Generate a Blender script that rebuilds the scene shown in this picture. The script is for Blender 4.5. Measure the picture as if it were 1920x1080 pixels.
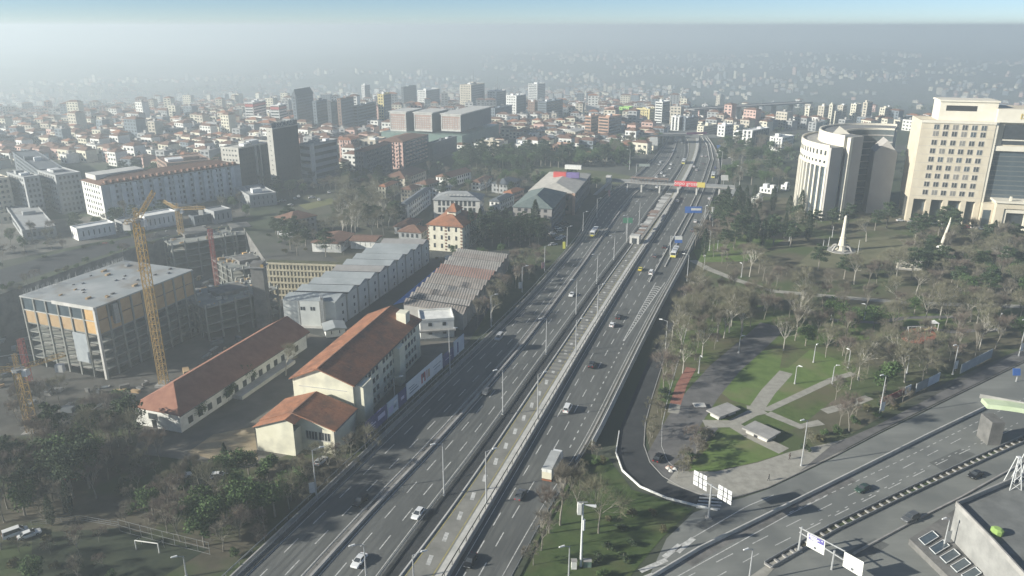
import bpy, math, random
from mathutils import Vector, Matrix
from mathutils.geometry import delaunay_2d_cdt
random.seed(7)
R = math.radians
sc = bpy.context.scene
for o in list(bpy.data.objects): bpy.data.objects.remove(o)
col = sc.collection

# ------------------------------------------------------------------ camera
FOC, CX, CY, CAMH, PITCH = 1428.0, 960.0, 540.0, 105.0, R(19.0)
cam = bpy.data.cameras.new('camera'); camo = bpy.data.objects.new('camera', cam); col.objects.link(camo)
cam.sensor_width = 36.0; cam.lens = 36.0 * FOC / 1920.0
cam.clip_start = 1.0; cam.clip_end = 40000.0
camo.location = (0, 0, CAMH); camo.rotation_euler = (R(90) - PITCH, 0, 0)
sc.camera = camo
# ------------------------------------------------------------------ sky and sun
SUN_EL, SUN_AZ = R(21.0), R(-105.0)          # azimuth measured from +Y towards +X
sund = Vector((math.sin(SUN_AZ) * math.cos(SUN_EL), math.cos(SUN_AZ) * math.cos(SUN_EL), math.sin(SUN_EL)))
w = bpy.data.worlds.new('World'); sc.world = w; w.use_nodes = True
nt = w.node_tree; bg = nt.nodes['Background']
sky = nt.nodes.new('ShaderNodeTexSky'); sky.sky_type = 'NISHITA'; sky.sun_disc = False
sky.sun_elevation = SUN_EL; sky.sun_rotation = SUN_AZ
sky.altitude = 3000; sky.air_density = 0.8; sky.dust_density = 0.0; sky.ozone_density = 3.0
nt.links.new(sky.outputs[0], bg.inputs[0]); bg.inputs[1].default_value = 0.056
sl = bpy.data.lights.new('sun', 'SUN'); sl.energy = 5.0; sl.angle = R(0.6); sl.color = (1.0, 0.955, 0.85)
so = bpy.data.objects.new('sun', sl); col.objects.link(so)
so.rotation_euler = sund.to_track_quat('Z', 'Y').to_euler(); so.location = (-300, -50, 400)
vs = sc.view_settings; vs.view_transform = 'Standard'; vs.look = 'None'; vs.gamma = 1.0; vs.use_curve_mapping = False
vs.exposure = 1.0
cy = sc.cycles
cy.max_bounces = 6; cy.diffuse_bounces = 2; cy.glossy_bounces = 2; cy.transmission_bounces = 2
cy.volume_bounces = 1; cy.transparent_max_bounces = 4
cy.use_denoising = True
try:
    cy.denoiser = 'OPENIMAGEDENOISE'; cy.denoising_input_passes = 'RGB_ALBEDO_NORMAL'; cy.denoising_prefilter = 'ACCURATE'
except Exception: pass
cy.use_adaptive_sampling = False
HAZE_DENSITY, HAZE_G = 0.00056, 0.33

# ------------------------------------------------------------------ pixel helpers
ct, st = math.cos(PITCH), math.sin(PITCH)
def sm(a, b, x):
    t = min(1.0, max(0.0, (x - a) / (b - a))); return t * t * (3 - 2 * t)
def terrain(x, y):
    r = math.hypot(x, y); az = math.degrees(math.atan2(x, max(y, 1e-3))) if y > 0 else (90 if x > 0 else -90)
    z = -92.0 * sm(700, 2500, r)
    if r > 2500:
        z += (46 + 8 * math.sin(az * .35) + 6 * math.sin(az * .9 + r * .002)) * sm(2500, 4600, r)
        if az < -4: z -= 26 * sm(-4, -14, az) * sm(2500, 4600, r)
    if r > 1100: z += 6 * math.sin(x * .004 + 1) * math.sin(y * .0035) * sm(1100, 1700, r)
    return z
def ray(px, py):
    u, v = (px - CX) / FOC, (CY - py) / FOC
    return Vector((u, v * st + ct, v * ct - st))
def P(px, py, z=0.0):                 # a point at height z seen at a pixel
    d = ray(px, py); t = (z - CAMH) / d.z
    return Vector((d.x * t, d.y * t, z))
def G(px, py):                        # a point on the terrain seen at a pixel
    p = P(px, py)
    if math.hypot(p.x, p.y) < 700: return p
    d = ray(px, py); t = 600.0
    while t < 9000:
        q = Vector((0, 0, CAMH)) + d * t
        if q.z <= terrain(q.x, q.y): break
        t += 12
    q = Vector((0, 0, CAMH)) + d * t; q.z = terrain(q.x, q.y); return q
def proj(v):
    zc = v[1] * ct - (v[2] - CAMH) * st
    yc = v[1] * st + (v[2] - CAMH) * ct
    return (CX + FOC * v[0] / zc, CY - FOC * yc / zc)
def hgt(B, yt):                       # height of a vertical at B whose top is seen at row yt
    lo, hi = 0.0, 160.0
    for _ in range(40):
        m = (lo + hi) / 2
        if proj((B.x, B.y, B.z + m))[1] > yt: lo = m
        else: hi = m
    return lo
def inpoly(p, poly):
    x, y = p[0], p[1]; c = False; n = len(poly)
    for i in range(n):
        x1, y1 = poly[i][0], poly[i][1]; x2, y2 = poly[i - 1][0], poly[i - 1][1]
        if (y1 > y) != (y2 > y) and x < (x2 - x1) * (y - y1) / (y2 - y1) + x1: c = not c
    return c

# ------------------------------------------------------------------ materials
MATS = {}
def mat(name, c, c2=None, scale=.5, rough=.85, bump=0.0, metal=0.0, detail=5, lo=.35, hi=.65, stretch=None, spec=.3, c3=None, scale3=.03, lo3=.45, hi3=.6, emit=0.0):
    if name in MATS: return MATS[name]
    m = bpy.data.materials.new(name); m.use_nodes = True; n = m.node_tree; b = n.nodes['Principled BSDF']
    b.inputs['Roughness'].default_value = rough; b.inputs['Metallic'].default_value = metal
    b.inputs['Specular IOR Level'].default_value = spec
    c = (*c, 1); b.inputs['Base Color'].default_value = c
    if emit: b.inputs['Emission Color'].default_value = c; b.inputs['Emission Strength'].default_value = emit
    m.diffuse_color = c
    if c2 is not None or bump:
        tc = n.nodes.new('ShaderNodeTexCoord'); src = tc.outputs['Object']
        if stretch:
            mp = n.nodes.new('ShaderNodeMapping'); mp.inputs['Rotation'].default_value = (0, 0, stretch[1]); mp.inputs['Scale'].default_value = stretch[0]
            n.links.new(src, mp.inputs[0]); src = mp.outputs[0]
        nz = n.nodes.new('ShaderNodeTexNoise'); nz.inputs['Scale'].default_value = scale; nz.inputs['Detail'].default_value = detail
        nz.inputs['Roughness'].default_value = .65
        n.links.new(src, nz.inputs['Vector'])
        if c2 is not None:
            rp = n.nodes.new('ShaderNodeValToRGB'); rp.color_ramp.elements[0].position = lo; rp.color_ramp.elements[1].position = hi
            rp.color_ramp.elements[0].color = c; rp.color_ramp.elements[1].color = (*c2, 1)
            n.links.new(nz.outputs['Fac'], rp.inputs[0]); out = rp.outputs[0]
            if c3 is not None:
                n3 = n.nodes.new('ShaderNodeTexNoise'); n3.inputs['Scale'].default_value = scale3; n3.inputs['Detail'].default_value = 4
                n.links.new(tc.outputs['Object'], n3.inputs['Vector'])
                r3 = n.nodes.new('ShaderNodeMapRange'); r3.inputs[1].default_value = lo3; r3.inputs[2].default_value = hi3
                n.links.new(n3.outputs['Fac'], r3.inputs[0])
                mx = n.nodes.new('ShaderNodeMix'); mx.data_type = 'RGBA'
                n.links.new(r3.outputs[0], mx.inputs['Factor']); n.links.new(out, mx.inputs['A']); mx.inputs['B'].default_value = (*c3, 1)
                out = mx.outputs['Result']
            n.links.new(out, b.inputs['Base Color'])
        if bump:
            bp = n.nodes.new('ShaderNodeBump'); bp.inputs['Strength'].default_value = bump; bp.inputs['Distance'].default_value = .1
            n.links.new(nz.outputs['Fac'], bp.inputs['Height']); n.links.new(bp.outputs[0], b.inputs['Normal'])
    MATS[name] = m; return m
def flat(name, c, rough=.7, **k): return mat(name, c, rough=rough, **k)
def vary(name, c, amt=.18, scale=.6, **k):
    return mat(name, tuple(v * (1 - amt) for v in c), tuple(min(1, v * (1 + amt)) for v in c), scale=scale, **k)

M_ASPH = mat('asphalt', (.090, .094, .089), (.136, .140, .132), .25, .9, .15, c3=(.078, .082, .080), scale3=.035, stretch=((1.0, .12, 1), R(22)))
M_ASPH2 = mat('old_asphalt', (.17, .176, .163), (.22, .226, .208), .2, .9, .1, c3=(.14, .147, .139), scale3=.05, stretch=((.15, 1.0, 1), R(28)))
M_ASPHD = mat('dark_or_shaded_asphalt', (.032, .035, .037), (.05, .053, .055), .2, .85, .1)  # also carries painted shade on the slip road and beside the busway
M_PAINT = mat('road_paint', (.56, .56, .53), (.24, .24, .23), .9, .8, lo=.42, hi=.72)
M_YPAINT = mat('yellow_paint', (.42, .36, .12), (.25, .23, .12), 1.0, .8)
M_CONC = mat('concrete', (.25, .245, .23), (.36, .35, .33), .35, .9, .2)
M_CONCD = mat('dark_concrete', (.10, .10, .095), (.19, .185, .175), .25, .9, .2)
M_CONCL = mat('light_concrete', (.40, .40, .37), (.54, .53, .50), .3, .9, .1)
M_STEEL = vary('galvanised_steel', (.30, .31, .31), .2, 2.0, rough=.5, metal=.4)
M_POLE = vary('lamp_pole_metal', (.42, .43, .43), .12, 2.0, rough=.5, metal=.3)
M_GRASS = mat('lawn', (.055, .088, .022), (.10, .14, .04), .35, .95, .4, c3=(.115, .105, .058), scale3=.045, lo3=.46, hi3=.60)
M_LUSH = mat('lush_lawn', (.085, .135, .030), (.13, .19, .05), .3, .95, .4, c3=(.16, .165, .075), scale3=.06, lo3=.52, hi3=.68)
M_DIRT = mat('park_soil', (.085, .080, .050), (.135, .122, .080), .12, .95, .4, c3=(.07, .095, .035), scale3=.035, lo3=.47, hi3=.60)
M_WOOD = mat('woodland_floor', (.060, .056, .038), (.105, .092, .066), .15, .95, .4, c3=(.050, .070, .026), scale3=.05, lo3=.47, hi3=.58)
M_SAND = mat('sandy_soil', (.25, .20, .13), (.34, .28, .19), .3, .95, .2)
M_PAVE = mat('pale_paving', (.26, .25, .215), (.36, .345, .30), .5, .9, .15)
M_PATH = mat('grey_path', (.10, .098, .095), (.16, .155, .15), .25, .9, .1)
M_BRICKP = mat('red_paving', (.24, .10, .075), (.30, .15, .11), .8, .9)
M_URBAN = mat('urban_ground', (.055, .058, .052), (.12, .118, .105), .02, .95, 0, c3=(.05, .065, .035), scale3=.006, lo3=.45, hi3=.55)
M_WHITE = vary('white_render', (.66, .66, .62), .12, .5)
M_CREAM = vary('cream_render', (.60, .57, .46), .12, .4)
M_GLASS = mat('dark_glass', (.030, .036, .042), (.055, .062, .068), .6, .18, spec=.6)
M_GLASSB = mat('blue_glass', (.05, .07, .085), (.085, .11, .125), .3, .15, spec=.7)
M_DARKM = flat('dark_metal', (.03, .03, .032), .5)
M_WMETAL = vary('white_metal', (.62, .63, .62), .08, 2.0, rough=.5)
M_YMETAL = mat('crane_yellow', (.40, .25, .07), (.30, .21, .09), 1.5, .6)
M_RMETAL = mat('crane_red', (.33, .06, .05), (.22, .07, .06), 1.5, .6)
M_TILE = mat('orange_tile', (.28, .115, .06), (.36, .17, .095), 1.6, .85, .5, c3=(.17, .095, .065), scale3=.25, lo3=.45, hi3=.7)
M_TILED = mat('brown_tile', (.13, .075, .055), (.20, .115, .08), .8, .85, .3)
M_BARK = mat('bark', (.17, .155, .128), (.27, .25, .21), 1.5, .95, .3)
M_BARKL = mat('pale_bark', (.28, .265, .225), (.42, .40, .35), 1.0, .95, .2)
M_TWIG = mat('twigs', (.125, .112, .088), (.20, .18, .142), .4, .95)
M_TWIG2 = mat('olive_twigs', (.13, .124, .082), (.205, .195, .132), .4, .95)
M_TWIG3 = mat('reddish_twigs', (.13, .105, .086), (.19, .155, .128), .4, .95)
M_LEAFD = mat('cypress_leaf', (.018, .032, .018), (.040, .062, .032), .8, .9)
M_LEAFP = mat('pine_needles', (.028, .048, .024), (.060, .088, .042), .7, .9)
M_LEAFG = mat('evergreen_leaf', (.035, .070, .022), (.085, .135, .045), .7, .9)

# ------------------------------------------------------------------ mesh builder
class MB:
    def __init__(s): s.v = []; s.f = []; s.m = []
    def add(s, vs, fs, mi=0):
        k = len(s.v); s.v.extend([tuple(q) for q in vs])
        for f in fs: s.f.append(tuple(i + k for i in f)); s.m.append(mi)
        return s
    def quad(s, a, b, c, d, mi=0): return s.add([a, b, c, d], [(0, 1, 2, 3)], mi)
    def box(s, x0, x1, y0, y1, z0, z1, mi=0):
        return s.add([(x0, y0, z0), (x1, y0, z0), (x1, y1, z0), (x0, y1, z0), (x0, y0, z1), (x1, y0, z1), (x1, y1, z1), (x0, y1, z1)],
                     [(0, 3, 2, 1), (4, 5, 6, 7), (0, 1, 5, 4), (1, 2, 6, 5), (2, 3, 7, 6), (3, 0, 4, 7)], mi)
    def prism(s, poly, z0, z1, mi=0, bottom=False):
        n = len(poly); a = sum(poly[i - 1][0] * poly[i][1] - poly[i][0] * poly[i - 1][1] for i in range(n))
        if a < 0: poly = poly[::-1]
        vs = [(p[0], p[1], z0) for p in poly] + [(p[0], p[1], z1) for p in poly]
        fs = [tuple(range(n, 2 * n))] + [(i, (i + 1) % n, n + (i + 1) % n, n + i) for i in range(n)]
        if bottom: fs.append(tuple(range(n - 1, -1, -1)))
        return s.add(vs, fs, mi)
    def tube(s, p0, p1, r0, r1=None, n=6, mi=0, cap=True):
        r1 = r0 if r1 is None else r1
        p0, p1 = Vector(p0), Vector(p1); d = p1 - p0
        if d.length < 1e-6: return s
        d.normalize(); u = d.orthogonal().normalized(); v = d.cross(u)
        vs = []
        for p, r in ((p0, r0), (p1, r1)):
            for i in range(n):
                a = 2 * math.pi * i / n; vs.append(p + (u * math.cos(a) + v * math.sin(a)) * r)
        fs = [(i, (i + 1) % n, n + (i + 1) % n, n + i) for i in range(n)]
        if cap: fs += [tuple(range(n, 2 * n)), tuple(range(n - 1, -1, -1))]
        return s.add(vs, fs, mi)
    def beam(s, p0, p1, w, h=None, mi=0):             # square-section bar
        h = w if h is None else h
        p0, p1 = Vector(p0), Vector(p1); d = (p1 - p0)
        if d.length < 1e-6: return s
        d.normalize(); up = Vector((0, 0, 1)) if abs(d.z) < .95 else Vector((1, 0, 0))
        u = d.cross(up).normalized(); v = u.cross(d)
        c = [(-1, -1), (1, -1), (1, 1), (-1, 1)]
        vs = [p + u * (a * w / 2) + v * (b * h / 2) for p in (p0, p1) for a, b in c]
        return s.add(vs, [(0, 1, 5, 4), (1, 2, 6, 5), (2, 3, 7, 6), (3, 0, 4, 7), (3, 2, 1, 0), (4, 5, 6, 7)], mi)
    def lathe(s, prof, n=10, mi=0, c=(0, 0, 0)):
        vs = []
        for r, z in prof:
            for i in range(n):
                a = 2 * math.pi * i / n; vs.append((c[0] + r * math.cos(a), c[1] + r * math.sin(a), c[2] + z))
        fs = []
        for k in range(len(prof) - 1):
            for i in range(n): fs.append((k * n + i, k * n + (i + 1) % n, (k + 1) * n + (i + 1) % n, (k + 1) * n + i))
        fs.append(tuple((len(prof) - 1) * n + i for i in range(n)))
        return s.add(vs, fs, mi)
    def sweep(s, line, prof, mi=0):                   # prof: (offset to the right, height) ring swept along a ground line
        n = len(prof); k = len(line); vs = []
        for i, p in enumerate(line):
            a = line[max(0, i - 1)]; b = line[min(k - 1, i + 1)]
            d = Vector((b[0] - a[0], b[1] - a[1], 0)).normalized(); r = Vector((d.y, -d.x, 0))
            for o, h in prof: vs.append((p[0] + r.x * o, p[1] + r.y * o, p[2] + h))
        fs = []
        for i in range(k - 1):
            for j in range(n): fs.append((i * n + j, i * n + (j + 1) % n, (i + 1) * n + (j + 1) % n, (i + 1) * n + j))
        fs += [tuple(range(n - 1, -1, -1)), tuple((k - 1) * n + j for j in range(n))]
        return s.add(vs, fs, mi)
    def mesh(s, name, mats, smooth=False):
        me = bpy.data.meshes.new(name); me.from_pydata(s.v, [], s.f)
        for m in (mats if isinstance(mats, (list, tuple)) else [mats]): me.materials.append(m)
        me.polygons.foreach_set('material_index', s.m)
        if smooth: me.polygons.foreach_set('use_smooth', [True] * len(s.f))
        me.update(); return me
    def build(s, name, mats, parent=None, kind=None, smooth=False): return link(name, s.mesh(name, mats, smooth), parent, kind)
def link(name, me, parent=None, kind=None, loc=None, rz=0.0, scale=None):
    o = bpy.data.objects.new(name, me); col.objects.link(o); o.parent = parent
    if kind: o['kind'] = kind
    if loc is not None: o.location = loc
    if rz: o.rotation_euler = (0, 0, rz)
    if scale is not None: o.scale = scale if isinstance(scale, (tuple, list)) else (scale,) * 3
    return o
def tag(o, label, cat, group=None):
    o['label'] = label; o['category'] = cat
    if group: o['group'] = group
    return o
def thing(name, label, cat, loc=(0, 0, 0), rz=0.0, group=None, scale=None):
    return tag(link(name, None, None, None, loc, rz, scale), label, cat, group)
def part(name, mats, parent, fn, kind=None, smooth=False):
    m = MB(); fn(m); return m.build(name, mats, parent, kind, smooth)
def structure(name, mb, mats, parent=None):
    return mb.build(name, mats, parent, 'structure' if parent is None else None)
BUSY = []                                              # (x, y, radius) plan discs that are taken
def free(x, y, r=0):
    return all((x - a) ** 2 + (y - b) ** 2 > (c + r) ** 2 for a, b, c in BUSY)
def interp(tab, y):
    for i in range(len(tab) - 1):
        (y0, x0), (y1, x1) = tab[i], tab[i + 1]
        if y <= y0 and y >= y1: return x0 + (x1 - x0) * (y0 - y) / (y0 - y1)
    return tab[0][1] if y > tab[0][0] else tab[-1][1]
def resample(line, step):
    out = [Vector(line[0])]; acc = 0.0
    for a, b in zip(line, line[1:]):
        a, b = Vector(a), Vector(b); L = (b - a).length; t = step - acc
        while t <= L: out.append(a + (b - a) * (t / L)); t += step
        acc = (acc + L) % step if L else acc
        acc = L - (t - step) if True else acc
    return out
# ================================================================== ground
PITZ = -18.0
PIT_PX = [(-420, 850), (235, 800), (285, 742), (512, 612), (532, 598), (652, 497), (500, 492), (452, 420), (300, 448), (160, 495), (0, 552), (-420, 690)]
PIT = [P(x, y) for x, y in PIT_PX]
def make_ground():
    pts, edges = [], []
    for i, p in enumerate(PIT): pts.append(Vector((p.x, p.y))); edges.append((i, (i + 1) % len(PIT)))
    rad = [30, 60, 100, 150, 220, 300, 400, 520, 640, 740, 820, 900, 980, 1060, 1150, 1250, 1360, 1480, 1600, 1750, 1900, 2100, 2300, 2500, 2750, 3000, 3300, 3600, 4000, 4400, 4800, 5400, 6200, 7200, 8600]
    for k, r in enumerate(rad):
        n = 96
        for i in range(n):
            a = 2 * math.pi * (i + .5 * (k % 2)) / n; q = (r * math.sin(a), r * math.cos(a))
            if not inpoly(q, PIT): pts.append(Vector(q))
    vs, es, fs, *_ = delaunay_2d_cdt(pts, edges, [], 0, 1e-4)
    out = [f for f in fs if not inpoly(sum((vs[i] for i in f), Vector((0, 0))) / 3, PIT)]
    m = MB(); m.add([(v.x, v.y, terrain(v.x, v.y)) for v in vs], out)
    return structure('ground', m, M_URBAN)
ground = make_ground()
m = MB(); m.add([(p.x, p.y, PITZ) for p in PIT], [tuple(range(len(PIT)))[::-1]]); 
pit_floor = structure('pit_floor', m, mat('pit_mud', (.045, .044, .04), (.10, .095, .082), .08, .95, .3))
m = MB()
for i in range(len(PIT)):
    a, b = PIT[i], PIT[(i + 1) % len(PIT)]
    m.quad((a.x, a.y, PITZ), (b.x, b.y, PITZ), (b.x, b.y, 0), (a.x, a.y, 0))
structure('pit_side', m, M_CONCD)

def lay(name, px, z, m_, parent=None):
    mb = MB(); pts = [G(x, y) for x, y in px]
    a = sum(pts[i - 1].x * pts[i].y - pts[i].x * pts[i - 1].y for i in range(len(pts)))
    if a < 0: pts = pts[::-1]
    mb.add([(p.x, p.y, p.z + z) for p in pts], [tuple(range(len(pts)))])
    return structure(name, mb, m_, parent)
def band(px, wid, z, k=1):                            # strip of constant width along a pixel line
    line = [G(x, y) for x, y in px]; L, Rr = [], []
    for i, p in enumerate(line):
        a, b = line[max(0, i - 1)], line[min(len(line) - 1, i + 1)]
        d = Vector((b.x - a.x, b.y - a.y, 0)).normalized(); r = Vector((d.y, -d.x, 0)) * wid / 2
        L.append(p - r); Rr.append(p + r)
    mb = MB()
    for i in range(len(line) - 1):
        mb.quad(*[(q.x, q.y, q.z + z) for q in (L[i], Rr[i], Rr[i + 1], L[i + 1])])
    return mb

# near grounds
lay('woodland_ground', [(-600, 1150), (430, 1150), (560, 990), (690, 850), (690, 800), (470, 875), (250, 800), (235, 802), (-600, 872)], .03, M_WOOD)
lay('school_yard', [(250, 850), (470, 878), (690, 800), (880, 640), (905, 600), (800, 560), (640, 610), (540, 608), (515, 616), (285, 748)], .034, mat('yard_ground', (.105, .10, .085), (.16, .15, .13), .1, .95, .2))
lay('sandy_yard', [(352, 848), (400, 815), (476, 800), (484, 862), (430, 872)], .05, M_SAND)
lay('container_yard', [(535, 614), (652, 500), (820, 470), (960, 470), (965, 500), (880, 640), (640, 640)], .040, mat('yard_asphalt', (.045, .05, .05), (.07, .075, .072), .1, .9))
lay('verge', [(880, 640), (905, 612), (985, 545), (1085, 446), (1030, 452), (960, 480), (930, 560)], .046, mat('verge_grass', (.045, .062, .026), (.085, .095, .045), .2, .95, .3))
lay('villa_quarter_ground', [(640, 495), (960, 475), (1085, 446), (1135, 355), (1100, 330), (930, 318), (700, 320), (560, 345), (540, 420)], .026, mat('garden_ground', (.05, .06, .035), (.10, .095, .07), .05, .95, .2))
lay('meadow', [(880, 300), (1140, 322), (1190, 332), (1190, 345), (1110, 345), (890, 322)], .050, mat('far_grass', (.075, .095, .04), (.13, .135, .075), .05, .95))
lay('pale_court', [(560, 385), (620, 372), (640, 378), (575, 394)], .06, mat('court_grass', (.12, .13, .05), (.17, .17, .08), .1, .95))
lay('left_street', [(-300, 600), (-300, 640), (0, 540), (150, 492), (300, 446), (455, 418), (470, 408), (300, 434), (120, 472), (0, 505)], .03, M_ASPHD)
lay('site_yard', [(-300, 570), (0, 490), (120, 466), (300, 430), (470, 404), (460, 380), (300, 395), (0, 420), (-300, 460)], .03, mat('site_dirt', (.09, .09, .08), (.16, .15, .13), .06, .95))
lay('pitch', [(60, 1000), (225, 990), (390, 1030), (300, 1085), (60, 1085)], .06, mat('pitch_turf', (.022, .032, .02), (.04, .05, .028), .2, .95))
# park
lay('park_ground', [(1264, 560), (1292, 480), (1345, 400), (1375, 365), (1700, 385), (2300, 430), (2300, 470), (1920, 652), (1720, 742), (1560, 835), (1480, 872), (1335, 925), (1290, 905), (1222, 855), (1208, 800), (1218, 740), (1245, 640)], .024, M_DIRT)
lay('park_lawn', [(1278, 560), (1450, 575), (1600, 590), (1640, 640), (1600, 720), (1500, 800), (1300, 880), (1262, 840), (1230, 760), (1250, 650)], .034, M_GRASS)
lay('lower_lawn', [(1292, 883), (1352, 806), (1396, 800), (1470, 850), (1420, 866), (1340, 884)], .060, M_LUSH)
lay('middle_lawn', [(1404, 764), (1452, 690), (1478, 690), (1520, 655), (1610, 690), (1560, 712), (1432, 768)], .058, M_LUSH)
lay('path_side_lawn', [(1350, 735), (1420, 660), (1470, 650), (1462, 690), (1412, 762), (1370, 750)], .056, M_LUSH)
lay('meadow_lawn', [(1300, 470), (1395, 438), (1470, 450), (1400, 490), (1310, 492)], .05, M_LUSH)
lay('monument_lawn', [(1490, 500), (1540, 455), (1700, 440), (1720, 470), (1640, 505)], .05, mat('dry_lawn', (.12, .12, .065), (.165, .16, .095), .1, .95))
lay('upper_lawn', [(1560, 580), (1780, 590), (1800, 612), (1600, 640)], .052, M_LUSH)
PARKPATHS = []
def path(name, px, wid, z, m_):
    structure(name, band(px, wid, z), m_); PARKPATHS.append(([G(*q) for q in px], wid))
path('broad_path', [(1222, 900), (1252, 850), (1282, 790), (1318, 738), (1360, 690), (1412, 645), (1450, 610)], 9.5, .062, M_PATH)
path('pale_path', [(1416, 770), (1440, 735), (1474, 698)], 4.2, .066, M_PAVE)
path('diagonal_path', [(1400, 764), (1440, 768), (1490, 745), (1560, 712), (1600, 700)], 2.4, .070, M_PAVE)
path('edge_path', [(1545, 772), (1590, 760), (1630, 745)], 3.0, .066, M_PAVE)
path('cross_path', [(1320, 795), (1372, 795), (1412, 818), (1470, 846)], 4.5, .074, M_PAVE)
path('link_path', [(1372, 795), (1410, 775), (1432, 770)], 3.6, .078, M_PAVE)
path('lower_walk', [(1440, 775), (1500, 800), (1540, 792)], 3.0, .082, M_PAVE)
path('hedge_walk', [(1268, 885), (1300, 840), (1336, 800)], 3.4, .066, M_PATH)
path('upper_path', [(1298, 488), (1330, 505), (1380, 525), (1450, 546), (1560, 556), (1700, 568), (1920, 575)], 4.0, .066, M_PAVE)
path('ring_path', [(1560, 600), (1640, 605), (1700, 596), (1790, 594)], 3.0, .070, M_PATH)
path('ring_walk', [(1690, 618), (1720, 612), (1780, 622), (1880, 618)], 3.0, .074, M_PATH)
path('red_path', [(1266, 758), (1278, 722), (1296, 690)], 3.2, .070, M_BRICKP)
path('red_path_end', [(1262, 775), (1266, 758)], 3.2, .074, M_PAVE)
lay('plaza', [(1250, 905), (1265, 885), (1292, 884), (1340, 885), (1420, 868), (1480, 848), (1560, 830), (1640, 808), (1560, 858), (1490, 893), (1430, 918), (1370, 934), (1310, 928)], .11, M_PAVE)
play = [(1722 + 34 * math.cos(a), 630 + 15 * math.sin(a)) for a in [i * math.pi / 10 for i in range(20)]]
lay('playground_surface', play, .09, mat('rubber_surface', (.30, .10, .06), (.38, .15, .09), .3, .9))
lay('green_island', [(1100, 850), (1140, 858), (1185, 918), (1300, 955), (1240, 1010), (1150, 1120), (960, 1120), (1005, 1010), (1050, 930)], .05, mat('shaded_island_grass', (.038, .066, .018), (.068, .10, .03), .3, .95, .4, c3=(.085, .09, .04), scale3=.07, lo3=.5, hi3=.66))  # grass darkened to paint in the shade of the island trees

# ================================================================== highway
YS = [1110, 960, 840, 720, 640, 560, 500, 450, 400, 365, 335, 300, 275, 258]
def row(*xs): return list(zip(YS, xs))
L0 = row(410, 569, 696, 823, 908, 990, 1042, 1086, 1112, 1140, 1190, 1225, 1244, 1252)
M1 = row(554, 690, 806, 914, 984, 1043, 1088, 1123, 1158, 1185, 1226, 1255, 1266, 1268)
M2 = row(697, 808, 900, 985, 1042, 1099, 1142, 1182, 1214, 1240, 1262, 1284, 1288, 1281)
B0 = row(728, 842, 925, 1005, 1060, 1113, 1155, 1192, 1222, 1247, 1268, 1288, 1292, 1286)
W3 = row(824, 913, 984, 1054, 1101, 1150, 1187, 1220, 1252, 1270, 1287, 1304, 1311, 1309)
R3 = row(938, 1020, 1098, 1157, 1197, 1239, 1273, 1297, 1325, 1338, 1348, 1349, 1338, 1325)
YF = []
for a, b in zip(YS, YS[1:]):
    for k in range(4): YF.append(a + (b - a) * k / 4)
YF.append(YS[-1])
def smooth(line, it=3):
    for _ in range(it):
        line = [line[0]] + [(line[i - 1] + line[i] * 2 + line[i + 1]) / 4 for i in range(1, len(line) - 1)] + [line[-1]]
    return line
def road_line(tab, f=None, tab2=None, y0=1110, y1=258):
    ys = [y for y in YF if y1 <= y <= y0]
    L = smooth([G(interp(tab, y), y) for y in ys])
    if tab2 is None: return L
    L2 = smooth([G(interp(tab2, y), y) for y in ys])
    return [a + (b - a) * f for a, b in zip(L, L2)]
def shift(line, d):                                   # offset to the right by d metres
    out = []
    for i, p in enumerate(line):
        a, b = line[max(0, i - 1)], line[min(len(line) - 1, i + 1)]
        v = Vector((b.x - a.x, b.y - a.y, 0)).normalized(); out.append(p + Vector((v.y, -v.x, 0)) * d)
    return out
def ribbon(A, B, z):
    mb = MB()
    for i in range(len(A) - 1): mb.quad(*[(q.x, q.y, q.z + z) for q in (A[i], B[i], B[i + 1], A[i + 1])])
    return mb
lL0, lM1, lM2, lB0, lW3, lR3 = [road_line(t) for t in (L0, M1, M2, B0, W3, R3)]
ZR = .12
highway = structure('highway', ribbon(shift(lL0, -.6), shift(lR3, .6), ZR), M_ASPH)
structure('busway', ribbon(shift(lB0, .2), shift(lW3, -2.6), ZR + .03), mat('busway_paving', (.17, .168, .15), (.24, .235, .21), .25, .9, .1))
structure('busway_walk', ribbon(shift(lW3, -2.6), shift(lW3, -.4), ZR + .035), M_CONCL)
def dashes(mb, line, z, on=5.0, period=10.5, wid=.22, start=0.0, maxd=700):
    pts = resample(line, .5); n = int(period * 2); k = int(on * 2)
    for i in range(int(start * 2), len(pts) - k, n):
        if pts[i].length > maxd: break
        a, b = pts[i], pts[i + k]; d = (b - a).normalized(); r = Vector((d.y, -d.x, 0)) * wid / 2
        mb.quad(*[(q.x, q.y, q.z + z) for q in (a - r, a + r, b + r, b - r)])
def solid(mb, line, z, wid=.18):
    A, B = shift(line, -wid / 2), shift(line, wid / 2)
    for i in range(len(A) - 1): mb.quad(*[(q.x, q.y, q.z + z) for q in (A[i], B[i], B[i + 1], A[i + 1])])
mk = MB(); ZM = ZR + .012
for f in (.34, .66): dashes(mk, road_line(L0, f, M1), ZM, 5, 10.5, .24, 2 if f < .5 else 5)
for f in (.35, .66): dashes(mk, road_line(M1, f, M2), ZM, 5, 10.5, .24, 4 if f < .5 else 3)
for f in (.25, .50): dashes(mk, road_line(W3, f, R3), ZM, 5, 10.5, .24, 1 if f < .4 else 4)
dashes(mk, road_line(W3, .74, R3, 860, 640), ZM, 1.6, 4.0, .3)
solid(mk, shift(lL0, 2.2), ZM); solid(mk, shift(lM1, -1.6), ZM); solid(mk, shift(lM1, 1.7), ZM)
solid(mk, shift(lM2, -1.4), ZM); solid(mk, shift(lW3, 1.3), ZM); solid(mk, shift(lR3, -1.2), ZM)
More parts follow.
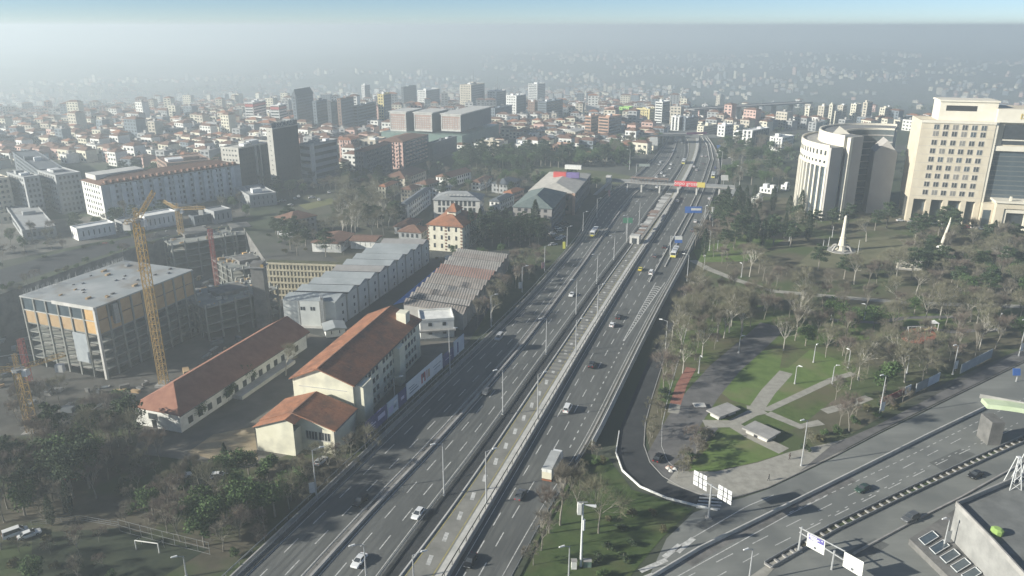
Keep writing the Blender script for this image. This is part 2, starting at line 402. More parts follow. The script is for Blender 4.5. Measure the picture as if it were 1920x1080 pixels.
# gore with chevrons
gl, gr = road_line(W3, .70, R3, 650, 520), road_line(W3, .74, R3, 650, 520)
n = len(gl); gl2 = [gl[i] for i in range(n)]; gr2 = [gl[i] + (gr[i] - gl[i]).normalized() * (.3 + 3.6 * i / (n - 1)) for i in range(n)]
solid(mk, gl2, ZM, .3); solid(mk, gr2, ZM, .3)
ga, gb = resample(gl2, 2.6), resample(gr2, 2.6)
for i in range(4, min(len(ga), len(gb)) - 2):
    a, b = ga[i], gb[i]; c = (a + b) / 2; d = (ga[i + 1] - ga[i]).normalized()
    if (a - b).length < .8: continue
    for e in (a, b):
        mk.quad(*[(q.x, q.y, q.z + ZM + .004) for q in (e - d * .9, e - d * .1, c + d * 1.5, c + d * .7)])
mk.build('lane_marking', M_PAINT, highway, 'stuff')
# busway markings: yellow edges, white chevron arrows
mk = MB(); ym = MB()
bw0, bw1 = shift(lB0, 1.0), shift(lW3, -3.1)
solid(ym, bw0, ZR + .042, .22); solid(ym, bw1, ZR + .042, .22)
mid = [(a + b) / 2 for a, b in zip(bw0, bw1)]
pts = resample(mid, 1.0)
for i in range(0, len(pts) - 3, 8):
    if pts[i].length > 420: break
    a, b = pts[i], pts[i + 3]; d = (b - a).normalized(); r = Vector((d.y, -d.x, 0))
    mk.quad(*[(q.x, q.y, q.z + ZR + .046) for q in (a - r * .2, a + r * .75, b + r * .2, b - r * .75)])
mk.build('arrow_marking', M_PAINT, highway, 'stuff'); ym.build('yellow_line', M_YPAINT, highway, 'stuff')
# guard post shadows painted as dark ties across the busway further up
mk = MB()
pts = resample(shift(mid, -.2), 1.0)
for i in range(100, len(pts) - 3, 3):
    if not (185 < pts[i].length < 405): continue
    a, b = pts[i], pts[i + 1]; d = (b - a).normalized(); r = Vector((d.y, -d.x, 0)) * 2.0
    mk.quad(*[(q.x, q.y, q.z + ZR + .050) for q in (a - r, a + r, a + r + d * 1.3, a - r + d * 1.3)])
mk.build('painted_post_shadow', M_CONCD, highway, 'stuff')

def rail(name, label, line, cat='guard rail', posts=True, h=.8, gap=.9, m_=M_STEEL, maxd=650, group=None):
    line = [p + Vector((0, 0, ZR)) for p in line if p.length < maxd]
    t = thing(name, label, cat, line[0], 0, group); o = line[0]; loc = [p - o for p in line]
    part('rail', m_, t, lambda m: m.sweep(loc, [(-.05, h - .32), (.05, h - .32), (.09, h - .16), (.05, h), (-.05, h)]))
    if posts:
        m = MB()
        for p in resample(loc, 4.0): m.box(p.x - .06, p.x + .06, p.y - .06, p.y + .06, p.z - .05, p.z + h - .1)
        m.build('post', m_, t, 'stuff')
    return t
def wall(name, label, line, h, wid, m_, cat='barrier', maxd=900, cap=None, zb=0.0):
    line = [p + Vector((0, 0, zb)) for p in line if p.length < maxd]; o = line[0]; loc = [p - o for p in line]
    t = thing(name, label, cat, o)
    w2 = wid / 2
    part('wall', m_, t, lambda m: m.sweep(loc, [(-w2, -.1), (w2, -.1), (w2 * .7, h), (-w2 * .7, h)]))
    if cap: part('coping', cap, t, lambda m: m.sweep(loc, [(-w2, h + .002), (w2, h + .002), (w2, h + .14), (-w2, h + .14)]))
    return t
wall('edge_barrier', 'low concrete barrier at the highway edge below the advertising hoardings', shift(lL0, -.2), .9, .5, M_CONC)
rail('guard_rail', 'outer steel guard rail along the woodland side of the highway', shift(lL0, -1.6), h=1.0)
rail('guard_rail', 'inner steel guard rail along the woodland side of the highway', shift(lL0, .9))
wall('median_barrier', 'concrete strip barrier between the two outbound carriageways', shift(lM1, .55), .7, .9, M_CONC)
rail('guard_rail', 'steel guard rail on the dark side of the concrete median strip', shift(lM1, -.75))
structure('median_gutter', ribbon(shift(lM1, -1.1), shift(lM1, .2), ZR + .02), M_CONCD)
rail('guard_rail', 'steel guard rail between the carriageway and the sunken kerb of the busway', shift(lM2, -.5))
structure('busway_shadow_strip', ribbon(shift(lM2, -.3), shift(lB0, .1), ZR + .022), M_ASPHD)  # shadow strip beside the busway, painted as dark asphalt
wall('busway_kerb', 'low pale kerb wall on the left of the busway', shift(lB0, .1), .45, .5, M_CONCL)
wall('busway_wall', 'concrete wall with railing between the busway and the right carriageway', shift(lW3, .1), 1.0, .55, M_CONC)
rail('railing', 'thin dark railing standing on the right side of the busway', shift(lW3, -.6), 'railing', h=1.5, m_=M_DARKM, maxd=380)
wall('parapet', 'concrete parapet on the right edge of the right carriageway', [p for p in lR3 if p.length > 168], .9, .5, M_CONC)
wall('retaining_wall', 'tall pale retaining wall above the dark slip road', [p for p in shift(lR3, 1.9) if 170 < p.length < 470], 2.6, .45, M_CONCL)
rail('guard_rail', 'steel guard rail above the ivy beside the right carriageway', [p for p in shift(lR3, .8) if p.length < 470])
# slip road, wall shade painted in as dark asphalt, with its own edges
SL = [(1262, 560), (1243, 610), (1222, 660), (1199, 715), (1177, 765), (1157, 815), (1150, 850), (1162, 885), (1196, 917), (1250, 938), (1310, 950), (1345, 958)]
SR = [(1290, 540), (1272, 585), (1256, 640), (1240, 690), (1222, 745), (1206, 800), (1204, 838), (1216, 868), (1240, 896), (1278, 916), (1320, 930), (1355, 938)]
slL, slR = smooth([P(*q) for q in SL], 1), smooth([P(*q) for q in SR], 1)
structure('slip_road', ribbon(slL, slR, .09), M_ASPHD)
wall('slip_road_kerb', 'white curved kerb wall round the outside of the slip road', [slL[i] for i in range(5, 12)], .5, .35, M_WHITE, 'kerb')
wall('slip_road_edge', 'thin stone kerb between the slip road and the park', slR, .14, .3, M_CONC, 'kerb', zb=.02)
mk = MB(); solid(mk, shift(slR, -4.6)[:9], .11, .16); mk.build('edge_line', M_PAINT, bpy.data.objects['slip_road'], 'stuff')
# divider between the right carriageways
DV = [(530, 1224), (500, 1240), (450, 1267), (400, 1294), (365, 1310), (335, 1323), (300, 1334), (275, 1329), (258, 1318)]
dv = [G(x, y) for y, x in DV]
wall('divider', 'pale twin kerb divider leading to the blue direction sign', shift(dv, -1.6), .6, .5, M_CONCL)
wall('divider', 'second pale kerb of the divider beside the bus lane', shift(dv[1:], 1.6), .6, .5, M_CONCL)
# road beyond the overpass
far_road = [(1318, 262), (1306, 252), (1280, 245), (1240, 238), (1200, 229), (1160, 221)]
structure('far_road', band(far_road, 34, .5), M_ASPH2)

# ================================================================== boulevard, bottom right
lay('boulevard', [(1190, 1140), (1250, 1010), (1300, 962), (1345, 945), (1392, 934), (1440, 918), (1500, 890), (1570, 856), (1650, 814), (1760, 760), (1920, 682), (2300, 500), (2300, 1250), (1100, 1250)], .095, M_ASPH2)
BK = [(1345, 940), (1392, 930), (1440, 915), (1500, 887), (1570, 853), (1650, 811), (1760, 757), (1920, 679), (2200, 545)]
wall('pavement_kerb', 'stone kerb between the pale plaza and the boulevard', [P(*q) for q in BK], .2, .35, M_CONCD, 'kerb')
lay('boulevard_pavement', [(1500, 884), (1570, 850), (1650, 808), (1760, 754), (1920, 676), (2200, 542), (2200, 520), (1920, 655), (1760, 738), (1640, 800), (1560, 835)], .13, M_PATH)
boul = bpy.data.objects['boulevard']
mk = MB()
def pline(px): return resample([P(*q) for q in px], 2.0)
for px, on, per in (([(1480, 962), (1680, 868), (1920, 748), (2100, 655)], 1.5, 3.4), ([(1520, 985), (1720, 885), (1920, 788)], 1.2, 3.2),
                    ([(1270, 1092), (1450, 1000), (1680, 885), (1920, 762)], 5, 11), ([(1330, 1090), (1420, 1040), (1600, 950), (1760, 870), (1920, 795)], 5, 10)):
    dashes(mk, pline(px), .11, on, per, .22)
for px in ([(1262, 1030), (1400, 950), (1460, 925)], [(1255, 1090), (1480, 965), (1560, 925)]): solid(mk, pline(px), .112, .22)
for i in range(5):                                        # zebra stripes under the sign gantry
    a, b = P(1305 + i * 2.0, 952 - i * 6.2), P(1350 + i * 2.0, 955 - i * 6.0)
    d = (b - a).normalized(); r = Vector((d.y, -d.x, 0)) * .32
    mk.quad(*[(q.x, q.y, q.z + .116) for q in (a - r, a + r, b + r, b - r)])
for a, b in (((1200, 1072), (1250, 1050)), ((1245, 1046), (1275, 1022)), ((1190, 1092), (1225, 1078)), ((1270, 1036), (1300, 1010))):
    p, q = P(*a), P(*b); d = (q - p).normalized(); r = Vector((d.y, -d.x, 0)) * .6
    mk.quad(*[(k.x, k.y, .117) for k in (p - r, p + r, q + r, q - r)])
mk.build('lane_marking', M_PAINT, boul, 'stuff')
wall('boulevard_parapet', 'long pale parapet between the two halves of the boulevard', [P(*q) for q in [(1180, 1110), (1310, 1032), (1480, 948), (1600, 888), (1740, 818), (1850, 765)]], 1.0, .45, M_CONCL)
structure('boulevard_gutter', band([(1290, 1058), (1350, 1020), (1480, 958), (1600, 898)], 2.2, .108), M_CONCD)
# planted median with double rail and cross ties
md = [(1440, 1062), (1560, 993), (1680, 935), (1800, 879), (1930, 820), (2080, 750)]
t = thing('planted_median', 'double railed median with cross ties down the middle of the boulevard', 'median', P(*md[0]))
loc = [P(*q) - P(*md[0]) for q in md]
for s in (-.9, .9): part('rail', M_STEEL, t, lambda m: m.sweep(shift(loc, s), [(-.08, 0), (.08, 0), (.08, .75), (-.08, .75)]))
tie = MB(); tie.box(-.82, .82, -.25, .25, .05, .4); tie_me = tie.mesh('cross_tie', M_CONC)
rs = resample(loc, 2.6)
for a, b in zip(rs, rs[1:]):
    d = b - a; link('cross_tie', tie_me, t, None, a, math.atan2(d.y, d.x) - R(90))
part('soil_bed', M_WOOD, t, lambda m: [m.quad(*[(q.x, q.y, q.z + .125) for q in k]) for k in zip(shift(loc, -.8), shift(loc, .8), shift(loc, .8)[1:], shift(loc, -.8)[1:])])
lay('median_nose', [(1395, 1090), (1440, 1058), (1496, 1024), (1505, 1034), (1450, 1068), (1425, 1095)], .14, M_PAVE)
wall('boulevard_kerb', 'pale kerb line beside the dark car on the far side of the boulevard', [P(*q) for q in [(1600, 1040), (1720, 975), (1800, 935), (1930, 862), (2100, 770)]], .5, .5, M_CONC, 'kerb')

# repair patches, a painted gantry shadow, worn lanes on the boulevard and the highway
M_PATCH = mat('patch_or_shadow_asphalt', (.10, .105, .10), (.13, .135, .128), .3, .9)
for k, px in enumerate([[(1300, 985), (1352, 962), (1376, 974), (1330, 1000)], [(1420, 948), (1500, 916), (1512, 926), (1440, 960)], [(1742, 868), (1800, 842), (1830, 852), (1770, 884)], [(1560, 1048), (1640, 1010), (1668, 1022), (1600, 1066)]]):
    lay('patch_or_sign_shadow', px, .103, M_PATCH)
for f0, f1, t0, t1, ya, yb in ((.10, .16, L0, M1, 1090, 900), (.42, .47, M1, M2, 980, 760), (.30, .36, W3, R3, 760, 600), (.72, .78, L0, M1, 800, 640)):
    a_, b_ = road_line(t0, f0, t1, ya, yb), road_line(t0, f1, t1, ya, yb)
    structure('worn_lane', ribbon(a_, b_, ZR + .005), M_ASPHD if f0 < .2 else mat('worn_asphalt', (.075, .078, .075), (.105, .108, .103), .3, .9))

tk = MB()
for t0, t1, n_ in ((L0, M1, 3), (M1, M2, 3), (W3, R3, 4)):
    A_, B_ = road_line(t0, None, None, 1110, 330), road_line(t1, None, None, 1110, 330)
    for k in range(n_):
        for s in (-.85, .85):
            ln_ = [p + (q - p) * (.06 + .88 * (k + .5) / n_) for p, q in zip(A_, B_)]; solid(tk, shift(ln_, s), ZR + .007, .62)
tk.build('tyre_track', mat('tyre_polished_asphalt', (.074, .078, .075), (.122, .126, .12), .12, .8, lo=.3, hi=.7, stretch=((1.0, .1, 1), R(22))), highway, 'stuff')
# ================================================================== buildings
def frame_of(x0, xm, x1, yt, yb, a, w=None, d=None, sink=0.0, h=None, base=None, cap=170.0):
    B = base if base is not None else G(xm, yb); a = R(a)
    Rv, Lv = Vector((math.sin(a), math.cos(a), 0)), Vector((-math.cos(a), math.sin(a), 0))
    def reach(v, x):
        k = (x - CX) / FOC; zc = B.y * ct + (CAMH - B.z) * st
        den = v.x - k * v.y * ct
        return (k * zc - B.x) / den if abs(den) > 1e-6 else 10
    if w is None: w = max(4.0, min(cap, reach(Rv, x1)))
    if d is None: d = max(4.0, min(cap, reach(Lv, x0)))
    if h is None: h = max(3.0, hgt(B, yt))
    c = B + Rv * w / 2 + Lv * d / 2; BUSY.append((c.x, c.y, .5 * math.hypot(w, d) * .92))
    return B, math.atan2(Rv.y, Rv.x), w, d, h
def win_boxes(L, n, z0, z1, ww, margin=.08):
    m = L * margin; s = (L - 2 * m) / n
    return [(m + s * (i + .5) - ww * s / 2, m + s * (i + .5) + ww * s / 2, z0, z1) for i in range(n)]
def roof_flat(t, w, d, h, wm, rm, units=2, rnd=None):
    part('roof', rm, t, lambda m: m.box(.35, w - .35, .35, d - .35, h - .5, h - .3))
    def par(m):
        m.box(-.1, w + .1, -.1, .3, h - .3, h + .6); m.box(-.1, w + .1, d - .3, d + .1, h - .3, h + .6)
        m.box(-.1, .3, .3, d - .3, h - .3, h + .6); m.box(w - .3, w + .1, .3, d - .3, h - .3, h + .6)
    part('parapet', wm, t, par)
    r = rnd or random
    for i in range(units):
        cx, cy_ = r.uniform(.25, .75) * w, r.uniform(.25, .75) * d; s = r.uniform(.10, .2) * min(w, d) + .6; hh = r.uniform(1.2, 2.8)
        part('roof_unit', wm if i % 2 else M_WMETAL, t, lambda m: m.box(cx - s, cx + s, cy_ - s * .8, cy_ + s * .8, h - .3, h + hh))
def roof_hip(t, w, d, h, rm, rise, ov=.6, hip=1.0):
    def f(m):
        x0, x1, y0, y1 = -ov, w + ov, -ov, d + ov
        if w >= d: i = (y1 - y0) / 2 * hip; r1, r2 = (x0 + i, d / 2), (x1 - i, d / 2)
        else: i = (x1 - x0) / 2 * hip; r1, r2 = (w / 2, y0 + i), (w / 2, y1 - i)
        v = [(x0, y0, h), (x1, y0, h), (x1, y1, h), (x0, y1, h), (*r1, h + rise), (*r2, h + rise), (x0, y0, h - .25), (x1, y0, h - .25), (x1, y1, h - .25), (x0, y1, h - .25)]
        if w >= d: fs = [(0, 1, 5, 4), (1, 2, 5), (2, 3, 4, 5), (3, 0, 4)]
        else: fs = [(0, 1, 4), (1, 2, 5, 4), (2, 3, 5), (3, 0, 4, 5)]
        m.add(v, fs + [(0, 6, 7, 1), (1, 7, 8, 2), (2, 8, 9, 3), (3, 9, 6, 0)])
    return part('roof', rm, t, f)
def block(name, label, cat, spec, wm, gm=M_GLASS, roof='flat', rm=None, floors=None, bw=3.0, sty='grid', ww=.5, wh=.5, one=False, balcony=0, band=None, units=2, group=None, rise=None, a=None, wmR=None, z0=.6, **kw):
    if a is None:
        a = math.degrees(math.atan((spec[1] - CX) / 1510)) + 27
        kw.setdefault('cap', 46)
    B, rz, w, d, h = frame_of(*spec, a, **kw)
    t = thing(name, label, cat, B, rz, group); rnd = random.Random(hash(label) % 9999 if False else len(label) * 31 + int(spec[0]))
    wmR = wmR or wm  # right walls; several use a darker tone that paints in their shaded side
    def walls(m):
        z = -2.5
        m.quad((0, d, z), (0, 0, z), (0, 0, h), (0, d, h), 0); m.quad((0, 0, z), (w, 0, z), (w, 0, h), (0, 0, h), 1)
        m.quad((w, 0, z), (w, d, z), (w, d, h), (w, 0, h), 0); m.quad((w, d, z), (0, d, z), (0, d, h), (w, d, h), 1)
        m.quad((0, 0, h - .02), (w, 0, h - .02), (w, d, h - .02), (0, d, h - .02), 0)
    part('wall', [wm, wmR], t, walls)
    nf = floors or max(1, round(h / 3.2)); fh = (h - z0) / nf
    wins = []
    for k in range(nf):
        za = z0 + k * fh + fh * (1 - wh) / 2; zb = za + fh * wh
        for face, L in (('x', d), ('y', w)):
            if sty == 'ribbon': lst = [(L * .05, L * .95, za, zb)]
            else: lst = win_boxes(L, max(1, round(L / bw)), za, zb, ww)
            wins += [(face, *q) for q in lst]
    def wbox(m, face, u0, u1, za, zb, o=(0, 0, 0)):
        if face == 'x': m.box(-.05, .03, u0, u1, za, zb)
        else: m.box(u0, u1, -.05, .03, za, zb)
    if one and len(wins) < 300:
        cache = {}
        for face, u0, u1, za, zb in wins:
            key = (face, round(u1 - u0, 2), round(zb - za, 2))
            if key not in cache:
                m = MB(); wbox(m, face, 0, u1 - u0, 0, zb - za); cache[key] = m.mesh('window', gm)
            link('window', cache[key], t, None, (0, u0, za) if face == 'x' else (u0, 0, za))
    else:
        m = MB()
        for q in wins: wbox(m, *q)
        m.build('window', gm, t, 'stuff')
    if balcony:
        m = MB()
        for k in range(1, nf):
            zz = z0 + k * fh
            for face, L in (('x', d), ('y', w)):
                nb = max(1, round(L / (bw * 2.2)))
                for u0, u1, *_ in win_boxes(L, nb, 0, 0, .55):
                    if face == 'x': m.box(-balcony, -.06, u0, u1, zz - .1, zz + .9)
                    else: m.box(u0, u1, -balcony, -.06, zz - .1, zz + .9)
        m.build('balcony', wm, t, 'stuff')
    if band:
        m = MB()
        for k in range(1, nf + 1):
            zz = z0 + k * fh
            m.box(-.12, w, -.12, 0, zz - .35, zz); m.box(-.12, 0, 0, d, zz - .35, zz)
        m.build('floor_band', band, t, 'stuff')
    if roof == 'flat': roof_flat(t, w, d, h, wm, rm or M_CONC, units, rnd)
    elif roof == 'hip': roof_hip(t, w, d, h, rm or M_TILED, rise or min(w, d) * .22)
    elif roof == 'gable': roof_hip(t, w, d, h, rm or M_TILED, rise or min(w, d) * .22, hip=0.0)
    return t, w, d, h
C = lambda n, c, amt=.14: vary(n, c, amt, .3)
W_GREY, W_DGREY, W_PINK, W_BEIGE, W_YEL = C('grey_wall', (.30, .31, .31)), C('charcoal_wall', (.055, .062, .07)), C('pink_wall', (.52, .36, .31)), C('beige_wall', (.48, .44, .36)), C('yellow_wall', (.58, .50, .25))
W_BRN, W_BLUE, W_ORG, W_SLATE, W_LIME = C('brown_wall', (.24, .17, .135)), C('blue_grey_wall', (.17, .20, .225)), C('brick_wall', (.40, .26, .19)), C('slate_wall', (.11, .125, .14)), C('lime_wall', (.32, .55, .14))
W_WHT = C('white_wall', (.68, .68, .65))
def lettering(txt, parent, size, loc, rot, m_, extr=.06, name='lettering'):
    cu = bpy.data.curves.new(name, 'FONT'); cu.body = txt; cu.size = size; cu.extrude = extr; cu.align_x = 'CENTER'
    ob = bpy.data.objects.new(name, cu); col.objects.link(ob)
    dg = bpy.context.evaluated_depsgraph_get(); me = bpy.data.meshes.new_from_object(ob.evaluated_get(dg))
    bpy.data.objects.remove(ob); me.materials.clear(); me.materials.append(m_)
    o = link(name, me, parent, 'stuff', loc); o.rotation_euler = rot; return o

# ---- dark office block with rooftop letters
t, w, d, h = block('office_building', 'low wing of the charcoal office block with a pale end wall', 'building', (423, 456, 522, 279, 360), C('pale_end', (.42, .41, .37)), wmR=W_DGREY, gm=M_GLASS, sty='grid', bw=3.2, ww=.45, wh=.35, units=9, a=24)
part('light_strip', M_CONCL, t, lambda m: (m.box(w * .42, w * .47, -.5, .02, 0, h + .5), m.box(w * .55, w * .58, -.5, .02, 0, h + .5)))
t, w, d, h = block('office_tower', 'tall charcoal office tower with big letters on its roof', 'building', (511, 522, 568, 242, 360), C('pale_end', (.42, .41, .37)), wmR=W_DGREY, sty='grid', bw=5, ww=.2, wh=.2, units=1, a=24)
part('sign_frame', W_SLATE, t, lambda m: m.box(0, w, .2, .5, h + .62, h + 3.6))
lettering('KOCKAR', t, 4.3, (w / 2, .1, h + .75), (R(90), 0, 0), M_CONCL)
t, w, d, h = block('office_building', 'grey office building with pale slab bands beside the charcoal tower', 'building', (568, 588, 638, 272, 352), W_GREY, sty='ribbon', floors=6, wh=.45, a=26, units=4)
part('stair_column', M_CONCL, t, lambda m: m.box(-.6, w * .12, -.6, .02, 0, h + .8))
# ---- apartments and blocks of the middle distance: spec = left edge, near edge, right edge, top row, base row
W1 = [
 ('apartment_block', 'dark apartment block with stacked pale balconies below the pink flats', (668, 686, 737, 284, 342), W_SLATE, dict(balcony=.9, roof='hip', rm=M_TILED)),
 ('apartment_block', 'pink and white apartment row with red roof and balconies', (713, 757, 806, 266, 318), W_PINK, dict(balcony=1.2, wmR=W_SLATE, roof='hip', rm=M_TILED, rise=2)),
 ('apartment_block', 'pale peach apartment block with balconies left of the beige hall', (638, 660, 676, 262, 302), W_PINK, dict(balcony=1.1, roof='hip', rm=M_TILE, rise=1.6)),
 ('public_building', 'beige building with tall arched bays beside the pink flats', (671, 706, 726, 264, 300), W_BEIGE, dict(bw=5, wh=.7, floors=3)),
 ('dark_office', 'windowless dark green block in front of the hospital podium', (800, 812, 868, 270, 302), W_SLATE, dict(ww=.15, wh=.2)),
 ('apartment_block', 'white twin slab with a red top storey, left one', (463, 478, 502, 193, 236), W_WHT, dict(wmR=C('white_red', (.60, .50, .47)), sty='ribbon')),
 ('apartment_block', 'white twin slab with a red top storey, right one', (510, 526, 540, 198, 238), W_WHT, dict(wmR=C('white_red', (.60, .50, .47)), sty='ribbon')),
 ('tower_block', 'blue grey tower with a pointed cap above the low roofs', (556, 560, 592, 181, 250), W_BLUE, dict(roof='hip', rm=W_SLATE, rise=7)),
 ('tower_block', 'slim blue grey tower next to the pointed tower', (593, 597, 618, 191, 250), W_BLUE, dict()),
 ('tower_block', 'blue grey tower with a pale lift shaft', (620, 624, 638, 192, 250), W_SLATE, dict()),
 ('tower_block', 'brown striped tower on the skyline of the middle distance', (639, 643, 667, 186, 252), W_BRN, dict(wmR=W_BLUE)),
 ('office_slab', 'wide grey blue slab behind the brown striped tower', (666, 672, 712, 199, 246), W_BLUE, dict(sty='ribbon')),
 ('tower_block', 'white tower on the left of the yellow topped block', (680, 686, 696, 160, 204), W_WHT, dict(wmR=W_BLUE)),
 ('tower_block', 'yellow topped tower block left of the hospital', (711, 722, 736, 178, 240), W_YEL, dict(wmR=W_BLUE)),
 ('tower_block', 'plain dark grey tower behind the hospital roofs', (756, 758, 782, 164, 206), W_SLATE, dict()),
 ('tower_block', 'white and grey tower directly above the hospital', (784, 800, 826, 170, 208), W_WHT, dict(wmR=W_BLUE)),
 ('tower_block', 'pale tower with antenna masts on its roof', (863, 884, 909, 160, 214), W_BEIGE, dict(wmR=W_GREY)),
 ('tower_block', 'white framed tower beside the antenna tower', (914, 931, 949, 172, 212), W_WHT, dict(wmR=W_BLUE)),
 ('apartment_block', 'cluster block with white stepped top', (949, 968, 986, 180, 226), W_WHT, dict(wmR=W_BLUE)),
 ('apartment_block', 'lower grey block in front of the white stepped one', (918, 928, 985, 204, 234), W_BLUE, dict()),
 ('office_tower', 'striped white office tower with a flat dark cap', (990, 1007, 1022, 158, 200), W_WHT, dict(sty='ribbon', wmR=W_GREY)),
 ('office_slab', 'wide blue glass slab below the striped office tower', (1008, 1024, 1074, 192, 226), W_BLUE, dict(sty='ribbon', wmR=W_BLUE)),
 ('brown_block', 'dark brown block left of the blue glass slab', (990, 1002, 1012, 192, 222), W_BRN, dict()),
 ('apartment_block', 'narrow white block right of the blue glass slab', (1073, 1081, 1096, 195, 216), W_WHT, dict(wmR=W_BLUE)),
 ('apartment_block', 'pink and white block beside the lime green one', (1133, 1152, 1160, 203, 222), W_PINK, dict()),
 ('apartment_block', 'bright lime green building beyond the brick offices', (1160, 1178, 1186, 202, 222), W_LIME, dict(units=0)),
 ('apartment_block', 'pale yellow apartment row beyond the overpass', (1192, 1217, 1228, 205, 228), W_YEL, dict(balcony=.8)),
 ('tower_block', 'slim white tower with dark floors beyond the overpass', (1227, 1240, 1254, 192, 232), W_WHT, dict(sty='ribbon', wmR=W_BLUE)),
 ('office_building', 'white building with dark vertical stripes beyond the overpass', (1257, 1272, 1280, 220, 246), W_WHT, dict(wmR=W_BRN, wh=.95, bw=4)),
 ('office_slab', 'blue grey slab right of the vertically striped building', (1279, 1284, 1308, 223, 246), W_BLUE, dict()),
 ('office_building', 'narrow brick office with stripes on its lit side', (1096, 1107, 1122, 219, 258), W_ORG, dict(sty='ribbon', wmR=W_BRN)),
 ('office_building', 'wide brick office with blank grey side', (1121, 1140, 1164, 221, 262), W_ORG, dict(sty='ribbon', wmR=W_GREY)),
 ('warehouse', 'long white hall with a pale metal roof', (1054, 1078, 1096, 247, 264), M_CREAM, dict(roof='gable', rm=M_CONCL, rise=1.5)),
 ('public_building', 'beige three storey building above the dark trees', (900, 936, 946, 266, 292), W_BEIGE, dict(wmR=W_GREY)),
 ('apartment_block', 'small grey block left of the beige three storey building', (891, 897, 918, 270, 292), W_WHT, dict(wmR=W_GREY)),
 ('apartment_block', 'white block with dark windows above the dark trees', (965, 976, 994, 272, 294), W_WHT, dict(wmR=W_PINK)),
 ('apartment_block', 'terracotta block with a blank side above the dark trees', (1026, 1048, 1072, 276, 298), W_ORG, dict(wmR=W_BRN)),
 ('shed', 'pale blue roofed shed among the low houses', (1008, 1022, 1040, 262, 278), W_BLUE, dict(roof='gable', rm=M_CONCL)),
 ('house', 'villa with a red gable and cream wall left of the highway', (1118, 1138, 1150, 286, 304), M_CREAM, dict(roof='gable', rm=M_TILED)),
 ('house', 'long low brick house beside the highway trees', (1090, 1112, 1122, 290, 304), W_BEIGE, dict(roof='hip', rm=M_TILED)),
 ('apartment_block', 'white apartment block with deep square balconies near the courthouse', (1441, 1464, 1486, 259, 286), W_WHT, dict(balcony=1.0)),
 ('office_building', 'white framed office with a dark glass front', (1390, 1408, 1440, 246, 274), W_WHT, dict(wmR=W_SLATE, bw=6, wh=.8)),
 ('office_building', 'white office with a tall pale fin', (1344, 1358, 1374, 236, 258), W_WHT, dict(wmR=W_GREY, bw=5)),
 ('office_building', 'stepped white office with round ends', (1374, 1386, 1392, 248, 264), W_WHT, dict(sty='ribbon')),
 ('office_building', 'cream office block left of the tall pale fin', (1306, 1318, 1344, 238, 256), M_CREAM, dict(wmR=W_GREY)),
 ('apartment_block', 'pink roofed block behind the white offices', (1308, 1318, 1328, 208, 224), W_PINK, dict(roof='hip', rm=M_TILED)),
 ('shed', 'low white site cabin by the courthouse trees', (1408, 1420, 1430, 376, 382), W_WHT, dict(ww=.2)),
 ('warehouse', 'low white depot with dark doors left of the courthouse', (1424, 1446, 1458, 357, 364), W_WHT, dict(wh=.7, floors=1)),
 ('shed', 'small white depot shed with two dark openings', (1466, 1474, 1480, 353, 358), W_WHT, dict(floors=1)),
]
for nm, lb, sp, wm, kw in W1:
    t, w, d, h = block(nm, lb, nm.split('_')[-1] if nm not in ('tower_block', 'apartment_block') else 'building', sp, wm, **kw)
    if 'antenna' in lb:
        for k, (fx, hh) in enumerate(((.3, 14), (.5, 20), (.7, 12))): part('antenna', M_STEEL, t, lambda m: m.tube((w * fx, d * .4, h), (w * fx, d * .4, h + hh), .5, .15))
    if 'red top' in lb:
        part('red_storey', C('red_storey', (.42, .12, .11)), t, lambda m: (m.box(-.12, w * .98, -.12, .01, h - 4.5, h - 1.6), m.box(-.12, .01, .0, d * .98, h - 4.5, h - 1.6)))
# far towers on the right
for i, (x0, xm, x1, yt) in enumerate([(1506, 1514, 1521, 203), (1530, 1541, 1551, 200), (1554, 1563, 1574, 209), (1566, 1576, 1584, 199), (1590, 1600, 1610, 196), (1612, 1620, 1630, 193), (1645, 1655, 1668, 203), (1664, 1676, 1690, 212), (1550, 1556, 1562, 197), (1680, 1688, 1698, 220)]):
    block('tower_block', 'pale cream housing tower of the far cluster beyond the courthouse ring', 'building', (x0, xm, x1, yt, 236 + (i % 3) * 2), W_BEIGE if i % 2 else M_CREAM, wmR=W_GREY, sty='grid', bw=4, group='far housing towers beyond the courthouse')

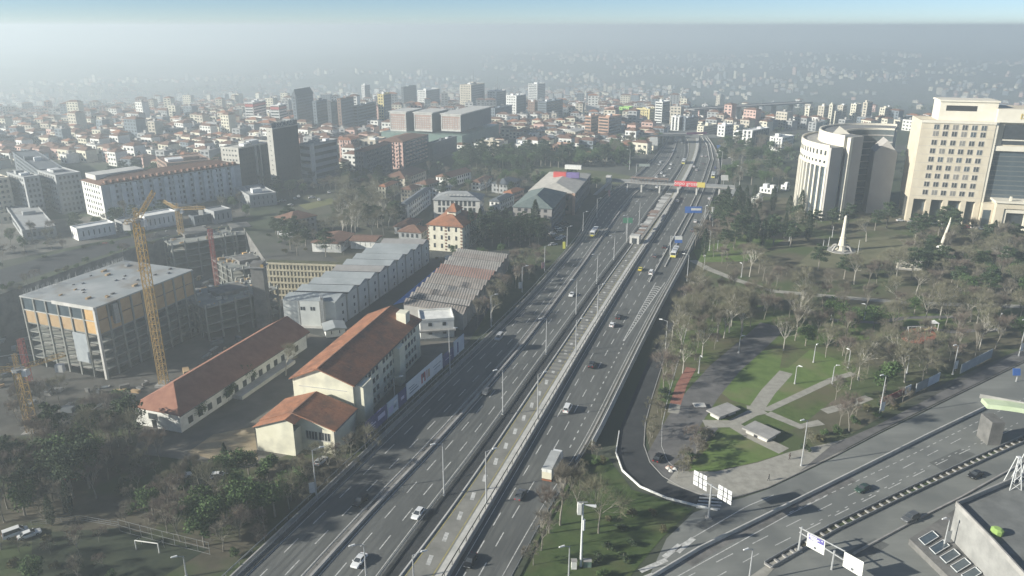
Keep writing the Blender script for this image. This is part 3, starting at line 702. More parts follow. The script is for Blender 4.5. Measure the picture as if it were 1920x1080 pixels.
# ---- hospital with three blocks on a glass podium
hp = thing('hospital', 'hospital with three brick blocks standing on a green glass podium', 'hospital', G(866, 278), 0)
def fr(x0, xm, x1, yt, yb, a=20): return frame_of(x0, xm, x1, yt, yb, a)
M_GRN = mat('green_glass', (.13, .19, .17), (.18, .25, .22), .2, .3)
W_HOS = C('hospital_brick', (.36, .25, .21))
def child_frame(nm, B, rz): 
    o = link(nm, None, hp, None, B - hp.location, rz); return o
for k, (x0, xm, x1, yt, yb) in enumerate([(734, 764, 792, 211, 276), (779, 812, 842, 213, 277), (829, 865, 921, 216, 278)]):
    B, rz, w, d, h = fr(x0, xm, x1, yt, yb)
    zb = hgt(B, 248)
    off = B - hp.location; ca, sa = math.cos(rz), math.sin(rz)
    def tr(x, y, z): return (off.x + ca * x - sa * y, off.y + sa * x + ca * y, off.z + z)
    m = MB(); mm = MB(); mm.box(0, w, 0, d, zb, h); m.add([tr(*v) for v in mm.v], mm.f); blk = m.build('block', C('hospital_shaded_side', (.13, .145, .155)), hp)  # dark block tone paints in the shaded sides
    mm = MB(); mm.box(-.25, -.02, d * .03, d * .97, zb + 1.5, h - .6); m = MB(); m.add([tr(*v) for v in mm.v], mm.f); m.build('brick_front', W_HOS, blk)
    mm = MB()
    for r_ in range(6):
        for c_ in range(7):
            y0 = d * (.06 + .13 * c_); z0 = zb + 2.6 + (h - zb - 5) * r_ / 6
            mm.box(-.42, -.26, y0, y0 + d * .085, z0, z0 + (h - zb - 5) / 6 * .6)
    m = MB(); m.add([tr(*v) for v in mm.v], mm.f); m.build('window', mat('pale_blind', (.50, .48, .44), (.30, .30, .30), .4, .6), blk, 'stuff')
    mm = MB(); mm.box(-.6, -.26, 0, d * .04, zb + .5, h); mm.box(-.6, -.26, d * .96, d, zb + .5, h); mm.box(-.6, -.26, d * .04, d * .96, h - 1.4, h - .2); mm.box(-.6, -.26, d * .04, d * .96, zb + .5, zb + 2.2)
    m = MB(); m.add([tr(*v) for v in mm.v], mm.f); m.build('front_frame', M_CONCL, blk, 'stuff')
    mm = MB(); mm.box(-1.0, w + 1, -1.0, d + 1, h + .02, h + .9); m = MB(); m.add([tr(*v) for v in mm.v], mm.f); m.build('roof_slab', M_CONCL, blk)
B, rz, w, d, h = fr(722, 868, 932, 250, 280)
off = B - hp.location; ca, sa = math.cos(rz), math.sin(rz)
mm = MB(); mm.box(-6, w, -2, d, -3, hgt(B, 253)); m = MB(); m.add([(off.x + ca * x - sa * y, off.y + sa * x + ca * y, off.z + z) for x, y, z in mm.v], mm.f); m.build('podium', M_GRN, hp)

# ---- long white apartment terrace on the left
t, w, d, h = block('apartment_terrace', 'long pale apartment terrace with brown tiled roof and a bright end wall', 'building', (164, 200, 456, 347, 413), M_WHITE, wmR=C('terrace_shade_wall', (.40, .43, .45)), roof='hip', rm=M_TILED, rise=3.0, bw=3.4, a=39, one=True, ww=.45, cap=95)  # long side greyed to paint in its shade, end wall left bright
m = MB()
for i in range(13): m.box(w * (.05 + .072 * i), w * (.05 + .072 * i) + 2.6, -1.1, -.06, .8, h - 1.0)
m.build('bay', C('bay_wall', (.50, .53, .55)), t, 'stuff')
for i in range(22): part('dormer', M_TILED, t, lambda m: m.box(w * (.03 + .044 * i), w * (.03 + .044 * i) + 1.6, .3, 2.4, h, h + 1.9))
part('metal_roof', M_CONCL, t, lambda m: m.prism([(w * .03, d * .45), (w * .36, d * .5), (w * .36, d * .98), (w * .03, d * .98)], h + 1.0, h + 3.8))
for nm, lb, sp, wm, kw in [
 ('apartment_block', 'hazy grey slab with small windows left of the pale terrace', (84, 118, 164, 330, 402), W_GREY, dict(a=40, wmR=W_GREY)),
 ('apartment_block', 'hazy grey block with few windows at the end of the row', (28, 60, 88, 334, 406), W_GREY, dict(a=40)),
 ('apartment_block', 'beige block with balconies at the end of the grey row', (-40, -2, 32, 338, 408), W_BEIGE, dict(a=40, balcony=.8)),
 ('apartment_block', 'dull green flat roofed hall behind the grey slabs', (30, 84, 132, 324, 360), W_SLATE, dict(a=50)),
 ('apartment_block', 'brown flats behind the pale terrace', (298, 318, 400, 308, 345), W_BRN, dict(a=55, rm=M_CONCL)),
 ('apartment_block', 'white balconied flats behind the pale terrace', (345, 360, 392, 300, 320), W_WHT, dict(a=50, balcony=1.0)),
 ('workshop', 'low grey workshop below the charcoal office', (442, 470, 520, 368, 390), W_GREY, dict(a=55, ww=.15)),
 ('house', 'brown roofed two storey house behind the construction site', (520, 548, 596, 414, 448), W_GREY, dict(a=40, roof='hip', rm=M_TILED)),
 ('white_shed', 'long white shed with brown roof behind the retaining wall', (586, 640, 664, 456, 474), M_WHITE, dict(a=8, roof='gable', rm=M_TILED, rise=1.2, floors=1, ww=.06)),
 ('white_shed', 'shorter white shed beside the bare plane trees', (658, 704, 716, 452, 468), M_WHITE, dict(a=8, roof='gable', rm=M_TILED, rise=1.0, floors=1, ww=.06)),
]:
    t, w, d, h = block(nm, lb, 'building' if 'block' in nm else nm.split('_')[-1], sp, wm, **kw)
# site cabins and sheds by the street
for lb, sp, wm in [('long low white cabin beside the dark street', (136, 148, 218, 431, 452), W_WHT), ('stacked grey site cabin next to the tall crane', (218, 232, 276, 418, 438), W_GREY),
                   ('white roofed site shed behind the tall crane', (260, 275, 335, 408, 432), W_WHT), ('green grey shed with a white gable at the site gate', (386, 404, 436, 398, 420), W_GREY),
                   ('flat green site hall with a pale roof', (356, 366, 398, 408, 424), W_SLATE)]:
    block('site_cabin', lb, 'cabin', sp, wm, a=42, cap=26, rm=M_CONC, floors=1, ww=.2, units=0)
t, w, d, h = block('market_hall', 'flat white and blue panelled roof of a low hall by the street', 'hall', (-20, 46, 108, 434, 452), W_GREY, a=52, rm=C('pale_panel', (.52, .56, .58)), floors=1, units=3)
block('depot', 'long low beige depot at the far side of the street', 'depot', (-40, 2, 62, 405, 420), W_BEIGE, a=60, floors=1, units=0)

# ---- villa quarter
for lb, sp, wm, kw in [
 ('grey two storey villa with white window frames', (757, 764, 808, 384, 418), W_GREY, dict(a=10, roof='hip', rm=W_SLATE, wmR=W_WHT, bw=4.5)),
 ('villa with a brown hipped roof and cream corner', (710, 724, 748, 350, 374), M_CREAM, dict(a=20, roof='hip', rm=M_TILE, wmR=W_GREY)),
 ('olive villa with a red hipped roof', (752, 772, 790, 356, 380), W_BEIGE, dict(a=20, roof='hip', rm=M_TILED)),
 ('broad villa under a dark brown roof', (722, 760, 800, 334, 354), W_BEIGE, dict(a=20, roof='hip', rm=M_TILED)),
 ('villa with a dark maroon roof between the gardens', (780, 800, 824, 346, 366), W_GREY, dict(a=30, roof='hip', rm=M_TILED)),
 ('white villa with a steep red roof beside the pines', (818, 842, 884, 333, 352), W_WHT, dict(a=30, roof='gable', rm=M_TILED)),
 ('low white villa with a red flat hip', (884, 900, 922, 342, 358), W_WHT, dict(a=20, roof='hip', rm=M_TILED)),
 ('villa with a green grey roof and white gable', (922, 952, 976, 346, 364), W_GREY, dict(a=26, roof='hip', rm=W_SLATE)),
 ('small villa with a bright red roof', (944, 960, 982, 362, 380), W_PINK, dict(a=30, roof='hip', rm=M_TILE)),
 ('villa with a pyramid slate roof beside the cypress trees', (918, 936, 964, 378, 398), W_WHT, dict(a=24, roof='hip', rm=W_SLATE)),
 ('dark roofed villa with white dormers', (810, 826, 846, 356, 372), W_WHT, dict(a=26, roof='hip', rm=W_SLATE)),
]:
    block('villa', lb, 'house', sp, wm, one=True, **kw)
block('stone_house', 'grey stone building with a green slate roof by the car park', 'building', (962, 1034, 1060, 391, 436), C('stone_wall', (.26, .25, .24)), a=14, roof='hip', rm=mat('green_slate', (.10, .13, .125), (.15, .18, .17), .5, .8), wmR=W_SLATE, one=True, bw=4.2, floors=4)
t, w, d, h = block('office_villa', 'white office with tall columns and a zinc mansard roof', 'building', (814, 900, 908, 376, 416), C('office_frame', (.52, .51, .47)), a=6, roof='hip', rm=C('zinc_roof', (.24, .25, .25)), floors=3, one=True, bw=3.0, ww=.62, wh=.75, rise=3.5)
for i in range(7): part('skylight', M_CONCL, t, lambda m: m.box(1.5, 2.6, d * (.22 + .08 * i), d * (.22 + .08 * i) + 1.2, h + 2.2, h + 2.6))
t, w, d, h = block('mansion', 'cream mansion with an orange tiled roof and banded corner stones', 'building', (804, 868, 900, 424, 474), M_CREAM, a=16, roof='hip', rm=M_TILE, floors=3, one=True, bw=4.6, ww=.28, wh=.5, rise=4)
part('eave', M_TILE, t, lambda m: m.box(-.9, w + .9, -.9, d + .9, h - .5, h - .26))
for k, yy in enumerate((0, d * .45, d * .97)):
    for z in range(8): part('corner_stone', M_TILED, t, lambda m: m.box(-.16, -.02, yy + (.0 if z % 2 else .25), yy + 1.1, .6 + z * h / 8.5, .6 + z * h / 8.5 + h / 17))
part('turret', M_CREAM, t, lambda m: m.box(w * .3, w * .6, d * .35, d * .6, h, h + 5)); part('turret_roof', M_TILE, t, lambda m: m.add([(w * .25, d * .3, h + 5), (w * .65, d * .3, h + 5), (w * .65, d * .65, h + 5), (w * .25, d * .65, h + 5), (w * .45, d * .47, h + 8.5)], [(0, 1, 4), (1, 2, 4), (2, 3, 4), (3, 0, 4), (3, 2, 1, 0)]))
part('chimney', M_TILED, t, lambda m: m.box(w * .75, w * .82, d * .7, d * .74, h, h + 6))
for lb, sp in [('low outbuilding with a brown roof behind the grey container halls', (748, 790, 804, 436, 452)), ('small red roofed annex beside the cream mansion', (740, 770, 792, 426, 440))]:
    block('outbuilding', lb, 'building', sp, W_GREY, a=14, roof='hip', rm=M_TILED, floors=1)
# retail building with pale roof and red sign
t, w, d, h = block('retail_building', 'brown retail building with a pale roof and a red and purple sign', 'shop', (992, 1076, 1106, 362, 402), W_BRN, a=14, roof='hip', rm=C('pale_metal_roof', (.45, .43, .38)), floors=2, bw=6, wmR=W_SLATE, rise=3.0, units=0)
part('red_sign', C('sign_red', (.50, .09, .08)), t, lambda m: m.box(w * .55, w * .6, d * .42, d * .72, h + 2.0, h + 5.2)); part('purple_sign', C('sign_purple', (.17, .13, .30)), t, lambda m: m.box(w * .55, w * .6, d * .12, d * .415, h + 2.0, h + 5.2))
part('white_sign', M_WHITE, t, lambda m: m.box(w * .9, w * .95, d * .2, d * .6, h + 3.5, h + 6.0))
part('brace', W_BRN, t, lambda m: m.beam((-1.0, d * .03, h), (-1.0, d * .25, 1), .9))
part('corner_column', W_ORG, t, lambda m: m.box(-1.6, -.2, -.6, .8, 0, h)); part('corner_column', W_ORG, t, lambda m: m.box(-1.2, -.1, d * .36, d * .42, 0, h))
# ================================================================== school, halls, construction site
def ortho(A, B, Cc):                                  # plan frame: x along A->B (made square to the length), y along B->C
    y = (Cc - B); y.z = 0; ln = y.length; y.normalize(); x = Vector((y.y, -y.x, 0)); w = (B - A).dot(x)
    o = B - x * w; o.z = 0; return o, math.atan2(x.y, x.x), w, ln
def gabled(name, label, A, B, Cc, h, rise, wm, rm, front='gable', ov=.7, apex=.5, x0=0, x1=None, thick=.3):
    o, rz, w, ln = ortho(A, B, Cc); t = thing(name, label, 'building', o, rz)
    c = o + Vector((math.cos(rz), math.sin(rz), 0)) * w / 2 + Vector((-math.sin(rz), math.cos(rz), 0)) * ln / 2
    n = max(1, int(ln / w))
    for k in range(n):
        q = o + Vector((math.cos(rz), math.sin(rz), 0)) * w / 2 + Vector((-math.sin(rz), math.cos(rz), 0)) * ln * (k + .5) / n
        BUSY.append((q.x, q.y, w * .62))
    ax = w * apex; hy = w * .5 if front == 'hip' else 0
    def walls(m):
        m.box(0, w, 0, ln, -1, h)
        if front == 'gable': m.add([(0, 0, h), (w, 0, h), (ax, 0, h + rise)], [(0, 1, 2)])
        m.add([(0, ln, h), (w, ln, h), (ax, ln, h + rise)], [(1, 0, 2)])
    part('wall', wm, t, walls)
    k = rise / ax * ov; k2 = rise / (w - ax) * ov
    def slope(m, side):
        if side: e = [(w + ov, -ov, h - k2), (w + ov, ln + ov, h - k2), (ax, ln + ov, h + rise), (ax, -ov if front == 'gable' else hy, h + rise)]
        else: e = [(-ov, ln + ov, h - k), (-ov, -ov, h - k), (ax, -ov if front == 'gable' else hy, h + rise), (ax, ln + ov, h + rise)]
        n = len(e); m.add([(x, y, z + .05) for x, y, z in e] + [(x, y, z + .05 + thick) for x, y, z in e], [(3, 2, 1, 0), (4, 5, 6, 7)] + [(i, (i + 1) % 4, 4 + (i + 1) % 4, 4 + i) for i in range(4)])
    roofs = [part('roof_slope', rm, t, lambda m: slope(m, s)) for s in (0, 1)]
    if front == 'hip': part('roof_slope', rm, t, lambda m: m.add([(-ov, -ov, h - k + thick + .05), (w + ov, -ov, h - k + thick + .05), (ax, hy, h + rise + thick + .05)], [(0, 1, 2)]))
    part('ridge', M_TILED, t, lambda m: m.beam((ax, 0 if front == 'gable' else hy, h + rise + thick), (ax, ln, h + rise + thick), .35))
    for s in (0, 1): part('gutter_or_gap_shade', M_CONCD, t, lambda m: m.beam(((-ov - .1) if s == 0 else (w + ov + .1), -ov, h - (k if s == 0 else k2) + .1), ((-ov - .1) if s == 0 else (w + ov + .1), ln + ov, h - (k if s == 0 else k2) + .1), .22))
    return t, w, ln
def rows_of_tiles(t, w, ln, h, rise, apex, ov, m_, n=34, seed=1):       # ragged courses standing a little proud
    rnd = random.Random(seed); ax = w * apex; mb = MB()
    for s in (0, 1):
        run = ax if s == 0 else w - ax
        for i in range(n):
            for j in range(7):
                if rnd.random() < .55: continue
                y0 = -ov + (ln + 2 * ov) * i / n; y1 = y0 + (ln + 2 * ov) / n * .8; f0 = j / 7; f1 = f0 + .11
                X = (lambda f: -ov + (ax + ov) * f) if s == 0 else (lambda f: w + ov - (w - ax + ov) * f)
                Z = lambda f: h + rise * f + .42 - (1 - f) * .3
                mb.quad((X(f0), y0, Z(f0)), (X(f0), y1, Z(f0)), (X(f1), y1, Z(f1)), (X(f1), y0, Z(f1)))
    mb.build('tile_course', m_, t, 'stuff')
M_TILEB = mat('weathered_tile', (.20, .085, .05), (.33, .16, .095), .9, .85, .5)
W_SCH = mat('school_render', (.62, .60, .46), (.70, .68, .54), .25, .9, .1, c3=(.50, .49, .40), scale3=.2, lo3=.5, hi3=.7)
# main school
hS = 13.0
school, sw, sl_ = gabled('school_building', 'cream school building with a worn orange tiled gable roof beside the highway', P(557, 701, hS), P(661, 722, hS), P(786, 600, hS), hS, 3.6, W_SCH, M_TILE, apex=.45)
rows_of_tiles(school, sw, sl_, hS, 3.6, .45, .7, M_TILEB, 60)
m = MB(); m.box(-.02, .06, 0, 1.5, 0, 1.5); wme = m.mesh('window', M_GLASS); m = MB(); m.box(-.02, .1, -.1, 1.6, -.16, 0); sme = m.mesh('sill', M_CONCL)
for f in range(4):
    for i in range(17):
        yy = 5 + (sl_ - 8) * i / 17
        if i % 6 == 5: continue
        o = link('window', wme, school, None, (sw + .01, yy, 1.2 + f * 3.1)); link('sill', sme, o, None, (0, 0, 0))
part('stair_bay', W_SCH, school, lambda m: m.box(sw + .02, sw + 2.6, 1.0, 6.5, 0, hS - .6)); part('stair_bay', W_SCH, school, lambda m: m.box(sw + .02, sw + 2.2, sl_ * .55, sl_ * .55 + 4, 0, hS - .6))
part('roof_house', W_SCH, school, lambda m: m.box(sw * .72, sw * .9, sl_ * .86, sl_ * .93, hS + .4, hS + 4.6)); part('cornice', M_CONCL, school, lambda m: m.box(sw * .1, sw * .9, -.1, -.01, hS - 2.2, hS - 2.0))
# annex
hA = 7.2
annex, aw, al = gabled('school_annex', 'lower cream annex with a ragged orange roof in front of the school', P(473, 803, hA), P(626, 806, hA), P(664, 768, hA), hA, 3.3, W_SCH, M_TILE, apex=.45)
rows_of_tiles(annex, aw, al, hA, 3.3, .45, .7, M_TILEB, 26, 3)
part('side_wing', W_SCH, annex, lambda m: m.box(.0, aw * .54, -3.6, -.01, -1, hA - .1)); part('side_wing_roof', M_TILE, annex, lambda m: m.add([(-.7, -4.2, hA - .3), (aw * .45, -4.2, hA + 3.4), (aw * .58, -4.2, hA + 2.4), (-.7, -.6, hA - .3), (aw * .45, -.6, hA + 3.4), (aw * .58, -.6, hA + 2.4), (0, -3.6, hA - .1), (aw * .45, -3.6, hA + 3.3), (aw * .54, -3.6, hA + 2.4)], [(0, 1, 4, 3), (1, 2, 5, 4), (6, 7, 1, 0), (7, 8, 2, 1)]))
part('gable_front', W_SCH, annex, lambda m: m.add([(0, -3.61, hA - .12), (aw * .54, -3.61, hA - .12), (aw * .54, -3.61, hA + 2.4), (aw * .45, -3.61, hA + 3.2)], [(0, 1, 2, 3)]))
for xx in (.60, .78):
    o = part('window', M_GLASS, annex, lambda m: m.box(aw * xx, aw * xx + 3.4, -.06, .02, 3.6, 5.8))
    for k in range(5): part('glazing_bar', M_WHITE, o, lambda m: m.box(aw * xx + k * .83, aw * xx + k * .83 + .08, -.1, -.061, 3.6, 5.8))
    part('sill', M_CONCL, o, lambda m: m.box(aw * xx - .2, aw * xx + 3.6, -.25, -.061, 3.4, 3.58))
part('buttress', M_CREAM, annex, lambda m: m.box(aw - .5, aw + .2, -.5, -.01, 0, hA - .3))
# long red roofed building
hR = 6.0
lodge, lw, ll = gabled('long_building', 'long white building under an orange and brown hipped roof', P(253, 758, hR), P(335, 775, hR), P(573, 622, hR), hR, 4.2, M_WHITE, M_TILED if False else mat('plain_tile', (.22, .10, .07), (.30, .15, .10), .4, .85, .3), front='hip', ov=1.0)
for i in range(14):
    part('window', M_GLASS, lodge, lambda m: m.box(lw - .02, lw + .06, 3 + i * (ll - 6) / 14, 4.8 + i * (ll - 6) / 14, 1.2, 3.2))
part('window', M_GLASS, lodge, lambda m: m.box(lw * .3, lw * .5, -.06, .02, 2.6, 4.4)); part('door', M_DARKM, lodge, lambda m: m.box(lw * .36, lw * .46, -.08, .02, 0, 2.4))
part('annex_wall', M_CONCL, lodge, lambda m: m.box(lw + .05, lw + 3.5, ll * .35, ll * .8, -1, 1.2))

# container halls
def halls(name, label, O, U, V, n, h, wm, rms, gap=.9, rise=1.5, gabl=None, ribs=0, seed=1, win=True):
    rnd = random.Random(seed); t = thing(name, label, 'hall', O); L = V.length; V1 = V.normalized(); W = U.length; U1 = U.normalized()
    for k in range(n):
        q = O + U * .5 + V * ((k + .5) / n); BUSY.append((q.x, q.y, W * .6))
    def pt(x, y, z): q = U1 * x + V1 * y; return (q.x, q.y, z)
    for k in range(n):
        y0, y1 = L * k / n + (gap / 2 if k else 0), L * (k + 1) / n - gap / 2; hh = h + rnd.uniform(-.15, .15)
        def b(m, x0, x1, a, b_, z0, z1):
            mm = MB(); mm.box(x0, x1, a, b_, z0, z1); m.add([pt(*v) for v in mm.v], mm.f)
        mod = part('hall_module', wm, t, lambda m: b(m, 0, W, y0, y1, -.5, hh))
        ym = y0 + (y1 - y0) * .62
        def rf(m):
            e = .35; m.add([pt(*v) for v in [(-e, y0 - .1, hh + .02), (W + e, y0 - .1, hh + .02), (W + e, ym, hh + rise), (-e, ym, hh + rise), (W + e, y1 + .1, hh + .02), (-e, y1 + .1, hh + .02)]], [(0, 1, 2, 3), (3, 2, 4, 5), (1, 4, 2), (0, 3, 5), (0, 5, 4, 1)])
        r_ = part('roof', rms[k % len(rms)], mod, rf)
        if k: part('gutter_or_gap_shade', M_DARKM, mod, lambda m: b(m, -.4, W + .4, y0 - gap - .35, y0 + .25, hh - .1, hh + .32))  # dark strip painting the shade of the gap between two modules
        if ribs:
            m = MB()
            for i in range(ribs):
                x = W * (i + .5) / ribs; m.beam(pt(x, y0, hh + .06), pt(x, ym, hh + rise + .06), .28, .16); m.beam(pt(x, ym, hh + rise + .06), pt(x, y1, hh + .06), .28, .16)
            m.build('roof_rib', M_CONCD if ribs else M_STEEL, mod, 'stuff')
        if win:
            for f in range(int(h / 3)):
                part('window', M_GLASS, mod, lambda m: b(m, W + .01, W + .06, y0 + (y1 - y0) * .55, y0 + (y1 - y0) * .55 + 1.0, 1 + 3 * f, 2.2 + 3 * f))
            part('seam', M_CONCD, mod, lambda m: b(m, W + .01, W + .08, y1 - .35, y1 - .05, 0, hh))
    return t, pt, W, L
O = P(535, 613); U = P(632, 616) - O; V = P(806, 491) - P(632, 616)
M_MR = mat('grey_metal_roof', (.25, .275, .28), (.33, .355, .36), .15, .6); M_MR2 = mat('brown_metal_roof', (.25, .245, .235), (.31, .30, .29), .3, .7)
t, pt, W, L = halls('container_hall', 'tall row of grey metal halls with stepped pale roofs and a sunlit end wall', O, U, V, 10, 10.6, mat('hall_panel', (.40, .42, .41), (.52, .54, .52), .15, .7), [M_MR, M_MR, M_MR, M_MR, M_MR2, M_MR, M_MR, M_MR, M_MR, M_MR2])
for x in (.33, .52):
    for dx in (0, 1.0): part('window', M_GLASS, t, lambda m: m.add([pt(W * x + dx + a, -.06, z) for a, z in ((0, 6.8), (.75, 6.8), (.75, 8.2), (0, 8.2))], [(0, 1, 2, 3)]))
for x in (.30, .70): part('panel_joint', M_CONCD, t, lambda m: m.add([pt(W * x + a, -.05, z) for a, z in ((0, 0), (.25, 0), (.25, 10.4), (0, 10.4))], [(0, 1, 2, 3)]))
def duct(m): m.beam(pt(W * .78, -.9, 0), pt(W * .78, -.9, 11.5), 1.1); m.beam(pt(W * .78, -.9, 11.5), pt(W * .70, 1.5, 11.9), 1.1)
part('duct', M_STEEL, t, duct)
part('base_plinth', M_CONCL, t, lambda m: m.prism([pt(-.3, -.6, 0)[:2], pt(W + .3, -.6, 0)[:2], pt(W + .3, -.07, 0)[:2], pt(-.3, -.07, 0)[:2]], 0, .9))
z2 = 6.5
O2 = P(757, 571, z2); O2.z = 0; q = P(868, 588, z2); q.z = 0; q2 = P(953, 479, z2); q2.z = 0
M_RB = [mat('brown_ribbed_roof', (.20, .175, .155), (.28, .25, .225), .25, .8), mat('grey_ribbed_roof', (.23, .215, .20), (.30, .285, .265), .25, .8), mat('red_ribbed_roof', (.22, .125, .10), (.28, .18, .15), .3, .8)]
halls('container_hall', 'lower row of halls under brown ribbed roofs next to the highway', O2, q - O2, q2 - q, 12, z2, C('hall_grey', (.30, .29, .27)), [M_RB[0], M_RB[1], M_RB[0], M_RB[1], M_RB[0], M_RB[0], M_RB[2], M_RB[2], M_RB[1], M_RB[1], M_RB[0], M_RB[1]], ribs=22, win=False)
def at(px, py, z=0.0): p = P(px, py, z); return p
t, w_, d_, h_ = block('site_office', 'small white two storey container office below the brown ribbed roofs', 'cabin', (788, 789, 852, 602, 636), M_WHITE, a=80, d=10, rm=M_CONC, floors=2, ww=.25, wh=.4, bw=5, units=0, one=True)
part('platform', M_CONC, t, lambda m: m.box(-.3, w_ + .5, -1.4, -.06, h_ * .42, h_ * .5))
block('store_shed', 'small white lean-to shed between the long building and the school', 'shed', (608, 612, 648, 622, 634), M_WHITE, a=70, d=7, roof='gable', rm=M_MR, floors=1, rise=.8, ww=.1)
# blue canopy strips
bc = thing('blue_canopy', 'bright blue sheet canopy between the two rows of halls', 'canopy', P(738, 572))
A0, A1, B0_, B1_ = P(737, 574), P(768, 566), P(822, 503), P(842, 504)
mB = mat('blue_sheet', (.05, .17, .52), (.08, .22, .60), .4, .6)
for k in range(14):
    a, b = k / 14, (k + .86) / 14; o = bc.location
    part('sheet', mB, bc, lambda m: m.add([(lambda q: (q.x - o.x, q.y - o.y, zz))(A0.lerp(B0_, f).lerp(A1.lerp(B1_, f), s)) for zz in (.5, .62) for f, s in ((a, 0), (a, 1), (b, 1), (b, 0))], [(4, 5, 6, 7), (0, 1, 5, 4), (1, 2, 6, 5), (2, 3, 7, 6), (3, 0, 4, 7)]))
t, w_, d_, h_ = block('guard_booth', 'small white booth at the end of the blue canopy', 'booth', (838, 843, 850, 484, 500), M_WHITE, a=30, floors=1, units=0, d=2.5, w=2.5)

# ---- concrete building under construction
zR = 10.0
cB, cL, cR = P(176, 577, zR), P(6, 565, zR), P(359, 506, zR)
y = (cR - cB); y.z = 0; lnR = y.length; y.normalize(); x = Vector((-y.y, y.x, 0)); lnL = (cL - cB).dot(x)
o = Vector((cB.x, cB.y, PITZ)); cons = thing('unfinished_building', 'large unfinished concrete building with tan wall panels and a flat grey roof', 'building', o, math.atan2(y.y, y.x))
HT = zR - PITZ
BUSY.append((cB.x + (y.x * lnR + x.x * lnL) / 2, cB.y + (y.y * lnR + x.y * lnL) / 2, 40))
M_TAN = mat('tan_panel', (.34, .23, .12), (.42, .30, .17), .3, .8); M_OSB = mat('orange_board', (.48, .30, .12), (.56, .37, .17), .6, .8)
M_GRC = mat('green_concrete', (.19, .20, .18), (.28, .285, .26), .2, .9)
part('roof_slab', mat('wet_slab', (.26, .28, .28), (.38, .39, .38), .06, .6, c3=(.22, .20, .17), scale3=.08, lo3=.5, hi3=.65), cons, lambda m: m.box(-.4, lnR + .4, -.4, lnL + .4, HT - .5, HT))
part('core', M_CONCD, cons, lambda m: m.box(4, lnR - 4, 4, lnL - 4, 0, HT - .52))
nfl = 5; zP = HT - 10.5
for k in range(nfl + 1):
    zz = zP * k / nfl; part('floor_slab', M_GRC, cons, lambda m: m.box(0, lnR, 0, lnL, zz - .35, zz))
nc = 9
cm = MB(); cm.box(-.3, .3, -.3, .3, 0, HT - .52); cme = cm.mesh('column', M_GRC)
for i in range(nc + 1): link('column', cme, cons, None, (min(max(lnR * i / nc, .2), lnR - .2), -.12, 0))
ncl = 6
for i in range(1, ncl + 1): link('column', cme, cons, None, (-.12, lnL * i / ncl - .2, 0))
part('corner_column', M_CONCL, cons, lambda m: m.box(-.5, .5, -.5, .5, 0, HT + .2)); part('cornice', M_CONCL, cons, lambda m: m.box(-.7, -.42, -.4, lnL * .55, HT - .9, HT + .4))
pw = lnR / nc
pm = MB(); pm.box(.45, pw - .45, -.06, .3, 0, 4.8); pme = pm.mesh('wall_panel', M_TAN)
for i in range(nc):
    for k in range(2):
        if i == 1 and k == 1: continue
        link('wall_panel', pme, cons, None, (pw * i, 0, zP + .1 + 5.2 * k))
part('plant_duct', M_STEEL, cons, lambda m: m.box(pw * 1.3, pw * 1.7, -1.2, -.1, zP + 2, zP + 9.5))
pl = lnL / ncl
for i in range(ncl):
    part('wall_panel', M_OSB if i == 0 else M_TAN, cons, lambda m: m.box(-.06, .3, pl * i + .4, pl * (i + 1) - .6, zP + .1, zP + 4.9))
    part('window' if i else 'wall_panel', M_GLASSB if i else M_OSB, cons, lambda m: m.box(-.04, .2, pl * i + .4, pl * (i + 1) - .6, zP + 5.3, zP + 10.0))
part('transom', M_CONCL, cons, lambda m: m.box(-.35, -.08, 0, lnL, zP + 4.95, zP + 5.25))
part('sheeting', mat('grey_sheet', (.28, .31, .33), (.36, .39, .40), .3, .7), cons, lambda m: m.box(-.5, -.3, pl * 1.0, pl * 2.1, zP - 12, zP - .4))
rnd = random.Random(4)
for k in range(26):
    xx, yy = rnd.uniform(3, lnR - 3), rnd.uniform(2, lnL - 2); s = rnd.uniform(.4, 1.3)
    part('roof_clutter', [M_CONCD, M_TAN, M_STEEL][k % 3], cons, lambda m: m.prism([(xx, yy), (xx + s * 2, yy + s * .4), (xx + s * 1.6, yy + s), (xx - .2, yy + s * .8)], HT + .01, HT + .25 + s * .3))
rb = MB()
for k in range(110): xx = rnd.uniform(0, lnR) ; yy = lnL - rnd.uniform(0, 1.5); rb.tube((xx, yy, HT), (xx + rnd.uniform(-.3, .3), yy, HT + rnd.uniform(1, 2.4)), .06, n=4)
rb.build('starter_bar', M_STEEL, cons, 'stuff')
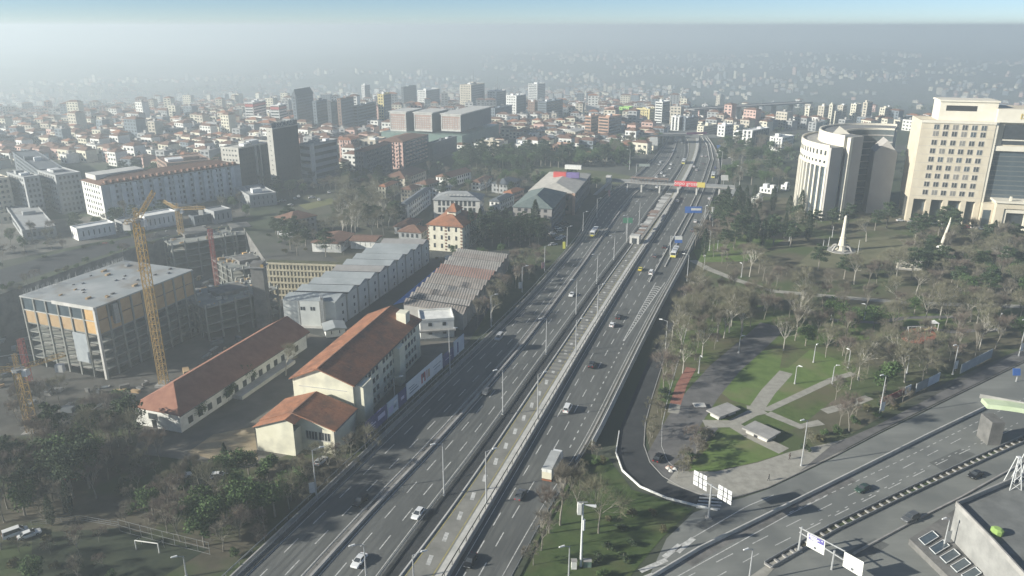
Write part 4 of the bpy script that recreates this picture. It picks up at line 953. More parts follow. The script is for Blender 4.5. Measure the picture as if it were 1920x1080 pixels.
# open frames of the other blocks in the pit
def open_frame(label, Bp, rz, w, d, floors, fh, seed=1, m_=M_GRC):
    t = thing('concrete_frame', label, 'structure frame', Bp, rz); rnd = random.Random(seed); c = Bp + Vector((math.cos(rz) * w - math.sin(rz) * d, math.sin(rz) * w + math.cos(rz) * d, 0)) / 2
    BUSY.append((c.x, c.y, math.hypot(w, d) * .5))
    for k in range(1, floors + 1): part('floor_slab', m_, t, lambda m: m.box(0, w, 0, d, k * fh - .35, k * fh))
    me = MB().box(-.35, .35, -.35, .35, 0, floors * fh + 1.4).mesh('column', m_)
    nx, ny = max(2, int(w / 6)), max(2, int(d / 6))
    for i in range(nx + 1):
        for j in range(ny + 1):
            if i in (0, nx) or j in (0, ny): link('column', me, t, None, (min(max(w * i / nx, .4), w - .4), min(max(d * j / ny, .4), d - .4), 0))
    part('core', M_CONCD, t, lambda m: m.box(w * .3, w * .7, d * .3, d * .7, 0, floors * fh + 1.8))
    for k in range(34):
        xx, yy, s = rnd.uniform(1, w - 3), rnd.uniform(1, d - 2), rnd.uniform(.5, 2.4)
        part('timber_pile', [M_OSB, M_CONC, M_STEEL, M_TAN, M_CONCL][k % 5], t, lambda m: m.box(xx, xx + s, yy, yy + s * rnd.uniform(.2, .8), floors * fh + .01, floors * fh + rnd.uniform(.3, 1.6)))
    return t
fB = P(392, 640, PITZ); open_frame('dark unfinished concrete frame right of the tan panelled building', fB, R(70 - 22), 34, 24, 4, 3.6, 2)
open_frame('second concrete frame covered with timber and rebar below the retaining wall', P(440, 560, PITZ), R(40), 24, 26, 4, 3.4, 3)
open_frame('far concrete frame littered with formwork behind the flat grey roof', P(330, 520, PITZ), R(40), 34, 34, 5, 3.4, 5)
open_frame('far concrete frame with yellow beams near the thin red mast', P(420, 500, PITZ), R(30), 26, 30, 5, 3.3, 6)
tw = thing('lift_shaft', 'tall dark concrete lift shaft at the end of the ribbed wall', 'shaft', P(496, 612, PITZ))
part('shaft_wall', M_CONCD, tw, lambda m: m.prism([(-2.6, -2), (2.6, -2), (2.6, 3), (-2.6, 3)], 0, 29)); part('platform', M_STEEL, tw, lambda m: m.box(-3.4, 3.4, -2.8, 3.6, 27.2, 27.5)); part('platform_rail', M_YMETAL, tw, lambda m: m.box(2.0, 3.3, -2.7, -2.6, 27.5, 28.8))
# ribbed retaining wall
ra, rb_ = PIT[6], PIT[5]; dirv = (rb_ - ra); LW = dirv.length
rw = thing('ribbed_wall', 'pale ribbed retaining wall with horizontal beams above the excavation', 'wall', Vector((ra.x, ra.y, PITZ)), math.atan2(dirv.y, dirv.x))
M_RW = mat('ochre_concrete', (.34, .31, .22), (.45, .41, .30), .4, .9, .1); M_RWD = mat('ochre_recess_shade', (.17, .155, .12), (.24, .22, .17), .4, .9)  # darker recess copy paints in the shade between the piles
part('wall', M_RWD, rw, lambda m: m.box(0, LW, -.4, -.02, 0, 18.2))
bm = MB().box(0, LW, -1.1, -.41, 0, .8).mesh('wall_beam', M_RW)
for k in range(6): link('wall_beam', bm, rw, None, (0, 0, 17.4 - 3.1 * k))
bp = MB().box(-.35, .35, -.85, -.41, 0, 18).mesh('pile', M_RW)
for i in range(int(LW / 1.7)): link('pile', bp, rw, None, (1 + i * 1.7, 0, 0))
part('bush_strip', mat('scrub', (.05, .06, .03), (.11, .105, .06), .4, .95), rw, lambda m: m.box(0, LW, .3, 3, 17.9, 18.6))

# ---- tower cranes
def lattice(m, p0, p1, w, step, r, tri=False):
    p0, p1 = Vector(p0), Vector(p1); d = p1 - p0; n = max(1, int(d.length / step)); d.normalize()
    up = Vector((0, 0, 1)) if abs(d.z) < .9 else Vector((1, 0, 0)); u = d.cross(up).normalized(); v = u.cross(d)
    cs = [(-1, -1), (1, -1), (1, 1), (-1, 1)] if not tri else [(-1, -1), (1, -1), (0, 1)]
    rings = [[p0 + (p1 - p0) * (k / n) + u * a * w / 2 + v * b * w / 2 for a, b in cs] for k in range(n + 1)]
    c = len(cs)
    for j in range(c): m.beam(rings[0][j], rings[n][j], r)
    for k in range(n):
        for j in range(c):
            m.beam(rings[k][j], rings[k + 1][(j + 1) % c], r * .6); m.beam(rings[k + 1][j], rings[k + 1][(j + 1) % c], r * .6)
def crane(label, base, top, w, jibs, cab=True, m_=M_YMETAL, apex=4.0, step=None):
    t = thing('tower_crane', label, 'crane', base); h = top
    part('mast', m_, t, lambda m: lattice(m, (0, 0, 0), (0, 0, h), w, step or w * 1.1, w * .11)); part('footing', M_CONC, t, lambda m: m.box(-w, w, -w, w, -.2, .8))
    for nm, e, ww in jibs: part(nm, m_, t, lambda m: lattice(m, (0, 0, h + .3), (e[0], e[1], h + .3 + e[2]), ww, ww * 1.2, ww * .12, True))
    if cab:
        part('slewing_ring', M_STEEL, t, lambda m: m.lathe([(w * .8, h - .6), (w * .8, h + .2)], 10)); part('cab', M_WMETAL, t, lambda m: m.box(w * .5, w * .5 + 1.6, -1.0, 1.0, h - 2.2, h + .1))
        part('tower_head', m_, t, lambda m: lattice(m, (0, 0, h), (0, 0, h + apex), w * .5, 1.2, .12, True))
        for nm, e, ww in jibs:
            part('tie_bar', M_STEEL, t, lambda m: m.beam((0, 0, h + apex), (e[0] * .75, e[1] * .75, h + .6 + e[2] * .75), .12))
            if nm == 'counter_jib': part('counterweight', M_CONCL, t, lambda m: m.box(e[0] * .85 - 1.2, e[0] * .85 + 1.2, e[1] * .85 - .8, e[1] * .85 + .8, h - 2.2, h + .2))
    return t
b = P(308, 722, PITZ); crane('tall yellow lattice crane rising beside the tan panelled building', b, hgt(b, 412), 2.4, [('jib', (1.5, 11, 7), 1.4), ('counter_jib', (-1, -6, .4), 1.3)], apex=4)
b = P(62, 812, PITZ); crane('yellow crane with a long boom and white counterweights at the edge of the woodland', b, hgt(b, 692), 2.4, [('jib', (-46, -14, 3), 1.5), ('counter_jib', (13, 3.5, 3.2), 1.3)], apex=5)
b = P(349, 500, PITZ); crane('small yellow crane standing behind the concrete frames', b, hgt(b, 392), 2.2, [('jib', (-14, 16, .5), 1.3), ('counter_jib', (16, -4, 1.5), 1.3)], apex=3)
b = P(410, 556, PITZ); crane('thin red mast rising from the far concrete frames', b, hgt(b, 430), 1.6, [], False, M_RMETAL)
b = P(208, 520, PITZ); crane('short red mast behind the flat grey roof', b, hgt(b, 455), 1.6, [], False, M_RMETAL)
b = P(57, 720, PITZ); crane('red mast climbing the left side of the tan building', b, hgt(b, 636), 1.5, [], False, M_RMETAL)

# ---- hoardings along the highway
HB = shift(lL0, -3.2)
def hoard(ya, yb, h, z0, m_, label, prints=()):
    a = min(HB, key=lambda p: abs(proj(p)[1] - ya)); 
    def on(yv):
        for p, q in zip(HB, HB[1:]):
            yp, yq = proj(p)[1], proj(q)[1]
            if yp >= yv >= yq: return p.lerp(q, (yp - yv) / (yp - yq))
    a, b = on(ya), on(yb); d = b - a; L = d.length
    t = thing('hoarding', label, 'billboard', Vector((a.x, a.y, 0)), math.atan2(d.y, d.x))
    part('board', m_, t, lambda m: m.box(0, L, -.12, .12, z0, z0 + h))
    pm_ = MB().box(-.1, .1, .13, .33, 0, z0 + h).mesh('post', M_STEEL)
    for i in range(int(L / 4) + 1): link('post', pm_, t, None, (min(.2 + i * 4, L - .2), 0, 0))
    for x0, x1, za, zb, pmm in prints: part('print', pmm, t, lambda m: m.box(L * x0, L * x1, -.14, -.122, z0 + h * za, z0 + h * zb))
    return t, L
H_NAVY, H_SKY, H_W = mat('navy_print', (.05, .05, .15), (.075, .075, .20), .3, .6), mat('sky_print', (.36, .42, .50), (.50, .56, .62), .25, .6), mat('white_print', (.56, .60, .63), (.66, .69, .70), .2, .6)
P_G, P_R, P_D, P_P = flat('grey_ink', (.22, .25, .29)), flat('red_ink', (.36, .10, .10)), flat('dark_ink', (.12, .08, .10)), flat('pale_ink', (.42, .42, .58))
hoard(826, 790, 4.6, .8, H_NAVY, 'navy blue hoarding with pale lettering above the woodland guard rail', [(.1, .4, .3, .36, P_P), (.1, .45, .46, .54, P_P), (.12, .3, .62, .68, P_P), (.55, .9, .4, .7, P_P)])
hoard(789, 771, 4.6, .8, H_SKY, 'pale picture hoarding between two navy boards', [(.1, .5, .2, .6, P_P), (.55, .8, .3, .5, P_G), (.6, .9, .6, .75, H_W)])
hoard(770, 757, 4.6, .8, H_NAVY, 'short navy hoarding before the long white one', [(.3, .7, .4, .6, P_P)])
hoard(756, 695, 5.2, 1.0, H_W, 'long white hoarding with grey lines of text and dark red letters', [(.06, .30, .22, .30, P_G), (.08, .26, .40, .47, P_G), (.05, .2, .56, .62, P_G), (.38, .42, .2, .8, P_R), (.42, .46, .5, .8, P_D), (.46, .50, .2, .8, P_R), (.53, .55, .25, .8, P_R), (.57, .62, .25, .75, flat('tan_ink', (.40, .28, .20))), (.72, .95, .55, .60, P_G), (.75, .92, .35, .40, P_G)])
hoard(694, 676, 4.2, .8, H_NAVY, 'navy hoarding beyond the long white one', [(.2, .8, .45, .5, P_P)])
hoard(675, 658, 5.4, 1.0, H_SKY, 'last pale hoarding with a dark blue upright stripe', [(.3, .42, .1, .8, H_NAVY)])
# ================================================================== courthouse
M_TRAV = mat('travertine', (.52, .46, .35), (.62, .56, .44), .15, .85, .05); M_TRAVL = mat('pale_travertine', (.62, .58, .48), (.70, .66, .56), .15, .85); M_TRAVS = mat('grey_shade_travertine', (.36, .34, .32), (.42, .40, .375), .1, .85)  # greyed stone copy puts shade into the end walls and courtyard block
T0 = G(1697, 414); T0.z = 0
ur = R(-16)
court = thing('courthouse', 'beige stone courthouse with a window tower and a curved ring wing', 'courthouse', T0, ur)
BUSY += [(T0.x + 45, T0.y + 5, 52), (T0.x - 25, T0.y + 35, 62), (T0.x - 45, T0.y + 10, 22)]
HTW = 56.0
part('tower_wall', M_TRAV, court, lambda m: m.box(0, 36, 0, 26, 13, HTW)); 
for x in (0, 9.0, 17.5, 26.5, 33.5): part('pillar', M_TRAV, court, lambda m: m.box(x, x + 2.5, 0, 4, -1, 12.98))
part('ground_glass', M_GLASSB, court, lambda m: m.box(.5, 35.5, 3.2, 24, -1, 12.9)); part('tower_base', M_TRAV, court, lambda m: m.box(.5, 35.5, 4.1, 25, -1, 12.95))
wf = MB().box(0, 2.7, -.16, .02, 0, 2.9).mesh('window', M_TRAVS); wp = MB().box(.22, 2.48, -.2, -.161, .22, 2.68).mesh('pane', M_GLASS); wps = [MB().box(.22, 2.48, -.2, -.161, .22, 2.68).mesh('pane', q) for q in (M_GLASS, M_GLASS, M_GLASSB, mat('drawn_blind', (.17, .165, .15), (.24, .23, .21), .5, .5))]; wr_ = random.Random(31); wt = MB().box(1.28, 1.42, -.24, -.201, .22, 2.68).mesh('mullion', M_TRAVL)
rows = [15.6, 20.2, 24.8, 29.4, 34.0, 38.6, 43.2, 48.0, 51.6]
for z in rows:
    for i in range(6):
        o = link('window', wf, court, None, (6.2 + i * 4.6, 0, z)); link('pane', wr_.choice(wps), o); link('mullion', wt, o)
for z in [14.9 + 4.62 * i for i in range(9)]: part('panel_joint', M_TRAVS, court, lambda m: m.box(.3, 35.7, -.05, -.003, z, z + .12))
part('roof_house', M_TRAVL, court, lambda m: m.box(9, 37, 6, 22, HTW, 66)); part('roof_recess', M_DARKM, court, lambda m: m.box(12, 27, 5.9, 5.99, 61.2, 64)); part('cornice', M_TRAVL, court, lambda m: m.box(-.5, 36.1, -.5, -.01, HTW - .9, HTW + .5))
part('roof_house_cap', M_TRAVL, court, lambda m: m.box(8.4, 37.6, 5.4, 22.6, 66.02, 66.9))
# centre with curtain wall
part('centre_wall', M_TRAV, court, lambda m: m.box(36.01, 110, 3, 28, -1, 63)); part('attic_band', M_TRAVL, court, lambda m: m.box(36.02, 110, 1.2, 2.98, 56.2, 63.2))
lettering('ISTANBUL ADALET SARAYI', court, 4.2, (72, 1.0, 58.2), (R(90), 0, 0), mat('gilt', (.60, .45, .08), rough=.4, metal=.3))
part('attic_glass', M_GLASS, court, lambda m: m.box(41, 68, 2.6, 2.98, 44.5, 55)); part('attic_transom', M_TRAVL, court, lambda m: m.box(41, 68, 2.3, 2.59, 46.6, 47.2))
part('belt_course', M_TRAVL, court, lambda m: m.box(36.02, 69, .9, 2.95, 41.2, 43.8))
gp = MB().box(0, 32, 2.55, 2.98, 0, 2.1).mesh('glass_band', M_GLASSB); gs = MB().box(0, 32, 2.35, 2.54, 2.1, 2.6).mesh('spandrel', mat('spandrel', (.10, .115, .11), (.15, .16, .155), .2, .4))
for k in range(11):
    o = link('glass_band', gp, court, None, (37.5, 0, 12.2 + 2.62 * k)); link('spandrel', gs, o)
for x in (36.02, 69.6): part('pier', M_TRAVL, court, lambda m: m.box(x, x + (1.4 if x < 40 else 7), .3, 2.98, -1, 56.1 if x < 40 else 62))
part('right_glass', M_GLASSB, court, lambda m: m.box(80, 108, 2.6, 2.98, 12, 52))
# portico
part('portico', M_TRAV, court, lambda m: (m.box(42, 46, -7, 2.9, -1, 11.5), m.box(58, 62, -7, 2.9, -1, 11.5), m.box(42, 62, -7, 2.9, 11.51, 14.6)), 'stuff')
part('portico_frame', M_TRAVL, court, lambda m: (m.box(46.1, 47.6, -6.4, -5, -1, 9.2), m.box(56.4, 57.9, -6.4, -5, -1, 9.2), m.box(46.1, 57.9, -6.4, -5, 9.21, 11)), 'stuff')
part('door', M_GLASS, court, lambda m: m.box(47.7, 56.3, -4.4, -4, -1, 9)); part('portico_cornice', M_TRAVL, court, lambda m: m.box(41, 63, -8, 2.8, 14.61, 15.6)); part('low_wing', M_TRAV, court, lambda m: m.box(36.5, 41.9, -3, 2.9, -1, 13)); part('low_wing_glass', M_GLASSB, court, lambda m: m.box(37.2, 41, -3.1, -3.01, 0, 9.5))
for x in (48, 55): part('lamp_block', M_TRAVL, court, lambda m: m.box(x, x + 1, -6, -5, 15.62, 18))
# ring wing: local coordinates of the courthouse
RO, RM, RI, HO, HI = 48.0, 39.0, 20.0, 41.5, 46.5
Pc = G(1537, 414); ph0 = R(206); Cc = Pc - Vector((math.cos(ph0), math.sin(ph0), 0)) * RO
inv = Matrix.Rotation(-ur, 3, 'Z'); cl = inv @ (Cc - T0)
def arc(r, a): a = R(a) - ur; return (cl.x + r * math.cos(a), cl.y + r * math.sin(a))
def ring(m, r0, r1, z0, z1, a0, a1, n):
    vs = []
    for i in range(n + 1):
        a = a0 + (a1 - a0) * i / n
        for r in (r0, r1):
            for z in (z0, z1): vs.append((*arc(r, a), z))
    fs = []
    for i in range(n):
        b = i * 4; c = b + 4
        fs += [(b, b + 1, c + 1, c), (b + 2, c + 2, c + 3, b + 3), (b + 1, b + 3, c + 3, c + 1)]
    fs += [(0, 2, 3, 1), (n * 4, n * 4 + 1, n * 4 + 3, n * 4 + 2)]
    m.add(vs, fs)
wing = part('ring_wing', M_TRAVL, court, lambda m: ring(m, RM, RO, 30.5, HO, 206, 60, 40)); 
part('ring_glass', M_GLASSB, wing, lambda m: ring(m, RM, RO - .9, -1, 30.49, 205.7, 60, 40))
for a in range(206, 120, -5): part('pilaster', M_TRAVL, wing, lambda m: m.prism([arc(RO - .95, a), arc(RO - .95, a - 1.4), arc(RO + .35, a - 1.4), arc(RO + .35, a)], -1, 30.48))
for z in (32.4, 36.8):
    for a in range(204, 126, -4): part('window', M_GLASS, wing, lambda m: m.prism([arc(RO - .2, a), arc(RO - .2, a - 1.7), arc(RO + .07, a - 1.7), arc(RO + .07, a)], z, z + (1.5 if z < 33 else 2.6)))
part('end_wall', M_TRAVS, wing, lambda m: m.prism([arc(RM, 206.1), arc(RO, 206.1), arc(RO, 207.6), arc(RM, 207.6)], -1, HO - .02))
part('ring_roof', M_CONC, wing, lambda m: ring(m, RM + .6, RO - .8, HO + .002, HO + .1, 205, 61, 40)); part('ring_parapet', M_TRAVL, wing, lambda m: ring(m, RO - .7, RO, HO + .003, HO + 1.1, 206, 60, 40))
inner = part('inner_wing', M_TRAVL, court, lambda m: ring(m, RI + 4, RM - .1, -1, HI, 208, 60, 40))
part('end_wall', M_TRAVS, inner, lambda m: m.prism([arc(RI + 4, 208.1), arc(RM - 4.5, 208.1), arc(RM - 4.5, 209.6), arc(RI + 4, 209.6)], -1, HI - .02)); part('slit_glass', M_GLASS, inner, lambda m: m.prism([arc(RM - 1.8, 208.05), arc(RM - .2, 208.05), arc(RM - .2, 208.6), arc(RM - 1.8, 208.6)], -1, HI - 6)); part('lit_pier', M_TRAVL, inner, lambda m: m.prism([arc(RM - 4.4, 208.1), arc(RM - 2, 208.1), arc(RM - 2, 212), arc(RM - 4.4, 212)], -1, HI - .03))
part('inner_roof', mat('roof_felt', (.16, .165, .165), (.23, .235, .23), .1, .9), inner, lambda m: ring(m, RI + 5, RM - 1.2, HI + .002, HI + .1, 207, 61, 40)); part('inner_parapet', M_TRAVL, inner, lambda m: ring(m, RM - 1.1, RM - .11, HI + .003, HI + 1.2, 208, 60, 40))
part('courtyard_glass', mat('shaded_glass', (.09, .11, .115), (.13, .15, .155), .15, .25), inner, lambda m: ring(m, RI + 3.4, RI + 3.99, 2, HI - 1, 207.5, 60, 30))
for z in range(6, 44, 4): part('courtyard_band', M_TRAVS, inner, lambda m: ring(m, RI + 3.1, RI + 3.39, z, z + .7, 207, 60, 20))
sk = part('skylight', M_TRAVL, inner, lambda m: m.add([(*arc(26, 190), HI + .12), (*arc(36, 186), HI + .12), (*arc(28, 160), HI + .12), (*arc(30, 178), HI + 4)], [(0, 1, 3), (1, 2, 3), (2, 0, 3)]))
part('court_block', M_TRAVS, court, lambda m: m.box(-19, -7, 14, 30, -1, 36)); part('court_block_roof', M_TRAVS, court, lambda m: m.add([(-19, 14, 36.02), (-7, 14, 36.02), (-7, 30, 36.02), (-19, 30, 36.02), (-13, 14, 43), (-13, 30, 43)], [(0, 1, 4), (1, 2, 5, 4), (2, 3, 5), (3, 0, 4, 5)]))

# ================================================================== bridges
def bridge(label, a, b, z, wid, m_, piers, name='footbridge', cat='bridge', rail_h=1.1):
    a, b = G(*a), G(*b); d = b - a; L = d.length; z0 = min(a.z, b.z)
    t = thing(name, label, cat, Vector((a.x, a.y, z0)), math.atan2(d.y, d.x))
    part('deck', m_, t, lambda m: m.box(0, L, 0, wid, z, z + .7))
    for s in (-.02, wid - .1): part('railing', M_STEEL, t, lambda m: m.box(0, L, s, s + .12, z + .71, z + .7 + rail_h))
    for f in piers: part('pier', M_CONCL, t, lambda m: m.box(L * f - .5, L * f + .5, wid * .3, wid * .7, -2, z - .01))
    return t, L
fb, fl = bridge('covered footbridge with a red banner crossing the highway', (1146, 358), (1376, 372), 6.0, 4.0, M_CONC, (.13, .25, .40, .55, .70, .88))
part('canopy', mat('rust_canopy', (.20, .14, .11), (.28, .21, .17), 1.0, .8), fb, lambda m: m.box(fl * .16, fl * .47, -.3, 4.3, 9.6, 9.9))
for i in range(12): part('canopy_post', W_BRN, fb, lambda m: m.box(fl * (.165 + .027 * i), fl * (.165 + .027 * i) + .2, -.25, -.03, 6.8, 9.59))
ban = part('banner', flat('banner_red', (.55, .05, .06)), fb, lambda m: m.box(fl * .52, fl * .70, -.25, -.06, 5.9, 9.4))
part('yellow_banner', flat('banner_yellow', (.55, .45, .10)), fb, lambda m: m.box(fl * .701, fl * .765, -.25, -.06, 5.9, 9.2))
lettering('onpo grosa', fb, 3.3, (fl * .612, -.3, 6.9), (R(90), 0, 0), M_WHITE)
part('stair', M_STEEL, fb, lambda m: (m.beam((-1, 2, 6.2), (-8, -16, 0), 2.4, .4), m.beam((-1, 3, 6.2), (-6, 20, 0), 2.4, .4)), 'stuff'); part('lift_tower', M_CONCL, fb, lambda m: m.box(-4, -.5, 0, 4, 0, 10)); part('stair', M_STEEL, fb, lambda m: m.beam((fl, 2, 6.2), (fl - 4, -22, 0), 2.4, .4))
ob, ol = bridge('road overpass on round piers where the highway bends', (1168, 275), (1296, 272), 7.5, 14, M_CONC, (.12, .3, .45, .6, .78, .92), 'overpass')
part('banner', flat('banner_plum', (.22, .07, .16)), ob, lambda m: m.box(ol * .92, ol * 1.22, -.3, -.05, 8.5, 10.5))
bridge('long far viaduct on white piers across the hazy valley', (1300, 233), (1520, 226), 21, 18, M_CONC, (.1, .25, .4, .55, .7, .85), 'viaduct')
# metrobus station on the busway
s0, s1 = G(1193, 452), G(1252, 372); d = s1 - s0; SLn = d.length
stn = thing('bus_station', 'long bus station with a patchy canopy in the middle of the highway', 'station', s0, math.atan2(d.y, d.x))
part('platform', M_CONC, stn, lambda m: m.box(0, SLn, -2.4, 2.4, 0, .5)); rnd = random.Random(9)
for k in range(26):
    x = SLn * k / 26; part('canopy_panel', [M_CONCL, M_CONC, M_CONCD, W_BRN][rnd.randrange(4)], stn, lambda m: m.box(x + .1, x + SLn / 26 - .3, -2.6, 2.6 - rnd.uniform(0, 2), 3.2 + rnd.uniform(-.2, .3), 3.5))
    part('post', M_STEEL, stn, lambda m: m.box(x + .4, x + .6, -.1, .1, .5, 3.1))
part('ticket_hall', M_CONCL, stn, lambda m: m.box(-6, -1, -2.4, 2.4, 0, 4.2)); part('ticket_door', M_GLASS, stn, lambda m: m.box(-6.1, -6.01, -1.2, 1.2, .2, 3))
# green portal bridge at the right edge
pb = thing('green_bridge', 'pale green arched footbridge beam on a concrete pier over the boulevard', 'bridge', P(1858, 832))
o = pb.location; q0, q1 = P(1852, 760, 8) - o, P(2060, 800, 8) - o
part('arch_beam', mat('pale_green_paint', (.38, .46, .30), (.46, .53, .37), .4, .7), pb, lambda m: m.add([(*(q0.lerp(q1, f).xy), 6.6 + 2.2 * math.sin(math.pi * min(1, .12 + f)) * .5 + dz) if dy == 0 else (q0.lerp(q1, f).x + .6, q0.lerp(q1, f).y + 4, 6.6 + 2.2 * math.sin(math.pi * min(1, .12 + f)) * .5 + dz) for f in [i / 10 for i in range(11)] for dy in (0, 1) for dz in (0, 1.3)], [(i * 4, i * 4 + 4, i * 4 + 5, i * 4 + 1) for i in range(10)] + [(i * 4 + 1, i * 4 + 5, i * 4 + 7, i * 4 + 3) for i in range(10)] + [(i * 4 + 2, i * 4 + 3, i * 4 + 7, i * 4 + 6) for i in range(10)] + [(0, 1, 3, 2)]))
part('pier', M_CONCD, pb, lambda m: m.box(-1.6, 1.8, -1, 4, 0, 6.9)); part('deck_rail', M_CONC, pb, lambda m: m.beam(q0 + Vector((0, 4, .8)), q1 + Vector((0, 4, .8)), .2, 1.2))

# ================================================================== lamps, signs, masts
LAMP = {}
def lamp_mesh(h, arm):
    k = (round(h), arm)
    if k not in LAMP:
        h = k[0]; p = MB(); p.tube((0, 0, 0), (0, 0, h), .22, .10, 6); p.tube((0, 0, 0), (0, 0, .5), .34, .3, 6)
        a = MB(); a.tube((0, 0, h - .1), (arm, 0, h + .35), .07, .06, 5)
        hd = MB(); hd.add([(arm - .2, -.2, h + .25), (arm + 1.1, -.14, h + .3), (arm + 1.1, .14, h + .3), (arm - .2, .2, h + .25), (arm - .1, -.14, h + .55), (arm + .9, -.08, h + .48), (arm + .9, .08, h + .48), (arm - .1, .14, h + .55)], [(3, 2, 1, 0), (4, 5, 6, 7), (0, 1, 5, 4), (1, 2, 6, 5), (2, 3, 7, 6), (3, 0, 4, 7)])
        LAMP[k] = (p.mesh('pole', M_POLE), a.mesh('arm', M_POLE), hd.mesh('lamp_head', M_WMETAL))
    return LAMP[k]
def lamp(base, top, label, group, rz=0.0, arm=1.8, flag=None):
    B = G(*base) + Vector((0, 0, .02)); h = max(4, hgt(B, top)); t = thing('street_lamp', label, 'lamp post', B, rz, group)
    for nm, me in zip(('pole', 'arm', 'lamp_head'), lamp_mesh(h, arm)): link(nm, me, t)
    if flag: part('banner', flag, t, lambda m: m.box(-1.5, -.2, -.04, .04, 1.8, 4.6))
    return t
M_FLAG = mat('flag_white', (.64, .65, .64), (.50, .52, .52), 1.5, .7); M_FLAGR = mat('flag_red', (.50, .12, .12), (.60, .50, .48), 1.0, .7)
g = 'lamp posts on the woodland side of the highway'
for i, (bx, by, ty) in enumerate([(594, 935, 846), (741, 762, 712), (844, 700, 620), (921, 612, 553), (979, 548, 501), (1021, 510, 461), (1063, 462, 427), (1093, 436, 399), (1119, 408, 374)]):
    fl_ = M_FLAG if i in (0, 4) else (M_FLAGR if i == 5 else None)
    lamp((bx, by), ty, {0: 'tall lamp post with a white pennant at the woodland edge', 4: 'lamp post with a white pennant near the brown ribbed roofs', 5: 'lamp post with a red pennant on the grass verge'}.get(i, 'tall grey lamp post on the woodland side of the highway'), g, R(20), flag=fl_)
for bx, by, ty in [(688, 1100, 1018), (833, 930, 830), (943, 778, 694), (1024, 665, 596), (1080, 590, 527), (1119, 532, 478), (1151, 488, 441), (1175, 455, 406), (1198, 425, 377)]:
    lamp((bx, by), ty, 'tall grey lamp post on the rail left of the busway', 'lamp posts left of the busway', R(200))
for bx, by, ty in [(778, 1130, 1041), (912, 946, 848), (1008, 786, 703), (1079, 668, 602), (1120, 596, 537)]:
    lamp((bx, by), ty, 'slim lamp post on the wall right of the busway', 'lamp posts right of the busway', R(20))
for bx, by, ty in [(1247, 664, 602), (1288, 528, 480), (1330, 470, 433), (1180, 318, 282), (1352, 318, 284), (1214, 300, 270), (1330, 420, 388), (1370, 330, 296), (1386, 350, 312)]:
    lamp((bx, by), ty, 'lamp post between the highway and the park trees', 'lamp posts on the park side', R(160))
for bx, by, ty, fl_, lb in [(1502, 874, 788, None, 'lamp post on the pale plaza near the two walkers'), (1648, 782, 706, M_FLAG, 'lamp post with a white sign hanging over the boulevard pavement'), (1786, 702, 646, M_FLAG, 'lamp post with a white sign beside the grey hoarding'), (1910, 668, 600, M_FLAG, 'lamp post with a white sign at the far bend of the boulevard'),
                        (1404, 1092, 1026, None, 'lamp post standing behind the white direction signs'), (1768, 1032, 972, M_FLAG, 'lamp post with a white pennant beside the steel roof'), (350, 1082, 1044, None, 'lamp post at the corner of the football pitch'), (1066, 1095, 1022, None, 'short lamp post beside the utility cabinets')]:
    lamp((bx, by), ty, lb, 'single lamp posts', R(200), 1.2, fl_)
for i, (bx, by) in enumerate([(1385, 662), (1525, 680), (1558, 600), (1590, 690), (1620, 600), (1700, 700), (1345, 640), (1310, 700), (1490, 720), (1560, 720), (1870, 620), (1320, 505), (1390, 520), (1345, 470), (1480, 452)]):
    b = G(bx, by); lamp((bx, by), proj((b.x, b.y, 6.0))[1], 'short park lamp standing on the lawn', 'park lamps', R(40 * i), .6)
# camera mast on the island
B = P(1089, 1062); t = thing('camera_mast', 'tall white mast with a square camera box and horn on the green island', 'mast', B)
H_ = hgt(B, 942)
part('pole', M_WMETAL, t, lambda m: m.tube((0, 0, 0), (0, 0, H_), .28, .16, 8)); part('camera_box', M_WHITE, t, lambda m: m.box(-1.1, -.3, -.5, .5, H_ - 2.6, H_ - .2)); part('horn', M_WMETAL, t, lambda m: m.tube((.2, 0, H_ - .5), (2.6, 0, H_ - .9), .08, .35, 8)); part('antenna', M_WMETAL, t, lambda m: m.tube((.3, 0, H_ - 6.5), (.3, 0, H_ - 4), .3, .3, 8)); part('head_frame', M_STEEL, t, lambda m: m.box(-.8, .9, -.1, .1, H_ - .1, H_ + .15))
for lb, px, m_, s in [('white utility cabinet beside the camera mast', (1076, 1066), M_WHITE, (1.1, .9, 2.0)), ('green utility cabinet beside the camera mast', (1101, 1062), mat('cabinet_green', (.10, .16, .13), (.14, .20, .17), 1, .6), (1.6, 1.0, 1.5))]:
    t = thing('utility_cabinet', lb, 'cabinet', P(*px)); part('box', m_, t, lambda m: m.box(-s[0] / 2, s[0] / 2, -s[1] / 2, s[1] / 2, .15, s[2])); part('cap', M_CONC, t, lambda m: m.box(-s[0] / 2 - .06, s[0] / 2 + .06, -s[1] / 2 - .06, s[1] / 2 + .06, s[2] + .002, s[2] + .1)); part('plinth', M_CONCD, t, lambda m: m.box(-s[0] / 2, s[0] / 2, -s[1] / 2, s[1] / 2, 0, .148))
